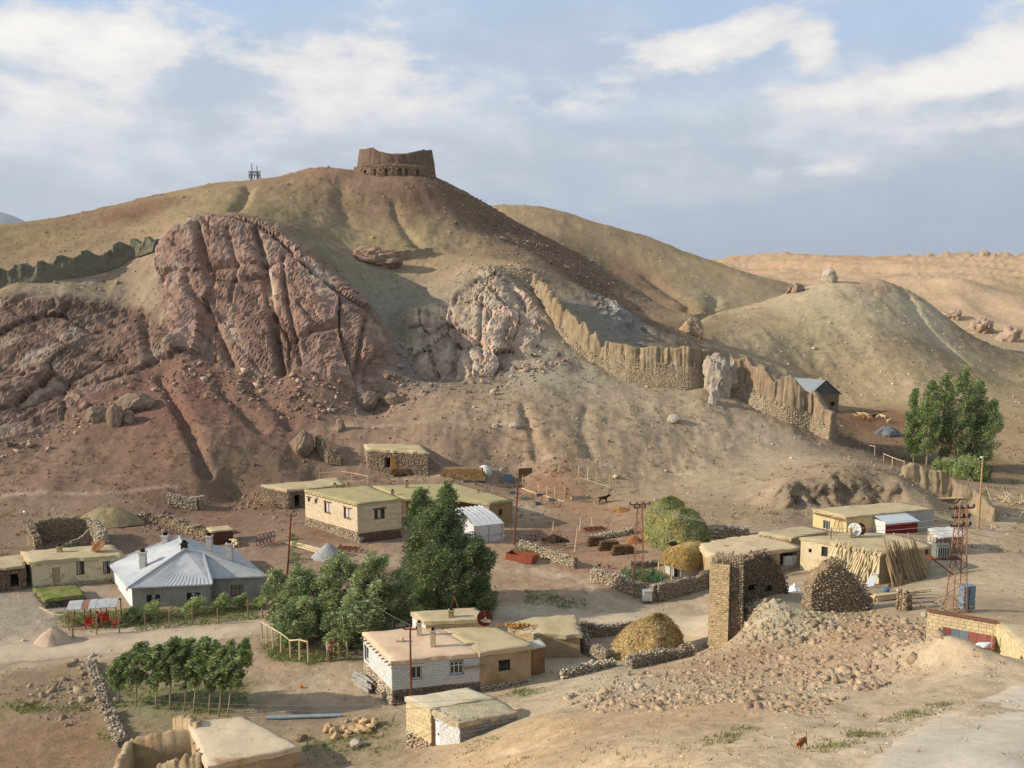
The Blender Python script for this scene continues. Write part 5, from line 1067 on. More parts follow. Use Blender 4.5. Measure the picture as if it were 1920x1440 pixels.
# ---------- left mud house, neighbours
def mud_house():
    zr, b = roof_z((60, 1104), 1053); t = thing('mud_house', 'cream limewashed mud house with rusty dish on its roof', 'house', b); P = roofpts([(44, 1034), (59, 1053), (231, 1040), (205, 1021)], zr); zb = low(P, .6)
    H = [hole(P[1], P[2], 98, 1064, 113, 1094), hole(P[1], P[2], 143, 1050, 158, 1078), hole(P[1], P[2], 193, 1052, 207, 1076)]; body(t, P, zb, zr - .15, M_CREAM, {1: H}); mud_roof(t, P, zr, M_ROOF, .3, .3, .12, dz=.08)
    s0, s1, z0, z1 = H[0]; d = MB().box(on_wall(P[1], P[2], (s0 + s1) / 2, (z0 + z1) / 2, -.1), (s1 - s0, .06, z1 - z0), wall_rz(P[1], P[2])).build('door', mat('bleached door', (158, 138, 106), rough=.85, var=.2), t)
    for h in H[1:]: window(t, P[1], P[2], h, M_BROWNFRAME, M_GLASS, 3, 2, fw=.07, curtain=((.1, .45),))
    plinth(t, P[1], P[2], zb + .2, b.z + .35, b.z + .5); q = atZ(112, 1036, zr); chimney(t, tuple(q), .6, .4, M_MUD); dish('satellite_dish', 'rusty brown dish on the left mud house roof', tuple(atZ(187, 1034, zr)), .75, mat('brown dish', (126, 84, 54), rough=.8, var=.2), (-.3, -.6, .8), .5)
mud_house()
stone_hut('stone_byre', 'brown stone byre with dark doorway at the left picture edge', 'shed', (45, 1108), 1062, [(-60, 1050), (-50, 1068), (46, 1060), (42, 1040)], [(1, (18, 1076, 35, 1101))], M_ROOF, ((120, 98, 74), (104, 84, 64), (140, 116, 90)), faces=(1, 2))
stone_hut('root_cellar', 'low stone cellar with grassy roof in front of the mud house', 'cellar', (86, 1140), 1122, [(66, 1103), (86, 1123), (158, 1115), (143, 1098)], [], mat('grassy earth roof', (122, 118, 72), rough=1, bump=.05, bscale=5, var=.3, stain=((92, 108, 46), .8, .45, .6)), ((92, 82, 66), (76, 68, 56), (112, 100, 80)), faces=(0, 1, 2))
# ---------- mud barn right of the white house, and the small hut between
def mud_barn():
    zr, b = roof_z((1085, 1232), 1189); t = thing('mud_barn', 'windowless mud barn with flat straw-strewn roof right of the white house', 'barn', b); P = roofpts([(952, 1170), (1004, 1189), (1088, 1189), (1079, 1152), (1000, 1158)], zr); body(t, P, low(P), zr - .15, M_MUD); mud_roof(t, P, zr, M_ROOF, .35, .1, .18, dz=.1)
    p = atZ(972, 1172, zr + .15); pos = rng.normal(size=(160, 3)) * np.array([.7, .25, .05]) + np.array(p); o = stone_mass('straw_scraps', pos, rng.uniform(.08, .25, 160), mat('straw litter', (170, 128, 62), rough=1, var=.2), t, chips=True)
    zr2, b2 = roof_z((1018, 1262), 1213); t2 = thing('mud_hut', 'narrow brick hut with pale sheet roof against the white house end', 'shed', b2); P2 = roofpts([(985, 1208), (998, 1216), (1022, 1211), (1010, 1197)], zr2); body(t2, P2, low(P2), zr2 - .05, mat('reddish mud brick', (146, 112, 80), rough=.95, bump=.05, bscale=4, var=.25)); mud_roof(t2, P2, zr2, mat('pale sheet', (178, 170, 156), rough=.6, var=.12), .08, .15, .03, dz=.02)
mud_barn()
# ---------- right-hand group
def right_group():
    zr, b = roof_z((1498, 1064), 1026); t = thing('mud_stable', 'wide flat-roofed mud stable with dark open end', 'stable', b); P = roofpts([(1310, 1021), (1335, 1046), (1499, 1026), (1446, 1000), (1400, 1004)], zr); h = [hole(P[1], P[2], 1462, 1036, 1494, 1062)]
    body(t, P, low(P), zr - .15, M_MUD, {1: h}, reveal=1.6); mud_roof(t, P, zr, mat('dusty earth roof', (188, 168, 134), rough=1, bump=.02, bscale=6, var=.1, vscale=.6), .32, .25, .12, dz=.1)
    for x, y in ((1362, 1024), (1400, 1019), (1338, 1014)): q = atZ(x, y, zr + .1); MB().tube([q + Vector((-.3, 0, 0)), q + Vector((.3, .05, 0))], .08, 5).build('roof_log', M_WOOD, t)
    # cloth hanging at its end
    p = cast(1466, 1066); zc = ztop(p.x, p.y, 1042); V = []; k = 14; e = Vector((msz(p, 28), .4, 0))
    for i in range(k):
        for z in np.linspace(0, 1, 8): q = p + e * (i / (k - 1)); o = .12 * math.sin(i * 1.3 + z * 2); V.append((q.x, q.y - .5 + o, p.z + .1 + (zc - p.z) * z - .25 * (i / k) * (1 - z)))
    idx = np.arange(k * 8).reshape(k, 8); single(mesh_obj('hanging_cloth', np.array(V), np.stack([idx[:-1, :-1], idx[1:, :-1], idx[1:, 1:], idx[:-1, 1:]], -1).reshape(-1, 4), M_TARP), 'white cloth hanging at the open end of the stable', 'cloth')
    # second low roof behind it
    zr2 = zr + .5; t = thing('stone_shed', 'low roofed shed with stone edge between green haystack and upper house', 'shed', cast(1484, 1016)); P = roofpts([(1424, 998), (1484, 1009), (1552, 996), (1510, 987)], zr2); body(t, P, low(P), zr2 - .1, M_MUD); mud_roof(t, P, zr2, M_ROOF, .3, .12, .1)
    pos = []; L_ = math.dist(P[0], P[1]); 
    for s in np.arange(0, L_, .25):
        for z in np.arange(zr2 - 1.2, zr2 - .15, .2): pos.append(tuple(on_wall(P[0], P[1], s, z, .02)))
    cc = np.array([alb(c) for c in ((176, 156, 122), (150, 130, 100))]); stone_mass('wall_stones', pos, rng.uniform(.2, .4, len(pos)), M_STONE, t, cols=cc[rng.integers(0, 2, len(pos))])
    # pole house
    zr3, b = roof_z((1645, 1095), 1038); t = thing('mud_house', 'mud house with long poles leaning on both walls', 'house', b); P = roofpts([(1502, 1008), (1560, 1018), (1650, 1038), (1747, 1023), (1690, 1004), (1612, 998)], zr3); zb = low(P, .6)
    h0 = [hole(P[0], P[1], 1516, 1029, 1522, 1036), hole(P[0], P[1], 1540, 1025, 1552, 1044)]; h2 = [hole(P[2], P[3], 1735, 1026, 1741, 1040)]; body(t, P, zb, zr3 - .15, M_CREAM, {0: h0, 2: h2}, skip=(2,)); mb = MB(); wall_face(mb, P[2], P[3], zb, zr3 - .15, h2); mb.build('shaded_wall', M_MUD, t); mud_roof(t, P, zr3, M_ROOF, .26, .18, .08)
    window(t, P[0], P[1], h0[1], M_BROWNFRAME, M_GLASS, 1, fw=.08)
    q = atZ(1594, 1010, zr3); MB().tube([q, q + Vector((0, 0, 1.1))], .2, 8).build('roof_barrel', M_MUD, t); q = atZ(1558, 1012, zr3); MB().tube([q, q + Vector((0, 0, 1.3))], .05, 5).build('stove_pipe', M_RUST, t)
    def pole(a, c, r, m=M_WOOD): return MB().tube([a, Vector(a).lerp(Vector(c), .5) + Vector((random.uniform(-.08, .08), random.uniform(-.05, .05), 0)), c], [r, r * .85, r * .6], 6).build('pole', m)
    L1, L2 = math.dist(P[1], P[2]), math.dist(P[2], P[3])
    def lean(pa, pb, s0, s1, d0, d1, zt, r, m): a = on_wall(pa, pb, s0, 0, d0); a.z = gz(a.x, a.y) - .1; return pole(a, on_wall(pa, pb, s1, zt, d1), r, m)
    for k in range(17):
        f = k / 16; o = lean(P[1], P[2], L1 * (.02 + .86 * f) - .25 + random.uniform(-.15, .15), L1 * (.06 + .9 * f) + .25 + random.uniform(-.25, .25), 1.2 + random.uniform(-.2, .3), .2, zr3 + random.choice((-.2, .2, .6, 1.5 if k in (0, 2, 16) else .4)), .10, M_PALEWOOD); tag(o, 'peeled pole leaning on the sunlit wall of the pole house', 'pole', 'poles leaning on the sunlit mud wall'); o['kind'] = 'thing'
    for k in range(24):
        f = k / 23; o = lean(P[2], P[3], L2 * (.04 + .66 * f) + .35 + random.uniform(-.12, .12), L2 * (.01 + .60 * f) + random.uniform(-.15, .15), 1.15 + random.uniform(-.2, .3), .2, zr3 + random.choice((.4, .9, 1.2, 1.8 if f < .15 or f > .7 else .6)), .10, M_WOOD); tag(o, 'grey pole leaning on the shaded wall of the pole house', 'pole', 'poles leaning on the shaded mud wall'); o['kind'] = 'thing'
    p = cast(1628, 1101); a = on_wall(P[1], P[2], math.dist(P[1], P[2]) * .88, zr3 - 2.0, .35); e = Vector((.95, .25, 0)); o = MB().add([p + Vector((-.3, 0, .02)), p + Vector((-.3, 0, .02)) + e, a + e * .9, a, p + Vector((-.3, .05, .06)), p + Vector((-.3, .05, .06)) + e, a + e * .9 + Vector((0, .05, .03)), a + Vector((0, .05, .03))], [(0, 1, 2, 3), (7, 6, 5, 4), (0, 4, 5, 1), (1, 5, 6, 2), (2, 6, 7, 3), (3, 7, 4, 0)]).build('leaning_board', mat('white sheet', (212, 212, 208), rough=.5, var=.04)); tag(o, 'white board leaning at the corner of the pole house', 'panel')
    # upper house
    zr4, b = roof_z((1586, 999), 969); t = thing('plastered_house', 'cream upper house with glazed red and white porch', 'house', b); P = roofpts([(1525, 954), (1588, 969), (1752, 954), (1690, 941)], zr4); zb = low(P, .8); h = [hole(P[0], P[1], 1543, 976, 1556, 993)]; L_ = math.dist(P[1], P[2]); PM = tuple(Vector(P[1]).lerp(Vector(P[2]), .66)[:])
    hr = [hole(PM, P[2], 1702, 972, 1716, 988)]; mb = MB(); wall_face(mb, P[0], P[1], zb, zr4 - .1, h); wall_face(mb, P[1], PM, zb, zr4 - .1); wall_face(mb, P[2], P[3], zb, zr4 - .1); wall_face(mb, P[3], P[0], zb, zr4 - .1); mb.build('wall', mat('cream plaster', (196, 176, 128), rough=.9, var=.07, vscale=1), t)
    mb = MB(); wall_face(mb, PM, P[2], zb, zr4 - .1, hr); mb.build('white_wall', mat('pale boards', (186, 184, 176), rough=.8, var=.08), t)
    for k in range(11): s = math.dist(PM, P[2]) * (.35 + .062 * k); piece('board_joint', M_GREYRENDER, on_wall(PM, P[2], s, (zb + zr4) / 2 + .3, .015), (.05, .03, zr4 - zb - 1.2), wall_rz(PM, P[2]), t)
    window(t, P[0], P[1], h[0], M_WHITE, M_GLASS, 3, 1, fw=.06); window(t, PM, P[2], hr[0], M_DKFRAME, M_GLASS, 2, fw=.08); mud_roof(t, P, zr4, M_ROOF, .22, .2, .05)
    for k in range(15): piece('rafter_end', M_WOOD, on_wall(P[0], P[1], .3 + k * (math.dist(P[0], P[1]) - .5) / 14, zr4 - .42, .18), (.1, .6, .1), wall_rz(P[0], P[1]) + random.uniform(-.3, .3), t)
    Q0 = Vector(P[1]).lerp(Vector(P[2]), .30); Q1 = Vector(P[1]).lerp(Vector(P[2]), .66); out = Vector(((Q1 - Q0).y, -(Q1 - Q0).x)).normalized() * 2.0; zg = gz(*(Q0 + out)) - .2; zt = zr4 - .55
    fp = [Q0 + out, Q1 + out]; pf = MB(); pc = thing  # porch
    po = MB().box(((fp[0] + fp[1]) / 2).to_tuple() + ((zg + .9) / 1 * 0 + (zg + zg + 1.5) / 2,), ((fp[1] - fp[0]).length, .08, 1.5), wall_rz(fp[0], fp[1])).build('porch', M_REDFRAME, t); rzf = wall_rz(fp[0], fp[1]); rzs = wall_rz(Q0, fp[0])
    MB().box(((Q0 + fp[0]) / 2).to_tuple() + (zg + .75,), ((fp[0] - Q0).length, .08, 1.5), rzs).build('side_panel', M_WHITE, po)
    for k in range(6): f = k / 5; q = fp[0].lerp(fp[1], f); MB().box((q.x, q.y, (zg + 1.5 + zt) / 2 - .1), (.09, .1, zt - zg - 1.5), rzf).build('mullion', M_REDFRAME, po)
    for k in range(5): q = fp[0].lerp(fp[1], (k + .5) / 5); MB().box((q.x, q.y + .02, (zg + 1.5 + zt) / 2 - .1), ((fp[1] - fp[0]).length / 5 - .1, .02, zt - zg - 1.6), rzf).build('pane', mat('grey glass', (120, 116, 106), rough=.15, spec=.6, var=.2), po)
    for k in range(6): q = Q0.lerp(fp[0], k / 5); MB().box((q.x, q.y, (zg + 1.5 + zt) / 2), (.08, .1, zt - zg - 1.5), rzs).build('mullion', M_WHITE, po)
    for k in range(5): q = Q0.lerp(fp[0], (k + .5) / 5); MB().box((q.x + .02, q.y, (zg + 1.5 + zt) / 2), ((fp[0] - Q0).length / 5 - .08, .02, zt - zg - 1.5), rzs).build('pane', mat('sky-lit glass', (146, 152, 156), rough=.15, spec=.6, var=.15), po)
    o3 = out.normalized() * .35; MB().add([(*(Q0 - o3 * .2), zt + .42), (*(fp[0] + o3), zt), (*(fp[1] + o3), zt), (*(Q1 - o3 * .2), zt + .42), (*(Q0 - o3 * .2), zt + .36), (*(fp[0] + o3), zt - .06), (*(fp[1] + o3), zt - .06), (*(Q1 - o3 * .2), zt + .36)], [(0, 1, 2, 3), (7, 6, 5, 4), (0, 4, 5, 1), (1, 5, 6, 2), (2, 6, 7, 3), (3, 7, 4, 0)]).build('porch_roof', mat('white sheet metal', (186, 190, 192), rough=.4, metal=.2, var=.06), po)
    q = atZ(1603, 1003, zr3 + .3); dish('satellite_dish', 'large white satellite dish before the cream upper house', (q.x, q.y, max(gz(q.x, q.y), q.z - .4)), .68, M_WHITE, (-.55, -.8, .35), .95); q = atZ(1614, 1003, zr3 + .3); dish('satellite_dish', 'dark red dish right behind the white one', (q.x, q.y + .3, max(gz(q.x, q.y), q.z - .4)), .62, MATS['rusty dish'], (.4, -.9, .3), .95)
    p = cast(1573, 996); ld = thing('ladder', 'wooden ladder leaning on the wall of the upper house', 'ladder', p); hL = zr4 - p.z + .1; d = (Vector(P[1]) - Vector(P[0])).normalized(); n_ = Vector((d.y, -d.x)); foot = Vector((*on_wall(P[0], P[1], math.dist(P[0], P[1]) * .78, p.z, .9),)); top = Vector((*on_wall(P[0], P[1], math.dist(P[0], P[1]) * .78, zr4 - .2, .12),)); w = Vector((d.x, d.y, 0)) * .24
    for s in (-1, 1): MB().bar(foot + w * s, top + w * s, .06).build('rail', M_WOOD, ld)
    for k in range(1, 9): MB().bar(foot.lerp(top, k / 9) - w, foot.lerp(top, k / 9) + w, .04).build('rung', M_WOOD, ld)
right_group()
def clutter_hut():
    zr, b = roof_z((1760, 1042), 1010); t = thing('stone_hut', 'small stone hut roofed with crumpled white sheet right of the upper house', 'shed', b); P = roofpts([(1742, 992), (1756, 1010), (1806, 1004), (1794, 986)], zr); body(t, P, low(P), zr - .05, M_CORE)
    for e in (0, 1):
        pos = []; L_ = math.dist(P[e], P[e + 1])
        for s in np.arange(0, L_, .28):
            for z in np.arange(b.z - .2, zr, .22): pos.append(tuple(on_wall(P[e], P[e + 1], s + random.uniform(-.08, .08), z, .03)))
        cc = np.array([alb(c) for c in ((160, 150, 136), (130, 122, 110), (186, 178, 166))]); stone_mass('wall_stones', pos, rng.uniform(.18, .32, len(pos)), M_STONE, t, cols=cc[rng.integers(0, 3, len(pos))])
    mud_roof(t, P, zr + .06, mat('crumpled white sheet', (188, 184, 174), rough=.7, bump=.1, bscale=3, var=.15), .1, .15, .15, dz=.18)
clutter_hut()
# ---------- yellow block house at the right edge
def yellow_house():
    K = cast(1867, 1222); zr = ztop(K.x, K.y, 1168); A2 = Vector(atZ(1739, 1145, zr)[:2]); B2 = Vector((K.x, K.y)); z1 = zr; t = thing('block_wall_house', 'house of yellow cut blocks cut off by the right picture edge', 'house', K); zb = K.z - 1.5
    mb = MB(); wall_face(mb, A2, B2, zb, z1); mb.build('wall', M_BEIGEMORTAR, t); courses(t, M_YELLOWBLOCK, A2, B2, zb + .8, z1, .36, .22, (), maxn=240)
    MB().prism([tuple(A2), tuple(B2), tuple(B2 + Vector((.2, .3))), tuple(A2 + Vector((.2, .3)))], zb, z1 - .02).build('wall_core', M_BEIGEMORTAR, t)
    MB().box(((A2 + B2) / 2).to_tuple() + (z1 + .05,), ((B2 - A2).length + .1, .4, .07), wall_rz(A2, B2)).build('coping', mat('rusty coping', (122, 84, 64), rough=.8, var=.25), t)
    R0 = B2; R1 = Vector(cast(1935, 1240)[:2]); dq = (R1 - R0).normalized(); pq = Vector((-dq.y, dq.x)) * 6.0; R1 = R0 + dq * 4.2; R2 = R1 + pq; R3 = R0 + pq; P = [tuple(R0), tuple(R1), tuple(R2), tuple(R3)]
    body(t, P, zb, zr - .02, M_BEIGEMORTAR, name='block_body'); courses(t, M_YELLOWBLOCK, R0, R1, zb + .8, zr - .04, .36, .22, (), maxn=200); mud_roof(t, P, zr + .05, M_ROOF, .1, .08, .03)
    # coloured sheet roof of the yard in front of the long wall
    d = (B2 - A2).normalized(); n_ = Vector((d.y, -d.x)); L_ = (B2 - A2).length; cols_ = ((118, 66, 58), (96, 104, 112), (104, 112, 118), (134, 82, 70), (140, 88, 76), (130, 78, 68))
    rt = thing('sheet_roof', 'patched red and blue sheet-metal roof in the yellow yard', 'roof', (*(B2 + n_ * 1), zr - 1.5))
    for k in range(6):
        f0, f1 = .24 + .125 * k, .24 + .125 * (k + .97); a = A2 + d * L_ * f0 + n_ * .06; c = A2 + d * L_ * f1 + n_ * .06; q = n_ * .95; za = ztop(a.x, a.y, 1175 + 18 * (f0 - .24) / .75); zc = ztop(c.x, c.y, 1175 + 18 * (f1 - .24) / .75); dr = .42
        MB().add([(*a, za), (*c, zc), (*(c + q), zc - dr), (*(a + q), za - dr), (*a, za - .03), (*c, zc - .03), (*(c + q), zc - dr - .03), (*(a + q), za - dr - .03)], [(3, 2, 1, 0), (4, 5, 6, 7), (0, 1, 5, 4), (1, 2, 6, 5), (2, 3, 7, 6), (3, 0, 4, 7)]).build('roof_sheet', mat('sheet paint %d' % k, cols_[k], rough=.5, var=.12, vscale=2), rt)
    for k in (.3, .95): a = A2 + d * (L_ * k) + n_ * .9; MB().tube([(*a, gz(*a) - .3), (*a, ztop(a.x, a.y, 1190))], .05).build('post', M_WOOD, rt)
    p = cast(1844, 1215); single(boulder('white_sack', None, p + Vector((0, 0, .2)), (1.1, .5, .35), mat('white sack', (206, 208, 212), rough=.6, var=.05), .1, 77, sub=3), 'white plastic sack lying below the coloured sheet roof', 'sack')
yellow_house()
# ---------- ruined house at the bottom left
def ruin_house():
    zr, b = roof_z((562, 1452), 1399); zr = 3.6 if zr < 2 else zr; t = thing('mud_house', 'half-ruined mud house with rust-streaked flat roof at the bottom edge', 'house', cast(470, 1430)); P = roofpts([(352, 1357), (392, 1436), (560, 1400), (455, 1343)], zr)
    body(t, P, low(P), zr - .12, M_MUD); mud_roof(t, P, zr, mat('rust-streaked earth roof', (190, 172, 144), rough=1, bump=.02, bscale=6, var=.12, stain=((150, 104, 62), .45, .54, .7)), .3, .15, .08)
    def rwall(a, c, h0, h1, th, seed):
        n = 26; V = []; d = Vector(c) - Vector(a); nn = Vector((d.y, -d.x)).normalized(); prof = (-.5, -.5, -.45, .45, .5, .5)
        for i in range(n):
            f = i / (n - 1); q = Vector(a) + d * f; g = gz(q.x, q.y) - .5; top = g + .5 + (h0 + (h1 - h0) * f) * (1 + .16 * float(fbm(np.array([i / 3. + seed * 7]), np.array([0.5]), oct=3)[0]))
            for j, o in enumerate(prof): z = (g, (g + top) / 2, top - .06, top + .02, (g + top) / 2, g)[j]; r = nn * th * o * (1 + random.uniform(-.02, .02)); V.append((q.x + r.x, q.y + r.y, z))
        idx = np.arange(n * 6).reshape(n, 6); F = list(np.stack([idx[:-1, :-1], idx[1:, :-1], idx[1:, 1:], idx[:-1, 1:]], -1).reshape(-1, 4)); F += [idx[0, [0, 1, 4, 5]], idx[0, [1, 2, 3, 4]], idx[-1, [5, 4, 1, 0]], idx[-1, [4, 3, 2, 1]]]
        attach(mesh_obj('ruined_wall', np.array(V), np.array(F), M_MUD, smooth=False), t)
    z = zr - .9; a = [tuple(atZ(x, y, z)[:2]) for x, y in ((245, 1400), (375, 1388), (330, 1372), (380, 1440), (296, 1445), (350, 1360))]
    rwall(a[0], a[1], 2.2, 2.6, .5, 1); rwall(a[0], tuple(Vector(a[0]) + Vector((.8, -4))), 2.3, 2.0, .5, 2); rwall(a[4], a[3], 1.9, 2.4, .5, 3); rwall(a[2], a[1], 2.9, 2.9, .5, 4)
    for k in range(40): q = Vector(a[1]).lerp(Vector(a[3]), random.random()); stone_piece('loose_brick', M_MUD, (q.x + random.uniform(-.4, .6), q.y + random.uniform(-.3, .3), zr - random.uniform(.0, .9)), (random.uniform(.2, .4), .25, .18), t)
    o = atZ(320, 1378, zr - .2)
ruin_house()
# ------------------------------------------------------------------ trees
def leaf_mat(name, col, back):
    m = bpy.data.materials.new(name); m.use_nodes = True; nt = m.node_tree; N = nt.nodes; L = nt.links; N.remove(N['Principled BSDF']); out = N['Material Output']
    at = N.new('ShaderNodeAttribute'); at.attribute_name = 'tint'
    d = N.new('ShaderNodeBsdfDiffuse'); tr = N.new('ShaderNodeBsdfTranslucent'); mx = N.new('ShaderNodeMixShader'); mx.inputs[0].default_value = 0.28
    gl = N.new('ShaderNodeBsdfGlossy'); gl.inputs['Roughness'].default_value = 0.45; m2 = N.new('ShaderNodeMixShader'); m2.inputs[0].default_value = 0.03
    L.new(at.outputs['Color'], d.inputs[0]); L.new(at.outputs['Color'], tr.inputs[0]); L.new(d.outputs[0], mx.inputs[1]); L.new(tr.outputs[0], mx.inputs[2]); L.new(mx.outputs[0], m2.inputs[1]); L.new(gl.outputs[0], m2.inputs[2]); L.new(m2.outputs[0], out.inputs[0]); return m
M_LEAF = leaf_mat('foliage', None, None)
def leaves(parent, centres, radii, n, size, tints, wind, name='crown'):
    centres = np.array(centres); radii = np.array(radii); w = radii ** 2; w = w / w.sum(); pk = rng.choice(len(centres), n, p=w)
    g = rng.normal(size=(n, 3)); g /= np.linalg.norm(g, axis=1)[:, None]; r = rng.uniform(0.25, 1, n) ** 0.6 * np.where(rng.random(n) < .12, rng.uniform(1.0, 1.7, n), 1.0)
    p = centres[pk] + g * (r * radii[pk])[:, None] * np.array([0.9, 0.9, 1.25]); p[:, 0] += (p[:, 2] - centres[pk][:, 2]) * 0.45 * wind
    a = rng.normal(size=(n, 3)) * np.array([.6, .6, .5]) + np.array([0.9 * wind, 0.1, -0.15]); a /= np.linalg.norm(a, axis=1)[:, None]
    b = np.cross(a, rng.normal(size=(n, 3))); b /= np.linalg.norm(b, axis=1)[:, None]
    sz = size * rng.uniform(0.6, 1.35, n); L_ = a * sz[:, None]; Wd = b * (sz * 0.32)[:, None]
    V = np.stack([p - L_ * .5, p + Wd * .5, p + L_ * .5, p - Wd * .5], 1).reshape(-1, 3); F = np.arange(n * 4).reshape(n, 4)
    ob = mesh_obj(name, V, F, M_LEAF, smooth=False); t = np.array([lin(c) for c in tints]); t = (t * .8 + t.mean() * .2) * 1.65; ct = rng.integers(0, len(t), len(centres)); c = t[ct][pk] * rng.uniform(0.65, 1.35, (n, 1)); sel = rng.random(n) < 0.25; c[sel] = t[rng.integers(0, len(t), sel.sum())]
    set_col(ob, 'tint', np.repeat(c, 4, 0)); attach(ob, parent); return ob
T_DARK = ((76, 90, 42), (90, 106, 50), (62, 78, 38), (106, 118, 64)); T_WILLOW = ((118, 130, 68), (98, 114, 56), (146, 152, 100), (82, 98, 46)); T_GROVE = ((104, 120, 58), (86, 104, 48), (126, 138, 78), (74, 90, 42)); T_POP = ((104, 120, 58), (86, 104, 48), (128, 140, 80), (72, 90, 44)); T_SHRUB = ((120, 134, 64), (98, 114, 52), (146, 154, 92))
def tree(name, label, base, top, wpx, style, tints, n, group=None, crown0=0.12, seed=1, stems=1, size=0.34, bark=None, lean=None, depth=1.0, trunk_r=None):
    "base / top are surveyed picture points; crown width in picture units at the tree's distance"
    r = random.Random(seed); b = cast(*base) if not isinstance(base, Vector) else base; H = max(1.0, rise(b, top[1])); Wd = msz(b, wpx) / 2
    tx = (top[0] - 960) / FPX * (b.y * CP - (b.z + H - CAMZ) * SP) - b.x if lean is None else lean
    t = thing(name, label, 'tree' if H > 3 else 'shrub', b, group)
    axis = lambda f: b + Vector((tx * f ** 1.4, 0, H * f))
    def env(f):
        g = (f - crown0) / (1 - crown0)
        if g <= 0: return 0.12
        if style == 'poplar': return min(1.0, 0.50 + 1.5 * g) * (1 - g ** 3.2) ** 0.7 * (0.9 if g < .5 else 1) * max(.2, 1 - .34 * g)
        if style == 'round': return math.sqrt(max(0.02, 1 - (2 * g - 0.9) ** 2 * .8))
        if style == 'willow': return math.sqrt(max(0.02, 1 - (2 * g - 1.0) ** 2 * .85)) * (1.05 - .3 * g)
        if style == 'plume': return (0.55 + 0.6 * math.sin(math.pi * min(1, g * .9))) * (1 - g ** 4) ** .5
        return 1.0
    cs = []; rs = []; nc = int(50 + H * Wd * 2.6); nc = min(nc, 210)
    for i in range(nc):
        f = crown0 + (1 - crown0) * r.random() ** 0.85 * 0.97; e = env(f) * Wd; a = r.uniform(0, 2 * math.pi); q = e * math.sqrt(r.uniform(0.05, 1)) * 0.88; c = axis(f) + Vector((q * math.cos(a), q * math.sin(a) * depth, r.uniform(-.2, .2)))
        cs.append(tuple(c)); rs.append(max(0.22, min(Wd * 0.30, 0.85) * r.uniform(0.5, 1.1) * (0.6 + 0.4 * env(f))))
    for k in range(5): f = .86 + .14 * k / 4; cs.append(tuple(axis(f))); rs.append(max(.16, Wd * .18 * (1.5 - f)))
    mb = MB(); tr = trunk_r or max(0.035, H * 0.014)
    for s_ in range(stems):
        off = Vector((r.uniform(-1, 1) * Wd * .4, r.uniform(-1, 1) * Wd * .4, 0)) if stems > 1 else Vector((0, 0, 0))
        pts = [axis(f) + off * (1 - .3 * f) + Vector((r.uniform(-.08, .08), r.uniform(-.08, .08), 0)) * H * .1 for f in (0, .15, .3, .5, .75)]; pts[0].z -= 0.3
        mb.tube(pts, [tr, tr * .85, tr * .7, tr * .5, tr * .2], 6)
        for i in range(0, nc, max(1, nc // 12)):
            c = Vector(cs[i]); f = max(.08, min(.7, (c.z - b.z) / H * .75)); s0 = axis(f) + off * (1 - .3 * f); mb.tube([s0, s0.lerp(c, .55) + Vector((0, 0, .1)), c], [tr * .35, tr * .22, .01], 4, cap=False)
    mb.build('trunk', bark or M_LEAFTRUNK, t, smooth=True)
    leaves(t, cs, rs, int(n * 1.8), size * .78, tints, 1.0); return t
# the big dark clump beside the cream house
tree('poplar_tree', 'dark poplar spire left of the tall central clump', (790, 1125), (787, 918), 98, 'poplar', T_DARK, 9000, 'tall dark trees in the village centre', 0.03, 1)
tree('poplar_tree', 'tallest dark poplar spire in the village centre', (838, 1135), (836, 906), 106, 'poplar', T_DARK, 11000, 'tall dark trees in the village centre', 0.03, 2)
tree('broadleaf_tree', 'broad dark tree right of the tall poplars', (892, 1148), (872, 1008), 116, 'round', T_DARK, 14000, 'tall dark trees in the village centre', 0.03, 3)
tree('broadleaf_tree', 'low dark tree in front of the tall poplars', (820, 1158), (815, 1030), 110, 'round', T_DARK, 9000, 'tall dark trees in the village centre', 0.03, 4)
tree('broadleaf_tree', 'dark tree filling the gap between the two poplar spires', (812, 1142), (812, 948), 112, 'round', T_DARK, 9000, 'tall dark trees in the village centre', 0.03, 5)
# willows inside the curved rail fence
for i, (bx, by, tx, ty, w, n, lb) in enumerate(((520, 1166, 515, 1070, 66, 5000, 'small willow at the left end beside the grey house'), (556, 1180, 566, 1066, 88, 7000, 'willow second from the left of the fenced clump'), (612, 1192, 640, 1040, 96, 9000, 'tall wind-bent willow in the middle of the clump'), (680, 1196, 702, 1044, 100, 9000, 'tall wind-bent willow right of the middle of the clump'), (738, 1190, 752, 1072, 92, 7000, 'willow at the right end against the dark poplars'), (548, 1208, 560, 1128, 100, 6500, 'low willow at the front left of the fenced clump'), (655, 1214, 668, 1118, 126, 8500, 'low spreading willow at the front behind the white house'))):
    tree('willow_tree', lb, (bx, by), (tx, ty), w, 'willow', T_WILLOW, n, 'windblown willows inside the rail fence', 0.06, 20 + i)
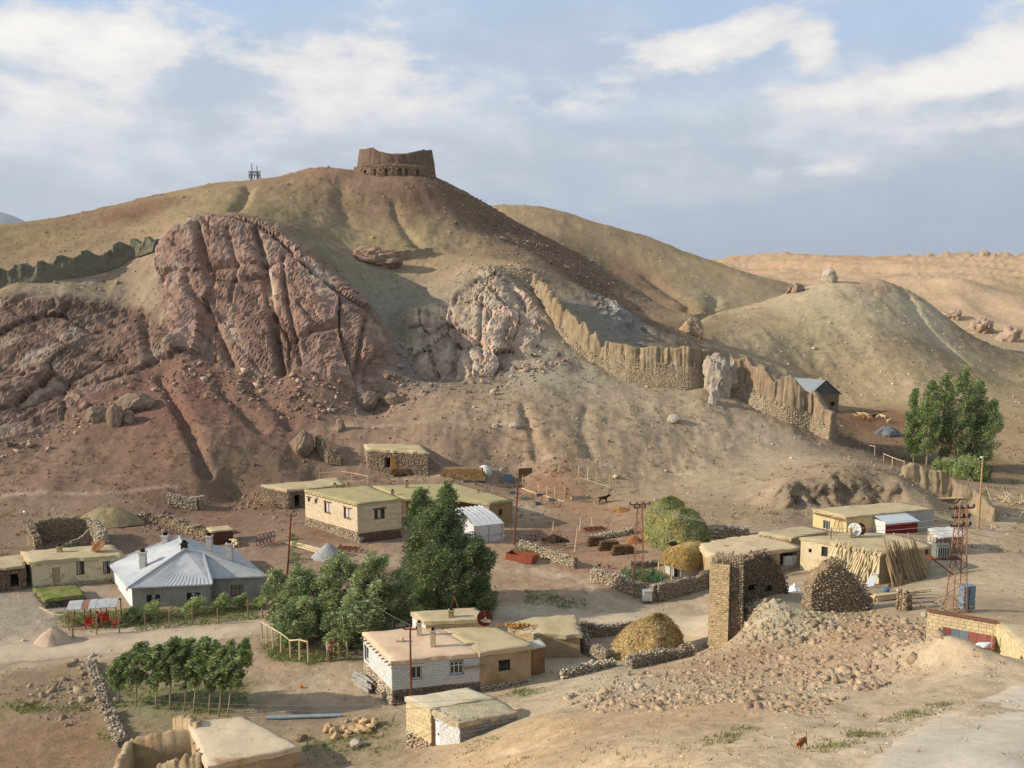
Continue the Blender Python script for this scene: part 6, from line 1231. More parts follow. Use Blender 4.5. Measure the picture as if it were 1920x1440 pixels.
# young grove in the field
for i, (bx, by, tx, ty, w, ordn) in enumerate(((222, 1318, 228, 1232, 54, 'leftmost young tree of the lower left grove'), (256, 1324, 262, 1208, 54, 'second young tree from the left in the grove'), (292, 1330, 300, 1212, 54, 'third young tree from the left in the grove'), (318, 1330, 328, 1196, 54, 'fourth young tree from the left in the grove'), (346, 1332, 356, 1200, 54, 'middle young tree of the lower left grove'), (362, 1338, 384, 1198, 54, 'fourth young tree from the right in the grove'), (392, 1340, 404, 1208, 54, 'third young tree from the right in the grove'), (410, 1344, 430, 1206, 54, 'second young tree from the right in the grove'), (426, 1346, 456, 1202, 54, 'rightmost young tree of the lower left grove'))):
    tree('young_tree', ordn, (bx, by), (tx, ty), w, 'plume', T_GROVE, 3800, 'young trees of the grove', 0.40, 40 + i, size=0.28, trunk_r=0.07, bark=mat('pale bark', (150, 138, 108), rough=.9, var=.2))
# poplars beyond the mud wall
for i, (bx, by, tx, ty, w, lb) in enumerate(((1712, 868, 1716, 730, 52, 'leftmost slim poplar beyond the mud wall'), (1738, 876, 1748, 712, 62, 'second poplar from the left beyond the mud wall'), (1764, 872, 1776, 698, 66, 'third poplar from the left beyond the mud wall'), (1790, 880, 1812, 686, 76, 'tallest poplar of the grove beyond the mud wall'), (1816, 876, 1838, 712, 76, 'second poplar from the right beyond the mud wall'), (1838, 884, 1862, 748, 72, 'rightmost poplar leaning right beyond the mud wall'))):
    tree('poplar_tree', lb, (bx, by), (tx, ty), w, 'poplar', T_POP, 7000, 'poplar grove at the right', 0.12, 60 + i, size=0.42, bark=MATS['pale bark'], trunk_r=.16)
for i, (bx, by, ty, w, lb) in enumerate(((1770, 888, 862, 46, 'low yellow-green bush at the left foot of the poplars'), (1812, 898, 856, 64, 'yellow-green bush at the foot of the poplars'), (1838, 902, 868, 40, 'dark bush at the right foot of the poplars'))):
    tree('bush', lb, (bx, by), (bx + 4, ty), w, 'round', T_SHRUB if i < 2 else T_DARK, 3000, 'bushes under the poplars', 0.0, 70 + i, size=.36)
# windblown shrubs of the fenced garden
for i, (bx, by, ty, w, lb) in enumerate(((243, 1163, 1140, 30, 'small shrub at the left corner of the grey house'), (278, 1160, 1132, 56, 'shrub bent over in front of the left grey house window'), (356, 1152, 1126, 58, 'shrub bent over before the middle grey house window'), (411, 1146, 1116, 34, 'upright shrub right of the middle grey house window'), (444, 1140, 1118, 28, 'thin shrub below the right grey house window'), (484, 1140, 1120, 28, 'shrub at the right corner of the grey house'))):
    tree('garden_shrub', lb, (bx, by), (bx + 10, ty), w, 'willow', T_SHRUB, 1500, 'windblown shrubs in the fenced garden', 0.0, 80 + i, size=.26)
# ------------------------------------------------------------------ ruins and rubble
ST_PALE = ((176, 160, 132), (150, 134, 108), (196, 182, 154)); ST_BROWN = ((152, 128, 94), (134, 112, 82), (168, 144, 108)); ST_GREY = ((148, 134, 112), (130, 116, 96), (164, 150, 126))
def tower_ruin():
    A = cast(1356, 1207); zt = ztop(A.x, A.y, 1046); H = zt - gz(A.x, A.y); B_ = Vector((A.x + 1.6, A.y + 6.2)); C = cast(1470, 1112)
    t = drystone('tower_ruin', 'tall broken corner of a ruined stone tower beside the road', [(A.x + .3, A.y + .1), (A.x + 1.0, A.y + 3), tuple(B_)], [H, ztop(A.x + 1, A.y + 3, 1048) - gz(A.x + 1, A.y + 3), ztop(*B_, 1044) - gz(*B_)], 2.6, M_CORE, M_STONE, .24, 'ruin', cols=ST_BROWN, ragged=.12)
    zb = gz(A.x, A.y); d = (B_ - Vector(A[:2])).normalized(); n = Vector((d.y, -d.x)); P0 = Vector(A[:2]) - n * 1.08 - d * .12; P1 = Vector(A[:2]) + n * .35 - d * .22
    P2 = P0 + d * 5.5
    MB().prism([tuple(P0), tuple(P1), tuple(P1 + d * .5), tuple(P0 + d * .5)], zb - .6, zb + H - .5).build('corner_pier', mat('tower mortar', (150, 128, 96), rough=1, bump=.04, bscale=6, var=.2), t)
    M_TB = mat('tower stone', (188, 166, 128), rough=.95, bump=.03, bscale=7, var=.2, rnd=.18)
    courses(t, M_TB, P0, P1, zb - .4, zb + H - .5, .42, .19, (), maxn=190, jit=.02, depth=.12); courses(t, M_TB, P2, P0, zb - .2, zb + H - .5, .6, .19, (), maxn=300, jit=.02, depth=.12)
    hs = []; pts = []
    for px_, ty in ((1398, 1048), (1425, 1040), (1450, 1042), (1466, 1066), (1474, 1098)):
        f = (px_ - 1390) / 84; q = B_.lerp(Vector(C[:2]), f * 1.0); pts.append(tuple(q)); hs.append(max(.6, ztop(q.x, q.y, ty) - gz(q.x, q.y)))
    b = drystone('ruined_wall', 'shade-darkened inner wall of the ruined tower with two square holes painted dark', [tuple(B_)] + pts, [hs[0]] + hs, 1.2, M_CORE, M_STONE, .24, 'ruin', cols=((136, 112, 82), (118, 96, 70), (152, 128, 96)), ragged=.2)  # stones darker than the outer wall, putting the inner face's shade into the colour
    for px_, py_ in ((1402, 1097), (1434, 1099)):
        s, z = px_wall(tuple(B_), C, px_, py_); q = on_wall(tuple(B_), C, s, z, .60); MB().box(q, (.5, .12, .42), wall_rz(B_, C)).build('beam_hole_shade', M_DARK, b)  # near-black block on the wall face stands for the shade inside a hole
tower_ruin()
def second_ruin():
    pts = []; hs = []
    for px_, by, ty in ((1514, 1128, 1092), (1532, 1136, 1060), (1556, 1140, 1044), (1582, 1142, 1072), (1605, 1142, 1092), (1626, 1140, 1118)): e0, e1 = cast(1514, 1139), cast(1626, 1141); p = e0.lerp(e1, (px_ - 1514) / 112); pts.append((p.x, p.y)); hs.append(max(.5, ztop(p.x, p.y, ty) - gz(p.x, p.y)))
    drystone('ruined_wall', 'jagged brown peak of ruined wall in front of the leaning poles', pts, hs, 1.5, M_CORE, M_STONE, .25, 'ruin', cols=ST_BROWN, ragged=.22)
    p0, p1 = cast(1690, 1146), cast(1702, 1142); drystone('ruined_wall', 'short stub of ruined wall by the pole stack', [(p0.x, p0.y), (p1.x, p1.y)], [1.6, 1.2], .8, M_CORE, M_STONE, .3, 'ruin', cols=ST_BROWN)
second_ruin()
# ------------------------------------------------------------------ dry-stone walls
def dw(label, spec, th=.7, size=.24, cols=ST_PALE, name='stone_wall', group=None, ragged=.25):
    pts = []; hs = []
    for bx, by, ty in spec: p = cast(bx, by); pts.append((p.x, p.y)); hs.append(max(.35, ztop(p.x, p.y, ty) - p.z))
    return drystone(name, label, pts, hs, th, M_CORE, M_STONE, size, 'stone wall', group, cols=cols, ragged=ragged)
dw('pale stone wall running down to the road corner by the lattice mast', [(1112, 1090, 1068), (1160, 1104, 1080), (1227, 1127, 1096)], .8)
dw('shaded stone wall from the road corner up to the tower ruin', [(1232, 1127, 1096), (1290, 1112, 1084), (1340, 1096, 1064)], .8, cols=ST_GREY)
dw('stone wall behind the thatched hut yard', [(1182, 1068, 1054), (1232, 1060, 1050)], .5, cols=ST_GREY)
dw('pale stone wall beside the red planter trough', [(978, 1030, 1012), (1020, 1045, 1030), (1078, 1066, 1046)], .8)
dw('dark stone wall behind the golden haystack', [(1086, 1196, 1168), (1135, 1192, 1172), (1188, 1180, 1166)], .7, cols=ST_GREY)
dw('stone wall between the mud barn and the golden haystack', [(1090, 1200, 1176), (1104, 1226, 1206), (1140, 1240, 1218)], .7, cols=ST_GREY)
dw('low front wall left of the golden haystack', [(1053, 1274, 1258), (1100, 1262, 1246), (1152, 1248, 1240)], .6)
dw('stone wall round the right foot of the golden haystack', [(1180, 1254, 1232), (1240, 1242, 1220), (1296, 1230, 1208)], .7, cols=ST_GREY)
dw('tumbled field wall left of the young grove, upper stretch', [(172, 1246, 1240), (182, 1280, 1268), (190, 1305, 1296), (200, 1330, 1322)], .8, .25, ST_GREY, ragged=.5)
dw('tumbled field wall left of the young grove, lower stretch', [(206, 1340, 1330), (218, 1370, 1358), (230, 1398, 1384)], .8, .25, ST_GREY, ragged=.5)
dw('curved ruined stone wall left of the upper stone hut', [(596, 838, 816), (604, 854, 830), (618, 866, 845), (640, 868, 858)], .8, .25, ST_BROWN, ragged=.3)
dw('stone wall of the roofless enclosure, far side', [(60, 1020, 980), (110, 1012, 974), (165, 1006, 970)], .8, .25, ST_BROWN)
dw('stone wall of the roofless enclosure, right side', [(165, 1006, 970), (184, 1014, 978), (196, 1024, 990), (188, 1042, 1016)], .8, .25, ST_PALE)
dw('stone wall of the roofless enclosure, left side', [(60, 1020, 980), (64, 1032, 992), (72, 1044, 1012)], .8, .25, ST_BROWN)
dw('broken inner cross wall of the roofless enclosure', [(112, 1036, 1026), (135, 1030, 1014), (168, 1024, 994)], .6, .25, ST_GREY)
dw('stone sheepfold bank above the turf stacks', [(1112, 1012, 1004), (1150, 1006, 996), (1186, 1000, 990)], .9, .25, ST_PALE, ragged=.4)
dw('stone retaining wall right of the green haystack', [(1322, 1016, 990), (1360, 1010, 988), (1402, 1003, 988)], .6, .28, ST_PALE)
dw('low stone pen on the red earth left of the hollow', [(318, 944, 926), (340, 952, 932), (372, 956, 934), (380, 948, 930)], .7, .25, ST_PALE)
dw('tumbled stone bank above the small red shed', [(262, 974, 962), (310, 982, 968), (352, 996, 980), (392, 1010, 996)], 1.4, .34, ST_BROWN, ragged=.6)
# ------------------------------------------------------------------ hay, thatch
M_HAY = leaf_mat('hay blades', None, None)
def hay(name, label, basepx, wpx, toppy, tints, m_core, n=9000, deep=.8, lean=0.0, blade=.26, rough=.2, power=.8):
    b = cast(*basepx); w = msz(b, wpx) / 2; h = ztop(b.x, b.y, toppy) - b.z; t = thing(name, label, 'haystack', b); N_, m_ = 44, 18; V = np.zeros((N_, m_, 3)); th = np.linspace(0, 2 * np.pi, N_, endpoint=False)
    for j in range(m_):
        e = j / (m_ - 1) * math.pi / 2; r = math.cos(e) ** power; q = 1 + rough * fbm(np.cos(th) * 2 + 5, np.sin(th) * 2, np.full(N_, e * 2), oct=3, seed=int(wpx))
        V[:, j] = np.stack([b.x + w * r * np.cos(th) * q + lean * math.sin(e), b.y + w * deep * r * np.sin(th) * q, b.z - .3 + (h + .3) * math.sin(e) * (1 + .3 * rough * np.sin(th * 2))], -1)
    idx = np.arange(N_ * m_).reshape(N_, m_); nx_ = np.roll(idx, -1, 0); ob = mesh_obj('heap', V.reshape(-1, 3), np.stack([idx[:, :-1], nx_[:, :-1], nx_[:, 1:], idx[:, 1:]], -1).reshape(-1, 4), m_core); attach(ob, t)
    i = rng.integers(0, N_, n); j = np.minimum((rng.random(n) ** 1.0 * (m_ - 1)).astype(int), m_ - 2); f = rng.random(n)[:, None]; g = rng.random(n)[:, None]
    p = V[i, j] * (1 - f) * (1 - g) + V[(i + 1) % N_, j] * f * (1 - g) + V[i, j + 1] * (1 - f) * g + V[(i + 1) % N_, j + 1] * f * g
    nrm = p - np.array([b.x, b.y, b.z]); nrm /= np.linalg.norm(nrm, axis=1)[:, None]; down = np.stack([nrm[:, 0] * .5, nrm[:, 1] * .5, -np.ones(n)], -1); a = down * rng.uniform(.2, 1, (n, 1)) + rng.normal(size=(n, 3)) * .55 + nrm * .35; a /= np.linalg.norm(a, axis=1)[:, None]; s = np.cross(a, nrm); s /= np.linalg.norm(s, axis=1)[:, None] + 1e-6
    L_ = blade * rng.uniform(.5, 1.2, n)[:, None]; W_ = .035 * rng.uniform(.7, 1.6, n)[:, None]; p = p + nrm * .02; Vb = np.stack([p - s * W_, p + s * W_, p + a * L_ + s * W_ * .4, p + a * L_ - s * W_ * .4], 1).reshape(-1, 3)
    o = mesh_obj('straw', Vb, np.arange(n * 4).reshape(n, 4), M_HAY, smooth=False); tt = np.array([lin(c) for c in tints]); set_col(o, 'tint', np.repeat(tt[rng.integers(0, len(tt), n)] * rng.uniform(.8, 1.25, (n, 1)), 4, 0)); attach(o, t); o['kind'] = 'stuff'; return t
H_GOLD = ((182, 156, 106), (164, 140, 92), (198, 174, 124)); H_GREEN = ((142, 144, 92), (126, 130, 80), (164, 158, 106))
M_HAYCORE = mat('packed hay', (166, 140, 92), rough=1, bump=.08, bscale=5, var=.25); M_GREENCORE = mat('packed green hay', (126, 126, 80), rough=1, bump=.08, bscale=5, var=.3, stain=((150, 132, 74), .4, .48, .6))
hay('haystack', 'golden dome haystack behind low stone walls', (1210, 1232), 132, 1157, H_GOLD, M_HAYCORE, 12000, lean=.8, blade=.2, power=.95)
hay('haystack', 'taller green haystack at the back left of the pair', (1246, 1008), 84, 936, H_GREEN, M_GREENCORE, 6500, lean=.3, power=.55)
hay('haystack', 'wide green haystack at the front right of the pair', (1276, 1020), 104, 958, H_GREEN, M_GREENCORE, 8000, power=.6)
def thatched_hut():
    b = cast(1280, 1086); t = thing('thatched_hut', 'small hut with hay-thatched dome roof weighted by tyres', 'hut', b); zw = ztop(b.x, b.y, 1056); P = [Vector(cast(x, y)[:2]) for x, y in ((1246, 1076), (1278, 1087), (1337, 1072))]; P.append(P[0] + P[2] - P[1]); poly = [tuple(p) for p in P]; h = [hole(poly[0], poly[1], 1264, 1055, 1276, 1080)]
    L0 = math.dist(poly[0], poly[1]); h = [(L0 * .55, L0 * .9, b.z - .05, b.z + 1.5)]; body(t, poly, b.z - .5, zw, mat('hut limewash', (186, 180, 168), rough=.9, bump=.02, bscale=5, var=.1), {0: h}, .3)
    MB().box(on_wall(poly[0], poly[1], L0 * .72, b.z + .7, -.25), (L0 * .33, .05, 1.5), wall_rz(*poly[:2])).build('door', M_DKFRAME, t)
    c = (P[0] + P[2]) / 2; w = (P[2] - P[1]).length * .62; zt = ztop(c.x, c.y, 1019); N_, m_ = 36, 12; th = np.linspace(0, 2 * np.pi, N_, endpoint=False); ang = wall_rz(P[1], P[2]); V = np.zeros((N_, m_, 3)); wy = (P[1] - P[0]).length * .82
    for j in range(m_):
        e = j / (m_ - 1) * math.pi / 2; r = math.cos(e) ** .55; q = 1 + .05 * np.sin(th * 5) + .04 * rng.random(N_); lx, ly = w * r * np.sign(np.cos(th)) * np.abs(np.cos(th)) ** .75 * q, wy * r * np.sign(np.sin(th)) * np.abs(np.sin(th)) ** .75 * q
        V[:, j] = np.stack([c.x + lx * math.cos(ang) - ly * math.sin(ang), c.y + lx * math.sin(ang) + ly * math.cos(ang), zw - .25 + (zt - zw + .25) * math.sin(e) + 0 * th], -1)
    idx = np.arange(N_ * m_).reshape(N_, m_); nx_ = np.roll(idx, -1, 0); F = np.stack([idx[:, :-1], nx_[:, :-1], nx_[:, 1:], idx[:, 1:]], -1).reshape(-1, 4); ob = mesh_obj('thatch', V.reshape(-1, 3), F, M_HAYCORE); attach(ob, t)
    n = 4500; i = rng.integers(0, N_, n); j = rng.integers(0, m_ - 1, n); f = rng.random((n, 1)); p = V[i, j] * (1 - f) + V[(i + 1) % N_, j] * f; nrm = p - np.array([c.x, c.y, zw - 1]); nrm /= np.linalg.norm(nrm, axis=1)[:, None]; a = np.stack([nrm[:, 0], nrm[:, 1], -1.2 * np.ones(n)], -1) + rng.normal(size=(n, 3)) * .5 + nrm * .4; a /= np.linalg.norm(a, axis=1)[:, None]; s = np.cross(a, nrm); s /= np.linalg.norm(s, axis=1)[:, None] + 1e-6
    p = p + nrm * .03; L_ = rng.uniform(.18, .4, (n, 1)); W_ = .035; o = mesh_obj('straw', np.stack([p - s * W_, p + s * W_, p + a * L_ + s * W_ * .4, p + a * L_ - s * W_ * .4], 1).reshape(-1, 3), np.arange(n * 4).reshape(n, 4), M_HAY, smooth=False); tt = np.array([lin(q) for q in ((170, 140, 76), (148, 120, 66), (186, 158, 92))]); set_col(o, 'tint', np.repeat(tt[rng.integers(0, 3, n)], 4, 0)); attach(o, t); o['kind'] = 'stuff'
    for x, y in ((1234, 1082), (1245, 1084), (1259, 1088)): q = cast(x, y); MB().tube([q - Vector((0, 0, .2)), q + Vector((.05, 0, zw - q.z - .1))], [.09, .07], 7).build('post', M_PALEWOOD, t)
    M_RUB = mat('black rubber', (34, 32, 36), rough=.7, var=.2)
    for x, y, z, lb in ((1261, 1021, zt - .15, 'black tyre at the left of the thatched dome'), (1303, 1026, zt - .35, 'black tyre at the right of the thatched dome'), (1341, 1047, zt - 1.1, 'black tyre on the roof behind the tower ruin')):
        q = atZ(x, y, z); mb = MB(); k = 16; pts = [q + Vector((.36 * math.cos(2 * math.pi * i / k), .36 * math.sin(2 * math.pi * i / k), .12 + .08 * math.cos(2 * math.pi * i / k))) for i in range(k + 1)]; mb.tube(pts, .12, 7, cap=False); tag(mb.build('tyre', M_RUB, smooth=True), lb, 'tyre', 'tyres weighing down the thatch')
thatched_hut()
# ------------------------------------------------------------------ electricity masts, poles, lamps
def lattice(name, label, basepx, toppy, wb=1.3, wt=.45, arms=(), m=None, th=.065):
    b = cast(*basepx); H = ztop(b.x, b.y, toppy) - b.z; t = thing(name, label, 'mast', b); m = m or mat('rusty lattice steel', (150, 106, 80), rough=.75, var=.25, vscale=4)
    cor = lambda f, sx, sy: b + Vector((sx * (wb + (wt - wb) * f) / 2, sy * (wb + (wt - wb) * f) / 2, H * f))
    for sx in (-1, 1):
        for sy in (-1, 1): MB().bar(cor(0, sx, sy) - Vector((0, 0, .3)), cor(1, sx, sy), th).build('leg', m, t)
    k = 13; br = MB()
    for i in range(k):
        f, g = i / k, (i + 1) / k; s = 1 if i % 2 else -1
        for q in (-1, 1): br.bar(cor(f, s, q), cor(g, -s, q), .032); br.bar(cor(f, q, s), cor(g, q, -s), .032)
    o = br.build('bracing', m, t); o['kind'] = 'stuff'
    for f, L_, n in arms:
        p = b + Vector((0, 0, H * f)); MB().bar(p + Vector((-L_, -L_ * .2, 0)), p + Vector((L_, L_ * .2, 0)), .1).build('crossarm', M_RUST, t)
        for i in range(n): q = p + Vector((-L_, -L_ * .2, 0)) * (1 - 2 * i / max(1, n - 1)); MB().tube([q, q + Vector((0, 0, .12)), q + Vector((0, 0, .28))], [.05, .11, .07], 8).build('insulator', mat('brown porcelain', (66, 42, 36), rough=.35, spec=.5, var=.1), t)
    return t, b, H
lt1, lb1, lh1 = lattice('lattice_mast', 'rusty lattice power mast at the stone wall corner', (1197, 1117), 943, 1.15, .45, ((.985, 1.0, 4), (.95, .55, 3)))
lt2, lb2, lh2 = lattice('lattice_mast', 'rusty transformer mast above the yellow block wall', (1792, 1148), 950, 1.1, .5, ((.985, 1.0, 5), (.9, .7, 4), (.82, .8, 4)))
def transformer():
    b, H = lb2, lh2; f = .52; t = thing('transformer', 'grey transformer box on a bracket of the right mast', 'transformer', b + Vector((-1.3, -.1, H * f))); c = b + Vector((-1.5, -.2, H * f + .65))
    MB().box(c, (.95, .7, 1.05)).build('tank', mat('grey enamel', (112, 116, 108), rough=.5, var=.12), t)
    for k in range(6): MB().box(c + Vector((-.4 + .16 * k, -.42, -.05)), (.04, .16, .8)).build('cooling_fin', MATS['grey enamel'], t)
    for k in range(3): MB().tube([c + Vector((-.28 + .28 * k, 0, .5)), c + Vector((-.28 + .28 * k, 0, .9))], [.08, .05], 7).build('bushing', MATS['brown porcelain'], t)
    MB().box(c + Vector((.3, 0, -.6)), (2.3, .8, .12)).build('platform', M_RUST, t); MB().bar(c + Vector((-.6, 0, -.65)), b + Vector((-.35, 0, H * .36)), .09).build('strut', M_RUST, t)
    c = b + Vector((.95, .3, 0)); g = gz(c.x, c.y); t2 = thing('switch_cabinet', 'blue-grey steel cabinet at the foot of the right mast', 'cabinet', (c.x, c.y, g)); MB().box((c.x, c.y, g + 1.1), (.95, .55, 1.8), .15).build('case', mat('blue grey steel', (112, 130, 140), rough=.5, var=.12), t2); MB().box((c.x, c.y - .29, g + 1.1), (.04, .03, 1.7), .15).build('door_gap', M_DKFRAME, t2); MB().tube([(c.x, c.y, g - .3), (c.x, c.y, g + .25)], .1).build('pedestal', M_RUST, t2)
transformer()
def pole(name, label, basepx, top, r, m, arm=None, cat='pole'):
    b = cast(*basepx); H = ztop(b.x, b.y, top[1]) - b.z; q = atY(top[0], top[1], b.y); t = thing(name, label, cat, b); e = Vector((q.x, q.y, b.z + H)); MB().tube([b - Vector((0, 0, .3)), e], [r, r * .75], 8).build('shaft', m, t)
    if arm:
        MB().bar(e + Vector((-arm, 0, -.3)), e + Vector((arm, 0, -.3)), .08).build('crossarm', M_RUST, t)
        for s in (-1, -.3, .3, 1)[:: 1 if arm > .5 else 3]: MB().tube([e + Vector((s * arm, 0, -.3)), e + Vector((s * arm, 0, -.08))], [.04, .06], 6).build('insulator', MATS['brown porcelain'], t)
    return t, e
po1, pe1 = pole('power_pole', 'rusty steel pole left of the cream house', (538, 1078), (546, 962), .11, M_RUST, .5)
po2, pe2 = pole('power_pole', 'rusty steel pole right of the cream house wing', (964, 1022), (971, 908), .12, M_RUST, .5)
po3, pe3 = pole('power_pole', 'thin rusty pole in front of the white block house', (771, 1334), (769, 1172), .085, M_RUST, .45)
sl, se = pole('street_lamp', 'wooden pole street lamp at the right edge by the poplars', (1834, 992), (1843, 857), .14, mat('pole wood', (150, 124, 90), rough=.9, var=.2), cat='street lamp')
MB().tube([se, se + Vector((-.25, -.3, .08))], .04).build('bracket', M_RUST, sl); MB().box(se + Vector((-.4, -.45, .08)), (.6, .25, .14), .8).build('lamp_head', M_WHITE, sl)
def wire(label, a, c, sag=.8, r=.018):
    a, c = Vector(a), Vector(c); pts = [a.lerp(c, f) - Vector((0, 0, 4 * sag * f * (1 - f))) for f in np.linspace(0, 1, 22)]; tag(MB().tube(pts, r, 4).build('power_cable', mat('pale cable', (112, 110, 106), rough=.6, var=.05)), label, 'cable')
a1 = lb1 + Vector((0, 0, lh1 * .98)); a2 = lb2 + Vector((0, 0, lh2 * .80))
for k, (da, dc) in enumerate(((Vector((-.8, 0, 0)), Vector((-.8, 0, .8))), (Vector((.2, .1, 0)), Vector((0, 0, .4))), (Vector((.9, .2, -.1)), Vector((.7, 0, 0))))): wire(('upper', 'middle', 'lowest')[k] + ' cable strung between the two lattice masts', a1 + da, a2 + dc, 1.6)
for k in range(3): wire(('highest', 'middle', 'lowest')[k] + ' cable leaving the right mast towards the right edge', a2 + Vector((.3, 0, .3 - .5 * k)), a2 + Vector((32, -6 - 4 * k, -1.5 - 1.2 * k)), 1.2)
wire('cable from the thin pole over the willows to the left steel pole', pe3, pe1 - Vector((0, 0, .2)), 1.5, .014); wire('cable from the left steel pole down to the hip-roofed house', pe1, tuple(atZ(420, 1090, 4.0)), .5, .014)
wire('cable across the slope from the cream house wing to the stone hut', pe2, tuple(atZ(800, 850, 8.5)), 1.5, .016)
for k in range(2): wire(('upper', 'lower')[k] + ' thin cable crossing low in front of the block shed', cast(230, 1400) + Vector((0, 0, 3.4 - .35 * k)), cast(1010, 1352) + Vector((0, 0, 1.6 - .35 * k)), .6, .010)
# ------------------------------------------------------------------ fences
def fence(name, label, posts, h, rails, m=M_PALEWOOD, r=.055, railr=.04, wires=0, jitter=.15):
    P = [cast(*p) for p in posts]; t = thing(name, label, 'fence', P[0]); T = []
    for p in P:
        hh = h * random.uniform(1 - jitter, 1 + jitter); e = p + Vector((random.uniform(-.08, .08), random.uniform(-.05, .05), hh)); T.append(e); MB().tube([p - Vector((0, 0, .2)), e], [r, r * .8], 6).build('post', m, t)
    for f in rails:
        for i in range(len(P) - 1): a, c = P[i].lerp(T[i], f), P[i + 1].lerp(T[i + 1], f); d = (c - a) * .04; MB().tube([a - d, a.lerp(c, .5) + Vector((0, 0, random.uniform(-.05, .05))), c + d], [railr, railr * .9, railr * .7], 5).build('rail', m, t)
    for k in range(wires):
        for i in range(len(P) - 1): a, c = P[i].lerp(T[i], .35 + .5 * k / max(1, wires - 1)), P[i + 1].lerp(T[i + 1], .35 + .5 * k / max(1, wires - 1)); MB().tube([a, c], .012, 4).build('strand', M_RUST, t)
    return t
fence('rail_fence', 'curved pole fence round the front of the willows', [(492, 1196), (500, 1206), (512, 1216), (527, 1226), (545, 1234), (562, 1238), (578, 1243)], 1.7, (.95,), railr=.06, r=.07)
fence('rail_fence', 'short fence stretch right of the willow gate', [(613, 1240), (636, 1238), (652, 1236)], 1.6, (.5,), r=.08)
fence('post_fence', 'wire fence on pale posts along the garden roadside', [(137, 1196), (181, 1190), (224, 1187), (274, 1182), (317, 1178), (361, 1172), (410, 1172), (465, 1162), (492, 1158)], 1.75, (), M_WOOD, .075, wires=3)
fence('garden_rail', 'crooked pole rail at the left corner of the garden', [(78, 1165), (105, 1176), (122, 1178)], 1.2, (.95,), railr=.07)
fence('corral_fence', 'corral fence of pale stakes along the near side', [(979, 917), (990, 922), (1010, 928), (1025, 932), (1041, 938), (1058, 942)], 1.9, (.06,), railr=.08)
fence('corral_fence', 'corral fence of pale stakes on the uphill side', [(1030, 883), (1048, 888), (1084, 896), (1102, 902), (1118, 908), (1144, 916)], 1.8, (.08,), railr=.07)
fence('corral_fence', 'wire corral fence at the right end near the donkey', [(1058, 942), (1076, 936), (1094, 930), (1124, 924), (1144, 916)], 1.7, (), M_WOOD, .05, wires=2)
fence('pole_fence', 'rickety white pole fence by the sheep pen', [(1612, 843), (1628, 850), (1640, 858)], 1.8, (.92, .1), railr=.07); fence('pole_fence', 'rickety pole fence stretch nearer the poplars', [(1657, 868), (1673, 876), (1694, 884)], 1.7, (.95,), railr=.06)
fence('rail_fence', 'low white rail behind the roof of the stone shed', [(600, 898), (640, 896), (660, 898), (690, 906)], 1.0, (.9,), railr=.06)
for i, (bx, by, tx, ty, lb) in enumerate(((1035, 1000, 1038, 978, 'forked stake behind the dark peat heap'), (1077, 1035, 1083, 988, 'tall stake in the middle of the yard'), (1086, 996, 1089, 970, 'tall stake behind the middle one in the yard'), (1111, 990, 1109, 970, 'thin stake above the harrow'))):
    b = cast(bx, by); e = Vector((*atY(tx, ty, b.y)[:2], ztop(b.x, b.y, ty))); tag(MB().tube([b - Vector((0, 0, .2)), b.lerp(e, .5) + Vector((.03, 0, 0)), e], [.07, .065, .05], 6).build('stake', M_PALEWOOD), lb, 'stake', 'stakes standing in the yard')
# tangle of branches by the right wall
def brush(name, label, basepx, n, L_, m=M_WOOD, spread=1.5):
    b = cast(*basepx); t = thing(name, label, 'branches', b)
    for k in range(n): p = b + Vector((random.gauss(0, spread), random.gauss(0, spread * .6), random.uniform(0, .5))); d = Vector((random.gauss(0, 1), random.gauss(0, 1), random.uniform(.1, 1.2))).normalized() * L_ * random.uniform(.5, 1); MB().tube([p, p + d * .5 + Vector((0, 0, .1)), p + d], [.05, .04, .02], 5).build('branch', m, t)
brush('branch_heap', 'heap of pale cut branches at the right edge beyond the wall', (1898, 945), 26, 2.6, M_PALEWOOD, 1.3); brush('branch_heap', 'grey brushwood under the lamp at the wall end', (1868, 972), 14, 1.8); brush('branch_heap', 'dry brushwood against the stone shed end', (515, 952), 22, 1.8, mat('dry brush', (150, 118, 80), rough=.95, var=.2), 1.2); brush('branch_heap', 'sticks lying at the foot of the right mast', (1770, 1146), 14, 1.5, spread=.9); brush('branch_heap', 'dark branches heaped behind the pale wall', (1020, 1022), 30, 2.0, mat('dark brush', (82, 64, 48), rough=.95, var=.25), 1.6)
# ------------------------------------------------------------------ stacks, heaps, tools
def logs(name, label, a_px, b_px, n, L_, m, r=.09, layers=3, cat='logs', part='log', skew=.0):
    a, c = cast(*a_px), cast(*b_px); t = thing(name, label, cat, a); d = (c - a); d.z = 0; L_ = d.length if L_ is None else L_; d.normalize(); nn = Vector((-d.y, d.x, 0)); base = min(a.z, c.z)
    for k in range(n): ly = k % layers; q = a + nn * (.19 * (k // layers) + random.uniform(-.1, .1)) + Vector((0, 0, .08 + .16 * ly)) + d * random.uniform(-.3, .3); w = d + nn * (skew * random.uniform(-1, 1)); e = q + w * L_ * random.uniform(.85, 1.05); e.z = max(gz(e.x, e.y), gz(q.x, q.y)) + .1 + .16 * ly; MB().tube([q, e], [r, r * .75], 7).build(part, m, t)
logs('pole_stack', 'stack of pale peeled poles on the ground before the right mast', (1640, 1128), (1745, 1122), 11, None, M_PALEWOOD, .10, 3, 'pole stack', 'pole', .12); logs('pole_pair', 'two long pale beams lying by the gravel heap', (536, 1018), (596, 1042), 3, None, M_PALEWOOD, .13, 1, 'beams', 'beam', .1); logs('pole_stack', 'long pale poles lying on the bank above the right mast', (1752, 938), (1808, 958), 5, None, M_PALEWOOD, .09, 2, 'pole stack', 'pole', .1)
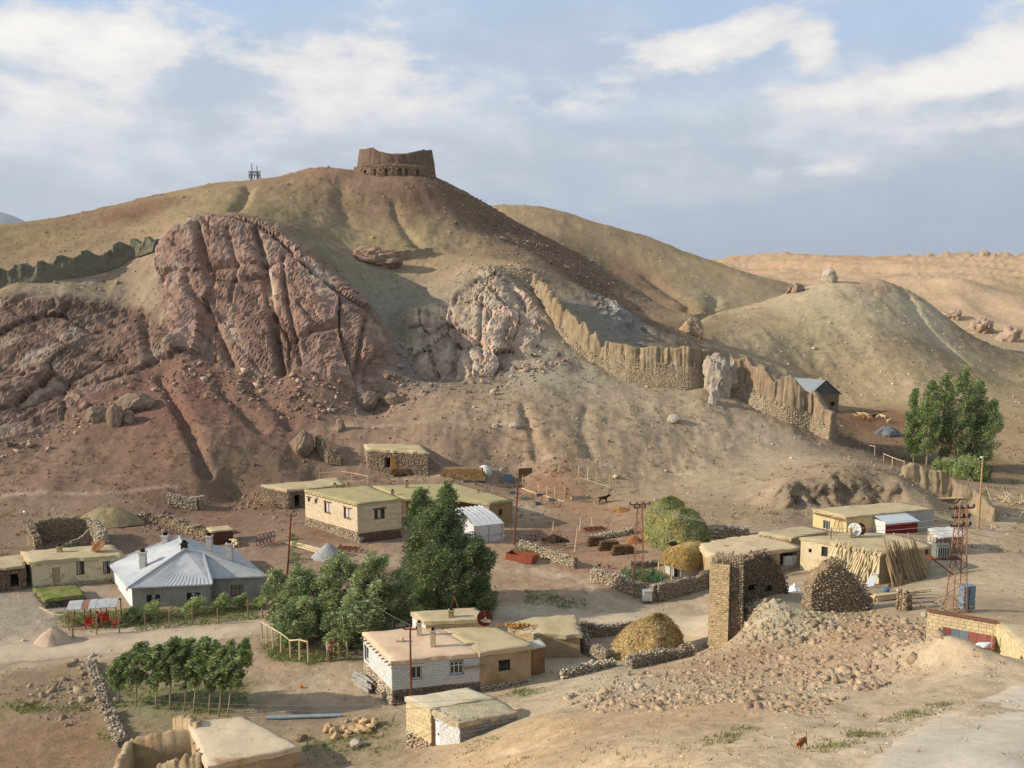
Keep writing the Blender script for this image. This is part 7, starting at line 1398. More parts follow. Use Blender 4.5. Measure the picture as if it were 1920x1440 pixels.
logs('plank_stack', 'weathered grey planks stacked against the cream house', (676, 1019), (716, 1006), 14, None, mat('grey planks', (150, 144, 134), rough=.9, var=.25), .12, 5, 'plank stack', 'plank', .1); logs('plank_stack', 'grey planks stacked at the corner of the white block house', (664, 1284), (694, 1302), 18, None, MATS['grey planks'], .11, 6, 'plank stack', 'plank', .12)
logs('log_pile', 'cut logs piled beside the small red shed', (432, 1022), (448, 1030), 12, 1.2, M_PALEWOOD, .14, 4, 'log pile', 'log', .05)
def heap(name, label, basepx, wpx, toppy, m, cat, deep=.8, jit=.06, power=1.25):
    b = cast(*basepx); w = msz(b, wpx) / 2; h = max(.3, ztop(b.x, b.y, toppy) - b.z); N_, m_ = 40, 12; th = np.linspace(0, 2 * np.pi, N_, endpoint=False); V = np.zeros((N_, m_, 3)); sd_ = wpx * 1.7
    for j in range(m_):
        f = j / (m_ - 1); r = (1 - f) * (1 + 2.2 * jit * fbm(np.cos(th) * 1.6 + sd_, np.sin(th) * 1.6 + f, oct=3)); V[:, j] = np.stack([b.x + w * r * np.cos(th), b.y + w * deep * r * np.sin(th), b.z - .15 + (h + .15) * (1 - (1 - f) ** power) * (1 + .6 * jit * fbm(np.cos(th) * 2 + sd_, np.sin(th) * 2 + f * 3, oct=3))], -1)
    idx = np.arange(N_ * m_).reshape(N_, m_); nx_ = np.roll(idx, -1, 0); o = mesh_obj(name, V.reshape(-1, 3), np.stack([idx[:, :-1], nx_[:, :-1], nx_[:, 1:], idx[:, 1:]], -1).reshape(-1, 4), m); return tag(o, label, cat)
heap('gravel_heap', 'grey conical heap of gravel below the cream house', (616, 1043), 64, 1018, mat('grey gravel', (150, 148, 144), rough=1, bump=.05, bscale=9, var=.2, vscale=4), 'gravel heap'); heap('sand_heap', 'pinkish sand heap at the garden corner by the road', (100, 1204), 72, 1176, mat('pink sand', (178, 156, 132), rough=1, bump=.04, bscale=8, var=.12, vscale=2), 'sand heap', .8, .12, 1.4); heap('earth_mound', 'grassy earth mound behind the roofless enclosure', (205, 978), 130, 950, mat('dry grass earth', (138, 124, 94), rough=1, bump=.12, bscale=3, var=.25, vscale=1.2), 'mound', .6, .14, 1.8)
heap('peat_heap', 'dark peat heap behind the pale stone wall', (1040, 1014), 60, 1002, mat('dark peat', (64, 48, 36), rough=1, bump=.15, bscale=4, var=.3), 'peat heap', .5, .2); heap('ash_heap', 'blue-grey rubbish heap by the sheep pen', (1662, 813), 46, 800, mat('blue grey ash', (106, 110, 112), rough=1, bump=.2, bscale=3, var=.35), 'heap', .7, .28, 2.2); heap('dung_heap', 'reddish peat heap beside the turf stacks', (1190, 1016), 40, 1004, mat('red peat', (136, 92, 60), rough=1, bump=.1, bscale=5, var=.3), 'peat heap', .7, .15); heap('straw_heap', 'brown straw heap on the ground behind the donkey', (1165, 958), 46, 950, mat('old straw', (142, 104, 60), rough=1, bump=.1, bscale=5, var=.3), 'straw heap', .6, .2)
heap('snow_white_tarp', 'crumpled white tarpaulin on the ground behind the ruins', (1490, 1108), 52, 1092, mat('bright tarpaulin', (222, 224, 226), rough=.6, bump=.2, bscale=2, var=.05), 'tarpaulin', .5, .35, .6)
def block_stack(name, label, basepx, wpx, hpx, m, cols, nx_, nz_, rz=.15, dp=1.0, part='brick'):
    b = cast(*basepx); w = msz(b, wpx); h = msz(b, hpx); t = thing(name, label, 'stack', b); ca, sa = math.cos(rz), math.sin(rz)
    for k in range(nz_):
        f = 1 - .22 * k / nz_
        for i in range(nx_):
            for j in range(2): x = (i + .5 + (.25 if k % 2 else 0) - nx_ / 2) * w * f / nx_; y = (j - .5) * dp * f * .5; piece(part, m, (b.x + x * ca - y * sa, b.y + x * sa + y * ca, b.z - .05 + h * (k + .5) / nz_), (w * f / nx_ * .94, dp * .46 * f, h / nz_ * .9), rz + random.gauss(0, .06), t)
M_TURF = mat('dried turf', (104, 80, 56), rough=1, bump=.05, bscale=7, var=.3, rnd=.25)
for i, (x, y, w, lb) in enumerate(((1117, 1022, 36, 'leftmost of the three dark turf stacks in the yard'), (1141, 1030, 40, 'middle one of the three dark turf stacks'), (1167, 1038, 44, 'rightmost and nearest of the three turf stacks'))): block_stack('turf_stack', lb, (x, y), w, 17, M_TURF, None, 6, 5)
block_stack('turf_stack', 'long brown turf stack beside the upper stone hut', (868, 898), 88, 22, mat('brown turf', (140, 112, 76), rough=1, bump=.05, bscale=7, var=.3, rnd=.2), None, 14, 6, -.12, 1.6); block_stack('turf_stack', 'small dark turf stack before the upper stone hut', (751, 889), 38, 12, M_TURF, None, 7, 4, .0)
rock(909, 886, 26, 20, 'white plastic sack at the end of the long turf stack', mat('pale sack', (196, 192, 180), rough=.6, var=.06), seed=51, name='sack')
def small_shed():
    zr, b = roof_z((398, 1020), 994); t = thing('shed', 'small dark red shed with pale flat roof', 'shed', b); P = roofpts([(388, 990), (397, 997), (437, 993), (428, 984)], zr); m = mat('dull red boards', (92, 58, 46), rough=.85, var=.25); body(t, P, low(P), zr - .05, m); mud_roof(t, P, zr, M_ROOF, .12, .12, .06)
    for k in range(9): piece('board', m, on_wall(P[1], P[2], math.dist(P[1], P[2]) * (k + .5) / 9, (b.z + zr) / 2 - .1, .02), (math.dist(P[1], P[2]) / 9 - .03, .05, zr - b.z - .2), wall_rz(P[1], P[2]), t)
    MB().box(on_wall(P[0], P[1], math.dist(P[0], P[1]) * .8, (b.z + zr) / 2, .05), (.25, .12, zr - b.z), wall_rz(P[0], P[1])).build('corner_post', M_PALEWOOD, t)
small_shed()
def tin_barn():
    p = cast(1575, 770); z = 2.8; A = atY(1572, 768, paced(155)); ze = ztop(A.x, A.y, 738); t = thing('tin_barn', 'long barn with grey tin gable roof behind the broken wall', 'barn', A); R0 = Vector(A[:2]); L0 = Vector(atZ(1516, 740, ze)[:2]); w = (R0 - L0); back = Vector((-9.5, 9.0)); zp = ztop(*((R0 + L0) / 2), 712)
    zb = low([tuple(R0), tuple(L0)], .8); V3 = lambda q, zz: (q.x, q.y, zz); mid = (R0 + L0) / 2
    MB().add([V3(L0, zb), V3(R0, zb), V3(R0, ze), V3(mid, zp - .05), V3(L0, ze), V3(L0 + back, zb), V3(R0 + back, zb), V3(R0 + back, ze), V3(mid + back, zp - .05), V3(L0 + back, ze)], [(0, 1, 2, 3, 4), (9, 8, 7, 6, 5), (1, 6, 7, 2), (5, 0, 4, 9)]).build('wall', mat('brown barn render', (128, 108, 82), rough=.95, bump=.03, bscale=3, var=.2), t)
    o = -back.normalized() * .4; mb = MB(); e = (R0 - L0).normalized() * .35; m = mat('barn tin', (138, 144, 146), rough=.5, metal=.3, var=.1, vscale=.4)
    for s, q in ((-1, L0), (1, R0)):
        a = [V3(q + e * s + o, ze - .12), V3(mid + o, zp), V3(mid + back - o, zp), V3(q + e * s + back - o, ze - .12)]; mb.add([*a, *[(x, y, z_ - .06) for x, y, z_ in a]], [(0, 1, 2, 3), (7, 6, 5, 4), (0, 4, 5, 1), (1, 5, 6, 2), (2, 6, 7, 3), (3, 7, 4, 0)])
    mb.build('roof', m, t); MB().add([V3(L0 + o * .1, ze), V3(R0 + o * .1, ze), V3(mid + o * .1, zp - .08)], [(0, 1, 2)]).build('gable', mat('dark tin', (92, 92, 90), rough=.6, var=.15), t)
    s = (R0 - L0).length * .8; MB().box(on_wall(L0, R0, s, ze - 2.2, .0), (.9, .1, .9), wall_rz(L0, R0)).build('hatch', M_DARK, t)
tin_barn()
def box_thing(name, label, px_, py_, w, d, h, m, rz=0, cat='box', group=None):
    b = cast(px_, py_); t = thing(name, label, cat, b, group); ca, sa = math.cos(rz), math.sin(rz)
    for x, y, dx, dy in ((-w / 2, 0, .05, d), (w / 2, 0, .05, d), (0, -d / 2, w, .05), (0, d / 2, w, .05)): MB().box((b.x + x * ca - y * sa, b.y + x * sa + y * ca, b.z + h / 2), (dx, dy, h), rz).build('side', m, t)
    MB().box((b.x, b.y, b.z + .06), (w - .06, d - .06, .06), rz).build('bottom', m, t); return t
M_BLUE = mat('weathered blue paint', (92, 112, 130), rough=.6, var=.2); M_GREYBOX = mat('grey trough', (128, 132, 128), rough=.7, var=.2)
for i, (x, y, lb) in enumerate(((961, 925, 'grey-blue trough nearest the cream house wing'), (987, 936, 'grey trough in the middle of the row by the corral'), (1011, 930, 'grey trough against the corral stakes, left one'), (1033, 939, 'grey trough against the corral stakes, right one'), (1008, 946, 'small trough lowest in the row by the corral'), (872, 905, 'small trough below the long turf stack'))): box_thing('feed_trough', lb, x, y, .85, .45, .32, M_GREYBOX if i % 2 else M_BLUE, .1 * i, 'trough', 'feed troughs by the corral')
box_thing('water_box', 'large blue box at the corral corner', 953, 902, 1.3, .9, .85, M_BLUE, .1); box_thing('long_trough', 'long pale stone trough inside the corral', 1086, 935, 2.4, .5, .35, M_PALEROCK, .35, 'trough')
b = cast(985, 897); tag(MB().box((b.x, b.y, b.z + .75), (2.0, .1, 1.5), .2).box((b.x - .9, b.y + .1, b.z + .5), (.08, .4, 1.0), .2).build('board_screen', mat('brown boards', (112, 84, 60), rough=.9, var=.25)), 'brown upright board screen at the corral corner', 'screen')
t = box_thing('planter_trough', 'rusty red steel trough planted with herbs beside the pale wall', 978, 1050, 3.2, 1.5, .75, mat('red oxide steel', (136, 76, 54), rough=.75, var=.25, vscale=2), -.45, 'trough')
def sign_box():
    b = cast(1213, 1130); t = thing('notice_box', 'white metal bin on legs at the road corner', 'bin', b); MB().box((b.x, b.y, b.z + .75), (.85, .7, .95), .1).build('body', M_WHITE, t); MB().box((b.x, b.y, b.z + 1.25), (.95, .8, .06), .1).build('lid', mat('pale grey lid', (170, 172, 168), rough=.5, var=.05), t)
    for x in (-.3, .3):
        for y in (-.25, .25): MB().box((b.x + x, b.y + y, b.z + .12), (.07, .07, .34)).build('leg', M_RUST, t)
sign_box()
def shelter():
    b = cast(150, 1168); t = thing('garden_shelter', 'low garden shelter with curved tin roof on posts', 'shelter', b); z = ztop(b.x, b.y, 1134); A = atZ(128, 1142, z); B_ = atZ(221, 1136, z); d = (B_ - A); L_ = d.length; d.normalize(); n = Vector((-d.y, d.x, 0)); k = 9
    for i in range(7):
        V = []
        for s in (0, 1):
            for j in range(k): a = (j / (k - 1)); V.append(tuple(A + d * (L_ * (i + s * .99) / 7) + n * (1.9 * a - .5) + Vector((0, 0, .55 * math.sin(math.pi * (a * .9 + .05)) + .02 * (i % 2)))))
        F = [(j, k + j, k + j + 1, j + 1) for j in range(k - 1)]; MB().add(V + [(x, y, zz - .03) for x, y, zz in V], F + [tuple(q + 2 * k for q in f)[::-1] for f in F] + [(j + 1, j, 2 * k + j, 2 * k + j + 1) for j in range(k - 1)]).build('roof_sheet', mat('streaked tin' if i != 2 else 'rusty tin', (178, 178, 172) if i != 2 else (150, 108, 92), rough=.55, metal=.2, var=.15, vscale=2), t)
    for f in (.02, .35, .68, .98):
        for w in (-.4, 1.3): q = A + d * L_ * f + n * w; MB().tube([(q.x, q.y, gz(q.x, q.y) - .2), (q.x, q.y, z + .15)], .05, 6).build('post', mat('orange painted post', (150, 92, 52), rough=.8, var=.3), t)
shelter()
def chair(label, px_, py_, rz):
    b = cast(px_, py_); t = thing('garden_chair', label, 'chair', b, 'red garden chairs'); m = mat('red plastic', (190, 34, 26), rough=.45, spec=.4, var=.08); M = Matrix.Rotation(rz, 3, 'Z'); W = lambda x, y, z: b + M @ Vector((x, y, z))
    MB().box(W(0, 0, .44), (.5, .48, .05), rz).build('seat', m, t); MB().box(W(0, .24, .72), (.48, .05, .5), rz, rx=-.15).build('backrest', m, t)
    for x in (-.22, .22):
        for y in (-.2, .22): MB().bar(W(x * 1.1, y * 1.1, -.02), W(x, y, .44), .05).build('leg', m, t)
        MB().bar(W(x * 1.1, -.2, .64), W(x * 1.1, .24, .66), .05).build('armrest', m, t)
chair('red garden chair nearest the sand heap', 166, 1178, .6); chair('red garden chair behind the seated person', 184, 1170, -.3); chair('red garden chair in the middle of the garden', 199, 1171, .4); chair('red garden chair at the right by a fence post', 217, 1176, -1.2)
# scattered gear
def harrow(label, px_, py_, L_, m, rz):
    b = cast(px_, py_); t = thing('harrow', label, 'harrow', b); M = Matrix.Rotation(rz, 3, 'Z')
    for k in range(4): MB().bar(b + M @ Vector((-L_ / 2, .35 * k, .35)), b + M @ Vector((L_ / 2, .35 * k, .35)), .08).build('beam', m, t)
    for k in range(5): x = -L_ / 2 + L_ * k / 4; MB().bar(b + M @ Vector((x, -.1, .4)), b + M @ Vector((x, 1.2, .4)), .07).build('crossbar', m, t); MB().bar(b + M @ Vector((x, .35 * (k % 4), .35)), b + M @ Vector((x, .35 * (k % 4), -.05)), .05).build('tine', m, t)
harrow('rusty harrow above the turf stacks', 1116, 998, 2.6, M_RUST, .3); harrow('rusty plough frame beside the gravel heap', 650, 1036, 2.4, M_RUST, -.2)
def rake():
    b = cast(496, 1022); t = thing('hay_rake', 'blue wheel rake standing behind the hip-roofed house', 'farm tool', b)
    for k in range(5):
        c = b + Vector((-.5 + .3 * k, -.6 + .35 * k, .75)); pts = [c + Vector((.1 * math.cos(a), .62 * math.cos(a), .62 * math.sin(a))) for a in np.linspace(0, 2 * math.pi, 17)]; MB().tube(pts, .05, 5, cap=False).build('wheel', M_BLUE if k % 2 else M_RUST, t)
        for a in range(6): MB().bar(c, c + Vector((.1 * math.cos(a), .62 * math.cos(a * 1.047), .62 * math.sin(a * 1.047))), .03).build('spoke', M_RUST, t)
    MB().bar(b + Vector((-.8, -.9, .75)), b + Vector((1.0, 1.1, .75)), .1).build('axle', M_BLUE, t)
rake()
b = cast(1660, 1110); tag(MB().tube([b, b + Vector((0, 0, .2)), b + Vector((0, 0, .42))], [.3, .36, .3], 12).build('blue_tub', M_BLUE), 'small blue tub at the foot of the leaning poles', 'tub')
a, c = cast(500, 1349), cast(640, 1344); tag(MB().tube([a + Vector((0, 0, .12)), c + Vector((0, 0, .12))], .13, 10).build('steel_pipe', mat('blue grey pipe', (128, 144, 150), rough=.5, var=.15)), 'long blue-grey pipe lying beyond the rock pile', 'pipe')
b = cast(565, 1290); tag(boulder('orange_ball', None, b + Vector((0, 0, .14)), (.3, .3, .28), mat('orange plastic', (214, 110, 30), rough=.5, var=.08), 0, 3, sub=3, split=.0), 'small orange bucket lying in the shaded yard', 'bucket')
# ------------------------------------------------------------------ rock pile by the shed
t = thing('rock_pile', 'pile of pale quarried rocks beside the pipe', 'rocks', cast(665, 1375))
for k in range(24):
    x = random.gauss(666, 24); y = 1372 + (x - 666) * -.12 + random.gauss(0, 7); p = cast(x, y); s = random.uniform(.45, 1.0); stone_piece('rock', mat('quarried rock', (176, 150, 112), rough=.95, bump=.04, bscale=5, var=.2, rnd=.15), (p.x, p.y, p.z + s * .22), (s * 1.2, s * .8, s * .7), t)
for i, (x, y, w, h, lb) in enumerate(((563, 1386, 26, 12, 'dark flat rock left of the rock pile'), (668, 1396, 24, 14, 'grey rock in the grass in front of the rock pile'), (142, 1240, 10, 7, 'single stone at the roadside above the field'), (1736, 1153, 14, 10, 'pale stone beside the right mast'), (1530, 1172, 18, 14, 'angular block on the rubble slope, left one'), (1596, 1270, 18, 12, 'rounded brown block on the rubble slope'), (1702, 1211, 10, 9, 'reddish block on the rubble terrace'))): rock(x, y, w, h, lb, M_PALEROCK if i in (1, 3) else M_BOULDER, seed=90 + i, sink=.2, name='rock')
# ------------------------------------------------------------------ people and animals
def skinned(name, nodes, edges, m, parent=None, sub=2):
    "one continuous body grown over a jointed skeleton: nodes = {key: (pos, (rx, ry))}"
    keys = list(nodes); ix = {k: i for i, k in enumerate(keys)}; me = bpy.data.meshes.new(name); me.from_pydata([nodes[k][0] for k in keys], [(ix[a], ix[b_]) for a, b_ in edges], []); me.materials.append(m); o = bpy.data.objects.new(name, me); COL.objects.link(o)
    o.modifiers.new('skin', 'SKIN'); sl = me.skin_vertices[0].data if me.skin_vertices else None
    if sl is None:
        bm = bmesh.new(); bm.from_mesh(me); bm.verts.layers.skin.verify(); bm.to_mesh(me); bm.free(); sl = me.skin_vertices[0].data
    for k in keys: r = nodes[k][1]; sl[ix[k]].radius = r if isinstance(r, tuple) else (r, r)
    sl[0].use_root = True; s = o.modifiers.new('smooth', 'SUBSURF'); s.levels = sub; s.render_levels = sub; o.modifiers['skin'].use_smooth_shade = True
    if parent is not None: o.parent = parent
    return o
def quadruped(name, label, cat, base, rz, S, m, head='donkey', group=None, step=.0, m2=None, tail_up=False, head_down=.0):
    t = thing(name, label, cat, base, group); t.rotation_euler = (0, 0, rz); t.scale = (S,) * 3; n = {}
    L, H = 1.0, 1.0   # shoulder height 1
    if head == 'sheep': leg, bw, nk = .07, .34, .16
    elif head == 'dog': leg, bw, nk = .07, .21, .13
    else: leg, bw, nk = .075, .27, .15
    n['pelvis'] = ((-.45, 0, .80), (bw * .92, bw)); n['belly'] = ((-.05, 0, .74), (bw, bw * 1.12)); n['chest'] = ((.38, 0, .76), (bw * .95, bw * 1.15)); n['withers'] = ((.50, 0, .88), (bw * .7, bw * .8))
    hz = {'sheep': 1.12, 'dog': 1.0, 'donkey': 1.16}[head] - head_down; n['neck'] = ((.68, 0, (.95 + hz) / 2), (nk, nk * 1.3)); n['poll'] = ((.82, 0, hz), (nk * .9, nk)); n['muzzle1'] = ((.98, 0, hz - .10), nk * .72); n['muzzle'] = ((1.12, 0, hz - .20), nk * .5)
    n['tail0'] = ((-.64, 0, .86), .045); n['tail1'] = ((-.74, 0, 1.05 if tail_up else .60), .04); n['tail2'] = ((-.68, 0, 1.22) if tail_up else (-.75, 0, .42), .03)
    e = [('pelvis', 'belly'), ('belly', 'chest'), ('chest', 'withers'), ('withers', 'neck'), ('neck', 'poll'), ('poll', 'muzzle1'), ('muzzle1', 'muzzle'), ('pelvis', 'tail0'), ('tail0', 'tail1'), ('tail1', 'tail2')]
    for s in (-1, 1):
        y = s * bw * .62; w = step * s; a = 'L' if s > 0 else 'R'
        n['sh' + a] = ((.40, y, .62), (leg * 1.7, leg * 1.7)); n['kn' + a] = ((.40 + w * .5, y, .34), leg * .95); n['fe' + a] = ((.39 + w, y, .06), leg * .7); n['ho' + a] = ((.43 + w, y, .0), leg * .9)
        n['hi' + a] = ((-.44, y, .62), (leg * 2.1, leg * 1.9)); n['st' + a] = ((-.36 - w * .3, y, .46), leg * 1.3); n['hk' + a] = ((-.56 - w * .6, y, .30), leg * .9); n['hf' + a] = ((-.52 - w, y, .06), leg * .7); n['hh' + a] = ((-.48 - w, y, .0), leg * .9)
        e += [('chest', 'sh' + a), ('sh' + a, 'kn' + a), ('kn' + a, 'fe' + a), ('fe' + a, 'ho' + a), ('pelvis', 'hi' + a), ('hi' + a, 'st' + a), ('st' + a, 'hk' + a), ('hk' + a, 'hf' + a), ('hf' + a, 'hh' + a)]
        el = {'donkey': .26, 'dog': .10, 'sheep': .09}[head]; n['ea' + a] = ((.80, s * .06, hz + .07), .035); n['et' + a] = ((.77, s * (.09 if head != 'sheep' else .17), hz + .07 + el * (1 if head != 'sheep' else .1)), .022); e += [('poll', 'ea' + a), ('ea' + a, 'et' + a)]
    skinned('body', n, e, m, t); return t
def at_ground(px_, py_): p = cast(px_, py_); p.z += float(small_relief(np.array([p.x]), np.array([p.y]))[0]); return p
M_DONKEY = mat('dark brown coat', (52, 34, 28), rough=.9, var=.2, vscale=3); p = at_ground(1131, 943); quadruped('donkey', 'dark brown donkey standing by the corral', 'donkey', p, .05, msz(p, 14) * .95, M_DONKEY)
p = at_ground(1503, 1404); quadruped('dog', 'reddish dog walking downhill in the foreground', 'dog', p, R(222), msz(p, 24) * .92, mat('reddish dog coat', (142, 84, 52), rough=.9, var=.25, vscale=5, stain=((186, 150, 112), 3, .52, .62)), 'dog', step=.1, tail_up=True, head_down=.30)
M_WOOL = mat('cream wool', (196, 172, 130), rough=1, bump=.06, bscale=9, var=.15); M_WOOLB = mat('tan wool', (164, 124, 84), rough=1, bump=.06, bscale=9, var=.2); M_WOOLD = mat('dark wool', (58, 44, 38), rough=1, bump=.06, bscale=9, var=.2)
for i, (x, y, rz, m, lb) in enumerate(((1606, 784, 2.6, M_WOOLB, 'tan sheep at the left end of the flock'), (1614, 781, 2.9, M_WOOL, 'cream sheep second from the left in the flock'), (1620, 787, 3.3, M_WOOLB, 'tan sheep at the front of the flock'), (1624, 782, 2.7, M_WOOL, 'cream sheep at the back of the flock'), (1631, 787, 3.0, M_WOOLB, 'large tan sheep in the middle of the flock'), (1637, 785, .3, M_WOOLD, 'dark sheep at the right of the flock'), (1646, 784, .2, M_WOOL, 'pale lamb just right of the dark sheep'), (1656, 785, 2.4, M_WOOL, 'pale sheep walking away from the flock'), (1666, 793, .4, M_WOOL, 'white sheep farthest right by the ash heap'))):
    p = at_ground(x, y); quadruped('sheep', lb, 'sheep', p, rz, 0.82 if 'lamb' not in lb else .6, m, 'sheep', 'flock of sheep behind the wall')
def hen(label, px_, py_, rz):
    p = at_ground(px_, py_); t = thing('hen', label, 'hen', p, 'hens in the yard'); t.rotation_euler = (0, 0, rz); n = {'b': ((0, 0, .24), (.10, .11)), 'r': ((-.14, 0, .28), (.07, .08)), 't': ((-.27, 0, .40), (.03, .05)), 'c': ((.11, 0, .29), (.08, .08)), 'n': ((.17, 0, .40), .04), 'h': ((.19, 0, .46), .04), 'k': ((.26, 0, .45), .012)}; e = [('b', 'r'), ('r', 't'), ('b', 'c'), ('c', 'n'), ('n', 'h'), ('h', 'k')]
    for s in (-1, 1): a = str(s); n['l' + a] = ((0, s * .05, .12), .02); n['f' + a] = ((.02, s * .05, .0), .015); e += [('b', 'l' + a), ('l' + a, 'f' + a)]
    skinned('body', n, e, mat('hen feathers', (70, 44, 34), rough=.8, var=.3), t)
hen('dark hen left of two in the yard', 1124, 1064, .4); hen('dark hen right of two in the yard', 1142, 1066, 2.2)
M_SKIN = mat('skin', (160, 112, 86), rough=.6, var=.08)
def person(label, base, rz, shirt, trousers, H=1.7, arm_up=False, sit=False, vest=None):
    t = thing('person', label, 'person', base); t.rotation_euler = (0, 0, rz); t.scale = (H / 1.7,) * 3; dz = -.42 if sit else 0.0; k = {}; kf = .42 if sit else 0.0
    k['pelvis'] = ((0, 0, .95 + dz), (.15, .11)); k['waist'] = ((0, 0, 1.12 + dz), (.13, .10)); k['chest'] = ((0, 0, 1.32 + dz), (.17, .115)); k['neck'] = ((0, 0, 1.47 + dz), .055); k['jaw'] = ((0, -.02, 1.55 + dz), (.06, .07)); k['head'] = ((0, 0, 1.63 + dz), (.078, .09)); k['nose'] = ((0, -.095, 1.59 + dz), .014); e = [('pelvis', 'waist'), ('waist', 'chest'), ('chest', 'neck'), ('neck', 'jaw'), ('jaw', 'head'), ('jaw', 'nose')]
    sh = {'sw': ((0, 0, 1.0 + dz), (.165, .13)), 'sm': ((0, 0, 1.14 + dz), (.145, .115)), 'sc': ((0, 0, 1.33 + dz), (.185, .13))}; se_ = [('sw', 'sm'), ('sm', 'sc')]; tr = {'tp': ((0, 0, .94 + dz), (.165, .125))}; te = []
    for s in (-1, 1):
        a = 'L' if s > 0 else 'R'; up = arm_up and s > 0
        k['s' + a] = ((s * .2, 0, 1.40 + dz), .055); el = (s * .28, -.05, 1.22 + dz) if not up else (s * .34, -.08, 1.50 + dz); wr = (s * .25, -.22, 1.05 + dz) if not up else (s * .36, -.2, 1.74 + dz); k['e' + a] = (el, .042); k['w' + a] = (wr, .032); hd = Vector(wr) + (Vector(wr) - Vector(el)).normalized() * .09; k['h' + a] = (tuple(hd), (.04, .02)); e += [('chest', 's' + a), ('s' + a, 'e' + a), ('e' + a, 'w' + a), ('w' + a, 'h' + a)]
        d = (Vector(wr) - Vector(el)).normalized(); q = d.cross(Vector((0, 0, 1)) if abs(d.z) < .9 else Vector((1, 0, 0))).normalized()
        for f in range(4): tip = hd + d * (.06 + .012 * (f in (1, 2))) + q * (.03 - .02 * f); k['f%d' % f + a] = (tuple(tip), .009); e.append(('h' + a, 'f%d' % f + a))
        k['th' + a] = (tuple(hd + q * .06 + d * .01), .010); e.append(('h' + a, 'th' + a))
        hip = (s * .09, 0, .90 + dz); kn = (s * .11, -.03 - kf, .50 if not sit else .50); an = (s * .11, .02 - kf, .09); k['hp' + a] = (hip, .09); k['kn' + a] = (kn, .058); k['an' + a] = (an, .042); k['to' + a] = ((s * .12, -.14 - kf, .03), (.045, .03)); e += [('pelvis', 'hp' + a), ('hp' + a, 'kn' + a), ('kn' + a, 'an' + a), ('an' + a, 'to' + a)]
        sh['ss' + a] = ((s * .21, 0, 1.40 + dz), .07); sh['se' + a] = (el, .058); sh['sf' + a] = (tuple(Vector(el).lerp(Vector(wr), .8)), .045); se_ += [('sc', 'ss' + a), ('ss' + a, 'se' + a), ('se' + a, 'sf' + a)]
        tr['t1' + a] = (hip, .108); tr['t2' + a] = (kn, .078); tr['t3' + a] = (tuple(Vector(an) + Vector((0, 0, .02))), .065); te += [('tp', 't1' + a), ('t1' + a, 't2' + a), ('t2' + a, 't3' + a)]
    skinned('body', k, e, M_SKIN, t); skinned('shirt', sh, se_, shirt, t, 1); skinned('trousers', tr, te, trousers, t, 1)
    hr = MB().dome((0, .012, 1.62 + dz), .098, .108, .115, 14, 6); hr.build('hair', mat('dark hair', (30, 24, 22), rough=.8, var=.2), None, smooth=True).parent = t; ho = [c for c in t.children if c.name.startswith('hair')][0]
    return t
M_DKTR = mat('dark trousers', (44, 40, 42), rough=.9, var=.15); M_OLTR = mat('olive trousers', (104, 92, 68), rough=.9, var=.15)
p = at_ground(620, 1241); person('person in red and white shirt standing at the willow fence', p, .3, mat('red white shirt', (176, 88, 72), rough=.85, var=.25, vscale=6, stain=((214, 196, 186), 5, .5, .56)), M_OLTR)
p = at_ground(626, 1230); person('person in dark red top with raised arm behind the fence', p, -.4, mat('dark red shirt', (104, 44, 38), rough=.85, var=.2), M_DKTR, arm_up=True)
p = at_ground(184, 1172); person('person in red top seated among the garden chairs', p, .5, mat('red shirt', (158, 36, 34), rough=.85, var=.15), M_DKTR, 1.65, sit=True)
# ------------------------------------------------------------------ ground cover: loose stones, scrub, grass, rubble, garden plants
TP_, TCOL, TRK, TRR = TERR['P'].reshape(-1, 3), TERR['col'].reshape(-1, 3), TERR['rock'].ravel(), TERR['r'].ravel()
TA, TB = ab(TP_[:, 0], TP_[:, 1])
def pick(mask, n):
    i = np.where(mask)[0]; return rng.choice(i, min(n, len(i)), replace=False)
inview = np.abs(TA) < R(36)
SURF_JIT = lambda i, s: TP_[i] + np.stack([rng.normal(0, s, len(i)), rng.normal(0, s, len(i)), np.zeros(len(i))], -1)
i = pick(inview & (TRR > 100) & (TRR < 400) & (TRK < .3), 15000); sz = np.minimum(rng.lognormal(math.log(.20), .55, len(i)), 1.5) * (TRR[i] / 160) ** .8
o = stone_mass('loose_stones', TP_[i], sz, M_STONE, chips=True, cols=np.clip(TCOL[i] * rng.uniform(.8, 1.75, (len(i), 1)), 0, .75)); tag(o, 'loose stones scattered over the hillsides', 'stones')
i = np.concatenate([pick(inview & (TRR > 50) & (TRR <= 112), 9000), pick(inview & (TRR > 21) & (TRR <= 56) & (TA > R(-6)), 9000)]); sz = np.minimum(rng.lognormal(math.log(.08), .55, len(i)), .5) * (TRR[i] / 75) ** .75
o = stone_mass('pebbles', TP_[i], sz, M_STONE, chips=True, cols=np.clip(TCOL[i] * rng.uniform(.75, 1.5, (len(i), 1)), 0, .75)); tag(o, 'pebbles strewn over the village ground', 'stones')
DARKP = pts_ab(parse('800 345 212;905 392 222;1010 440 223;1110 490 224;1210 552 222;1260 605 218;1190 615 181;1090 550 184;980 478 186;860 450 192')); sdd = sd_poly(TA, TB, DARKP)
i = pick((sdd + .03 * fbm(TP_[:, 0] / 9, TP_[:, 1] / 9, oct=3, seed=4) > rng.random(len(sdd)) ** 1.3 * .10 - .022) & (TRK < .3), 3800); sz = rng.lognormal(math.log(.33), .55, len(i)); cc = np.array([alb(c) for c in ((124, 98, 76), (104, 80, 62), (160, 132, 104))]); o = stone_mass('scree', TP_[i], np.minimum(sz, 1.6), M_STONE, cols=cc[rng.integers(0, 3, len(i))]); tag(o, 'dark boulder scree on the right flank of the fort hill', 'scree')
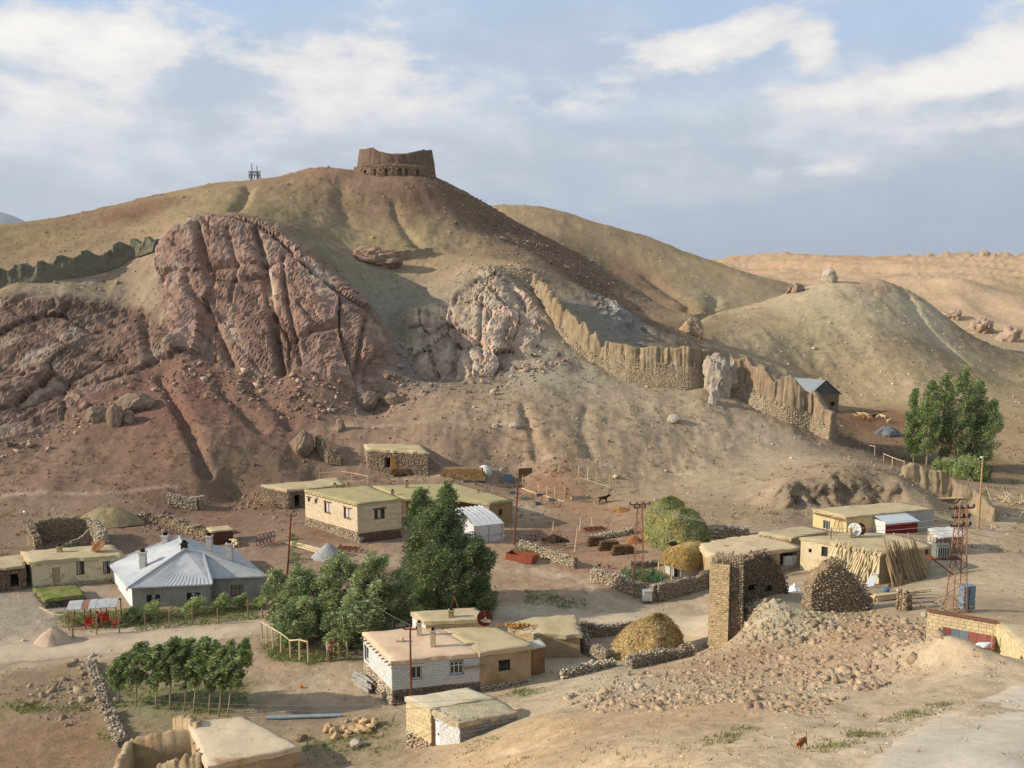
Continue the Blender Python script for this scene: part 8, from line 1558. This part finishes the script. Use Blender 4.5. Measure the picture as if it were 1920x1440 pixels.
for poly, n, s0, lb, cs in (('1030 1320;1150 1270;1345 1215;1400 1180;1500 1190;1620 1210;1700 1240;1640 1290;1450 1320;1250 1330;1120 1335', 4200, .17, 'brown rubble fallen in front of the tower ruin', ((158, 126, 90), (136, 106, 76), (176, 146, 108))), ('1350 1205;1395 1130;1480 1150;1560 1145;1640 1150;1740 1165;1760 1190;1640 1180;1560 1205;1440 1200', 2200, .19, 'rubble blocks on the terrace behind the tower ruin', ((148, 120, 84), (122, 98, 70), (170, 146, 106))), ('1420 1330;1600 1305;1640 1290;1500 1340', 260, .2, 'line of small rubble along the foot of the slope', ((160, 124, 84), (130, 100, 70))), ('270 975;400 1000;420 1015;380 1010;300 985', 500, .3, 'tumbled stones above the hip-roofed house', ((168, 140, 108), (138, 112, 86))), ('455 935;560 945;560 965;480 955', 500, .24, 'stones spilled below the stone shed', ((164, 138, 104), (136, 110, 82))), ('30 1300;160 1250;190 1330;150 1370;60 1340', 350, .2, 'stones strewn over the left field', ((170, 150, 118), (146, 122, 92))), ('880 500;1000 505;1010 530;900 515', 260, .5, 'broken stones at the top of the pale outcrop', ((150, 128, 98), (170, 148, 118)))):
    sd = sd_poly(TA, TB, pts_ab(parse(poly))); i = pick(sd + .03 * fbm(TP_[:, 0] / 4, TP_[:, 1] / 4, oct=3, seed=9) > rng.random(len(sd)) ** 2 * .05 - .015, n); sz = np.minimum(rng.lognormal(math.log(s0), .6, len(i)), .9); ct = np.array([alb(c) for c in cs]); o = stone_mass('rubble', TP_[i] - np.array([0, 0, .03]), sz * 1.15, M_STONE, chips=True, cols=.5 * TCOL[i] * rng.uniform(.8, 1.2, (len(i), 1)) + .5 * ct[rng.integers(0, len(ct), len(i))] * rng.uniform(.75, 1.1, (len(i), 1))); tag(o, lb, 'rubble')
sdc = np.max([sd_poly(TA, TB, ROCKP[k]) for k in ('cliff', 'slab', 'spur')], 0)
i = pick((sdc > -.045) & (sdc < .004) & (TRR < 158) & (TRK < .5) & inview, 1500); sz = np.minimum(rng.lognormal(math.log(.42), .6, len(i)), 1.8); ct = np.array([alb(c) for c in ((146, 110, 88), (124, 94, 76), (168, 138, 112))]); tag(stone_mass('talus', TP_[i], sz, M_STONE, chips=True, cols=ct[rng.integers(0, 3, len(i))] * rng.uniform(.8, 1.15, (len(i), 1))), 'fallen talus blocks along the foot of the cliffs', 'talus')
def tufts(name, label, idx, h, tints, per=7, flop=.5, width=.045):
    vs_ = rng.lognormal(0, .55, len(idx)); n = len(idx) * per; p = np.repeat(TP_[idx], per, 0) + rng.normal(0, 1, (n, 3)) * np.array([.16, .16, 0]) * (h / .35) * np.repeat(vs_, per)[:, None]; hh = h * rng.uniform(.5, 1.3, n) * np.repeat(np.minimum(vs_, 2.2), per); a = rng.normal(0, flop, (n, 3)); a[:, 2] = 1; a[:, 0] += .35; a /= np.linalg.norm(a, axis=1)[:, None]; s = np.cross(a, rng.normal(size=(n, 3))); s /= np.linalg.norm(s, axis=1)[:, None]; w = (width * h / .3 * rng.uniform(.6, 1.5, n))[:, None]
    V = np.stack([p - s * w - np.array([0, 0, .03]), p + s * w - np.array([0, 0, .03]), p + a * hh[:, None]], 1).reshape(-1, 3); o = mesh_obj(name, V, np.arange(n * 3).reshape(n, 3), M_LEAF, smooth=False); t = np.array([lin(c) for c in tints]); set_col(o, 'tint', np.repeat(np.repeat(t[rng.integers(0, len(t), len(idx))], per, 0) * rng.uniform(.75, 1.25, (n, 1)), 3, 0)); o['kind'] = 'stuff'; return tag(o, label, 'grass' if 'grass' in label else 'scrub')
TG = TERR['grass'].ravel(); i = pick(TG > .18 + .5 * rng.random(len(TG)), 9000); tufts('grass', 'short green grass in the gardens and damp strips', i, .2, ((112, 124, 62), (92, 106, 50), (138, 142, 82)))
patch = fbm(TP_[:, 0] / 14, TP_[:, 1] / 14, oct=3, seed=71) + .35 * rng.normal(size=len(TRR)); i = pick(inview & (TRR > 105) & (TRR < 330) & (TRK < .4) & (patch > .16), 4200); tufts('hill_scrub', 'low dry scrub dotting the hillsides', i, .36, ((108, 98, 54), (90, 84, 46), (128, 112, 66)), 6, .8)
i = pick(inview & (TRR > 30) & (TRR < 110), 2200); tufts('dry_weeds', 'dry weeds dotting the village ground', i, .15, ((146, 122, 70), (118, 108, 58), (160, 136, 84)), 6, .8)
FG = [(1345, 1385), (1365, 1378), (1395, 1368), (1700, 1348), (1720, 1340), (1756, 1326), (1770, 1322), (1640, 1375), (1610, 1378), (1550, 1404), (1588, 1396), (905, 1395), (738, 1398), (980, 1300), (1010, 1296), (700, 1410), (640, 1425), (600, 1418)]
idx = []
for x, y in FG:
    q = cast(x, y); d = np.hypot(TP_[:, 0] - q.x, TP_[:, 1] - q.y); idx += list(np.argsort(d)[:rng.integers(40, 160)][::3])
tufts('grass_clumps', 'green grass clumps along the near track', np.array(idx), .11, ((120, 122, 66), (98, 104, 54), (148, 142, 86)), 8, .6)
def garden(name, label, spots, h, tints, n=260):
    t = thing(name, label, 'plants', cast(*spots[0])); cs = []
    for x, y in spots: p = cast(x, y); cs.append((p.x, p.y, p.z + h * .5))
    leaves(t, cs, [h * .75] * len(cs), n * len(cs), .22, tints, .2, name='leaves')
garden('vegetable_plants', 'dark green vegetable patch inside the pale stone wall', [(1172 + 8 * k, 1079 + (k % 3) * 4) for k in range(9)] + [(1205, 1090), (1216, 1092), (1230, 1094), (1240, 1096)], .7, ((52, 84, 44), (64, 98, 50), (78, 110, 62)))
garden('herb_plants', 'herbs growing in the red planter trough', [(966, 1036), (976, 1038), (986, 1042), (994, 1044)], .6, ((96, 112, 54), (80, 96, 46)), 160)
garden('weed_patch', 'green weeds along the ditch beside the left steel pole', [(548, 1012), (552, 1026), (548, 1040), (556, 1050), (544, 1056)], .6, ((100, 116, 58), (84, 100, 48)), 160)
# ------------------------------------------------------------------ the air
def haze():
    m = bpy.data.materials.new('haze air'); m.use_nodes = True; nt = m.node_tree; nt.nodes.clear(); out = nt.nodes.new('ShaderNodeOutputMaterial'); v = nt.nodes.new('ShaderNodeVolumePrincipled')
    v.inputs['Color'].default_value = (0.80, 0.88, 1.0, 1); v.inputs['Density'].default_value = 0.00005; v.inputs['Anisotropy'].default_value = 0.3; nt.links.new(v.outputs[0], out.inputs['Volume'])
    o = MB().box((0, 4000, 290), (18500, 10500, 840)).build('haze', m); o['kind'] = 'stuff'; tag(o, 'thin blue haze in the air over the valley', 'haze'); o.display_type = 'WIRE'
haze()
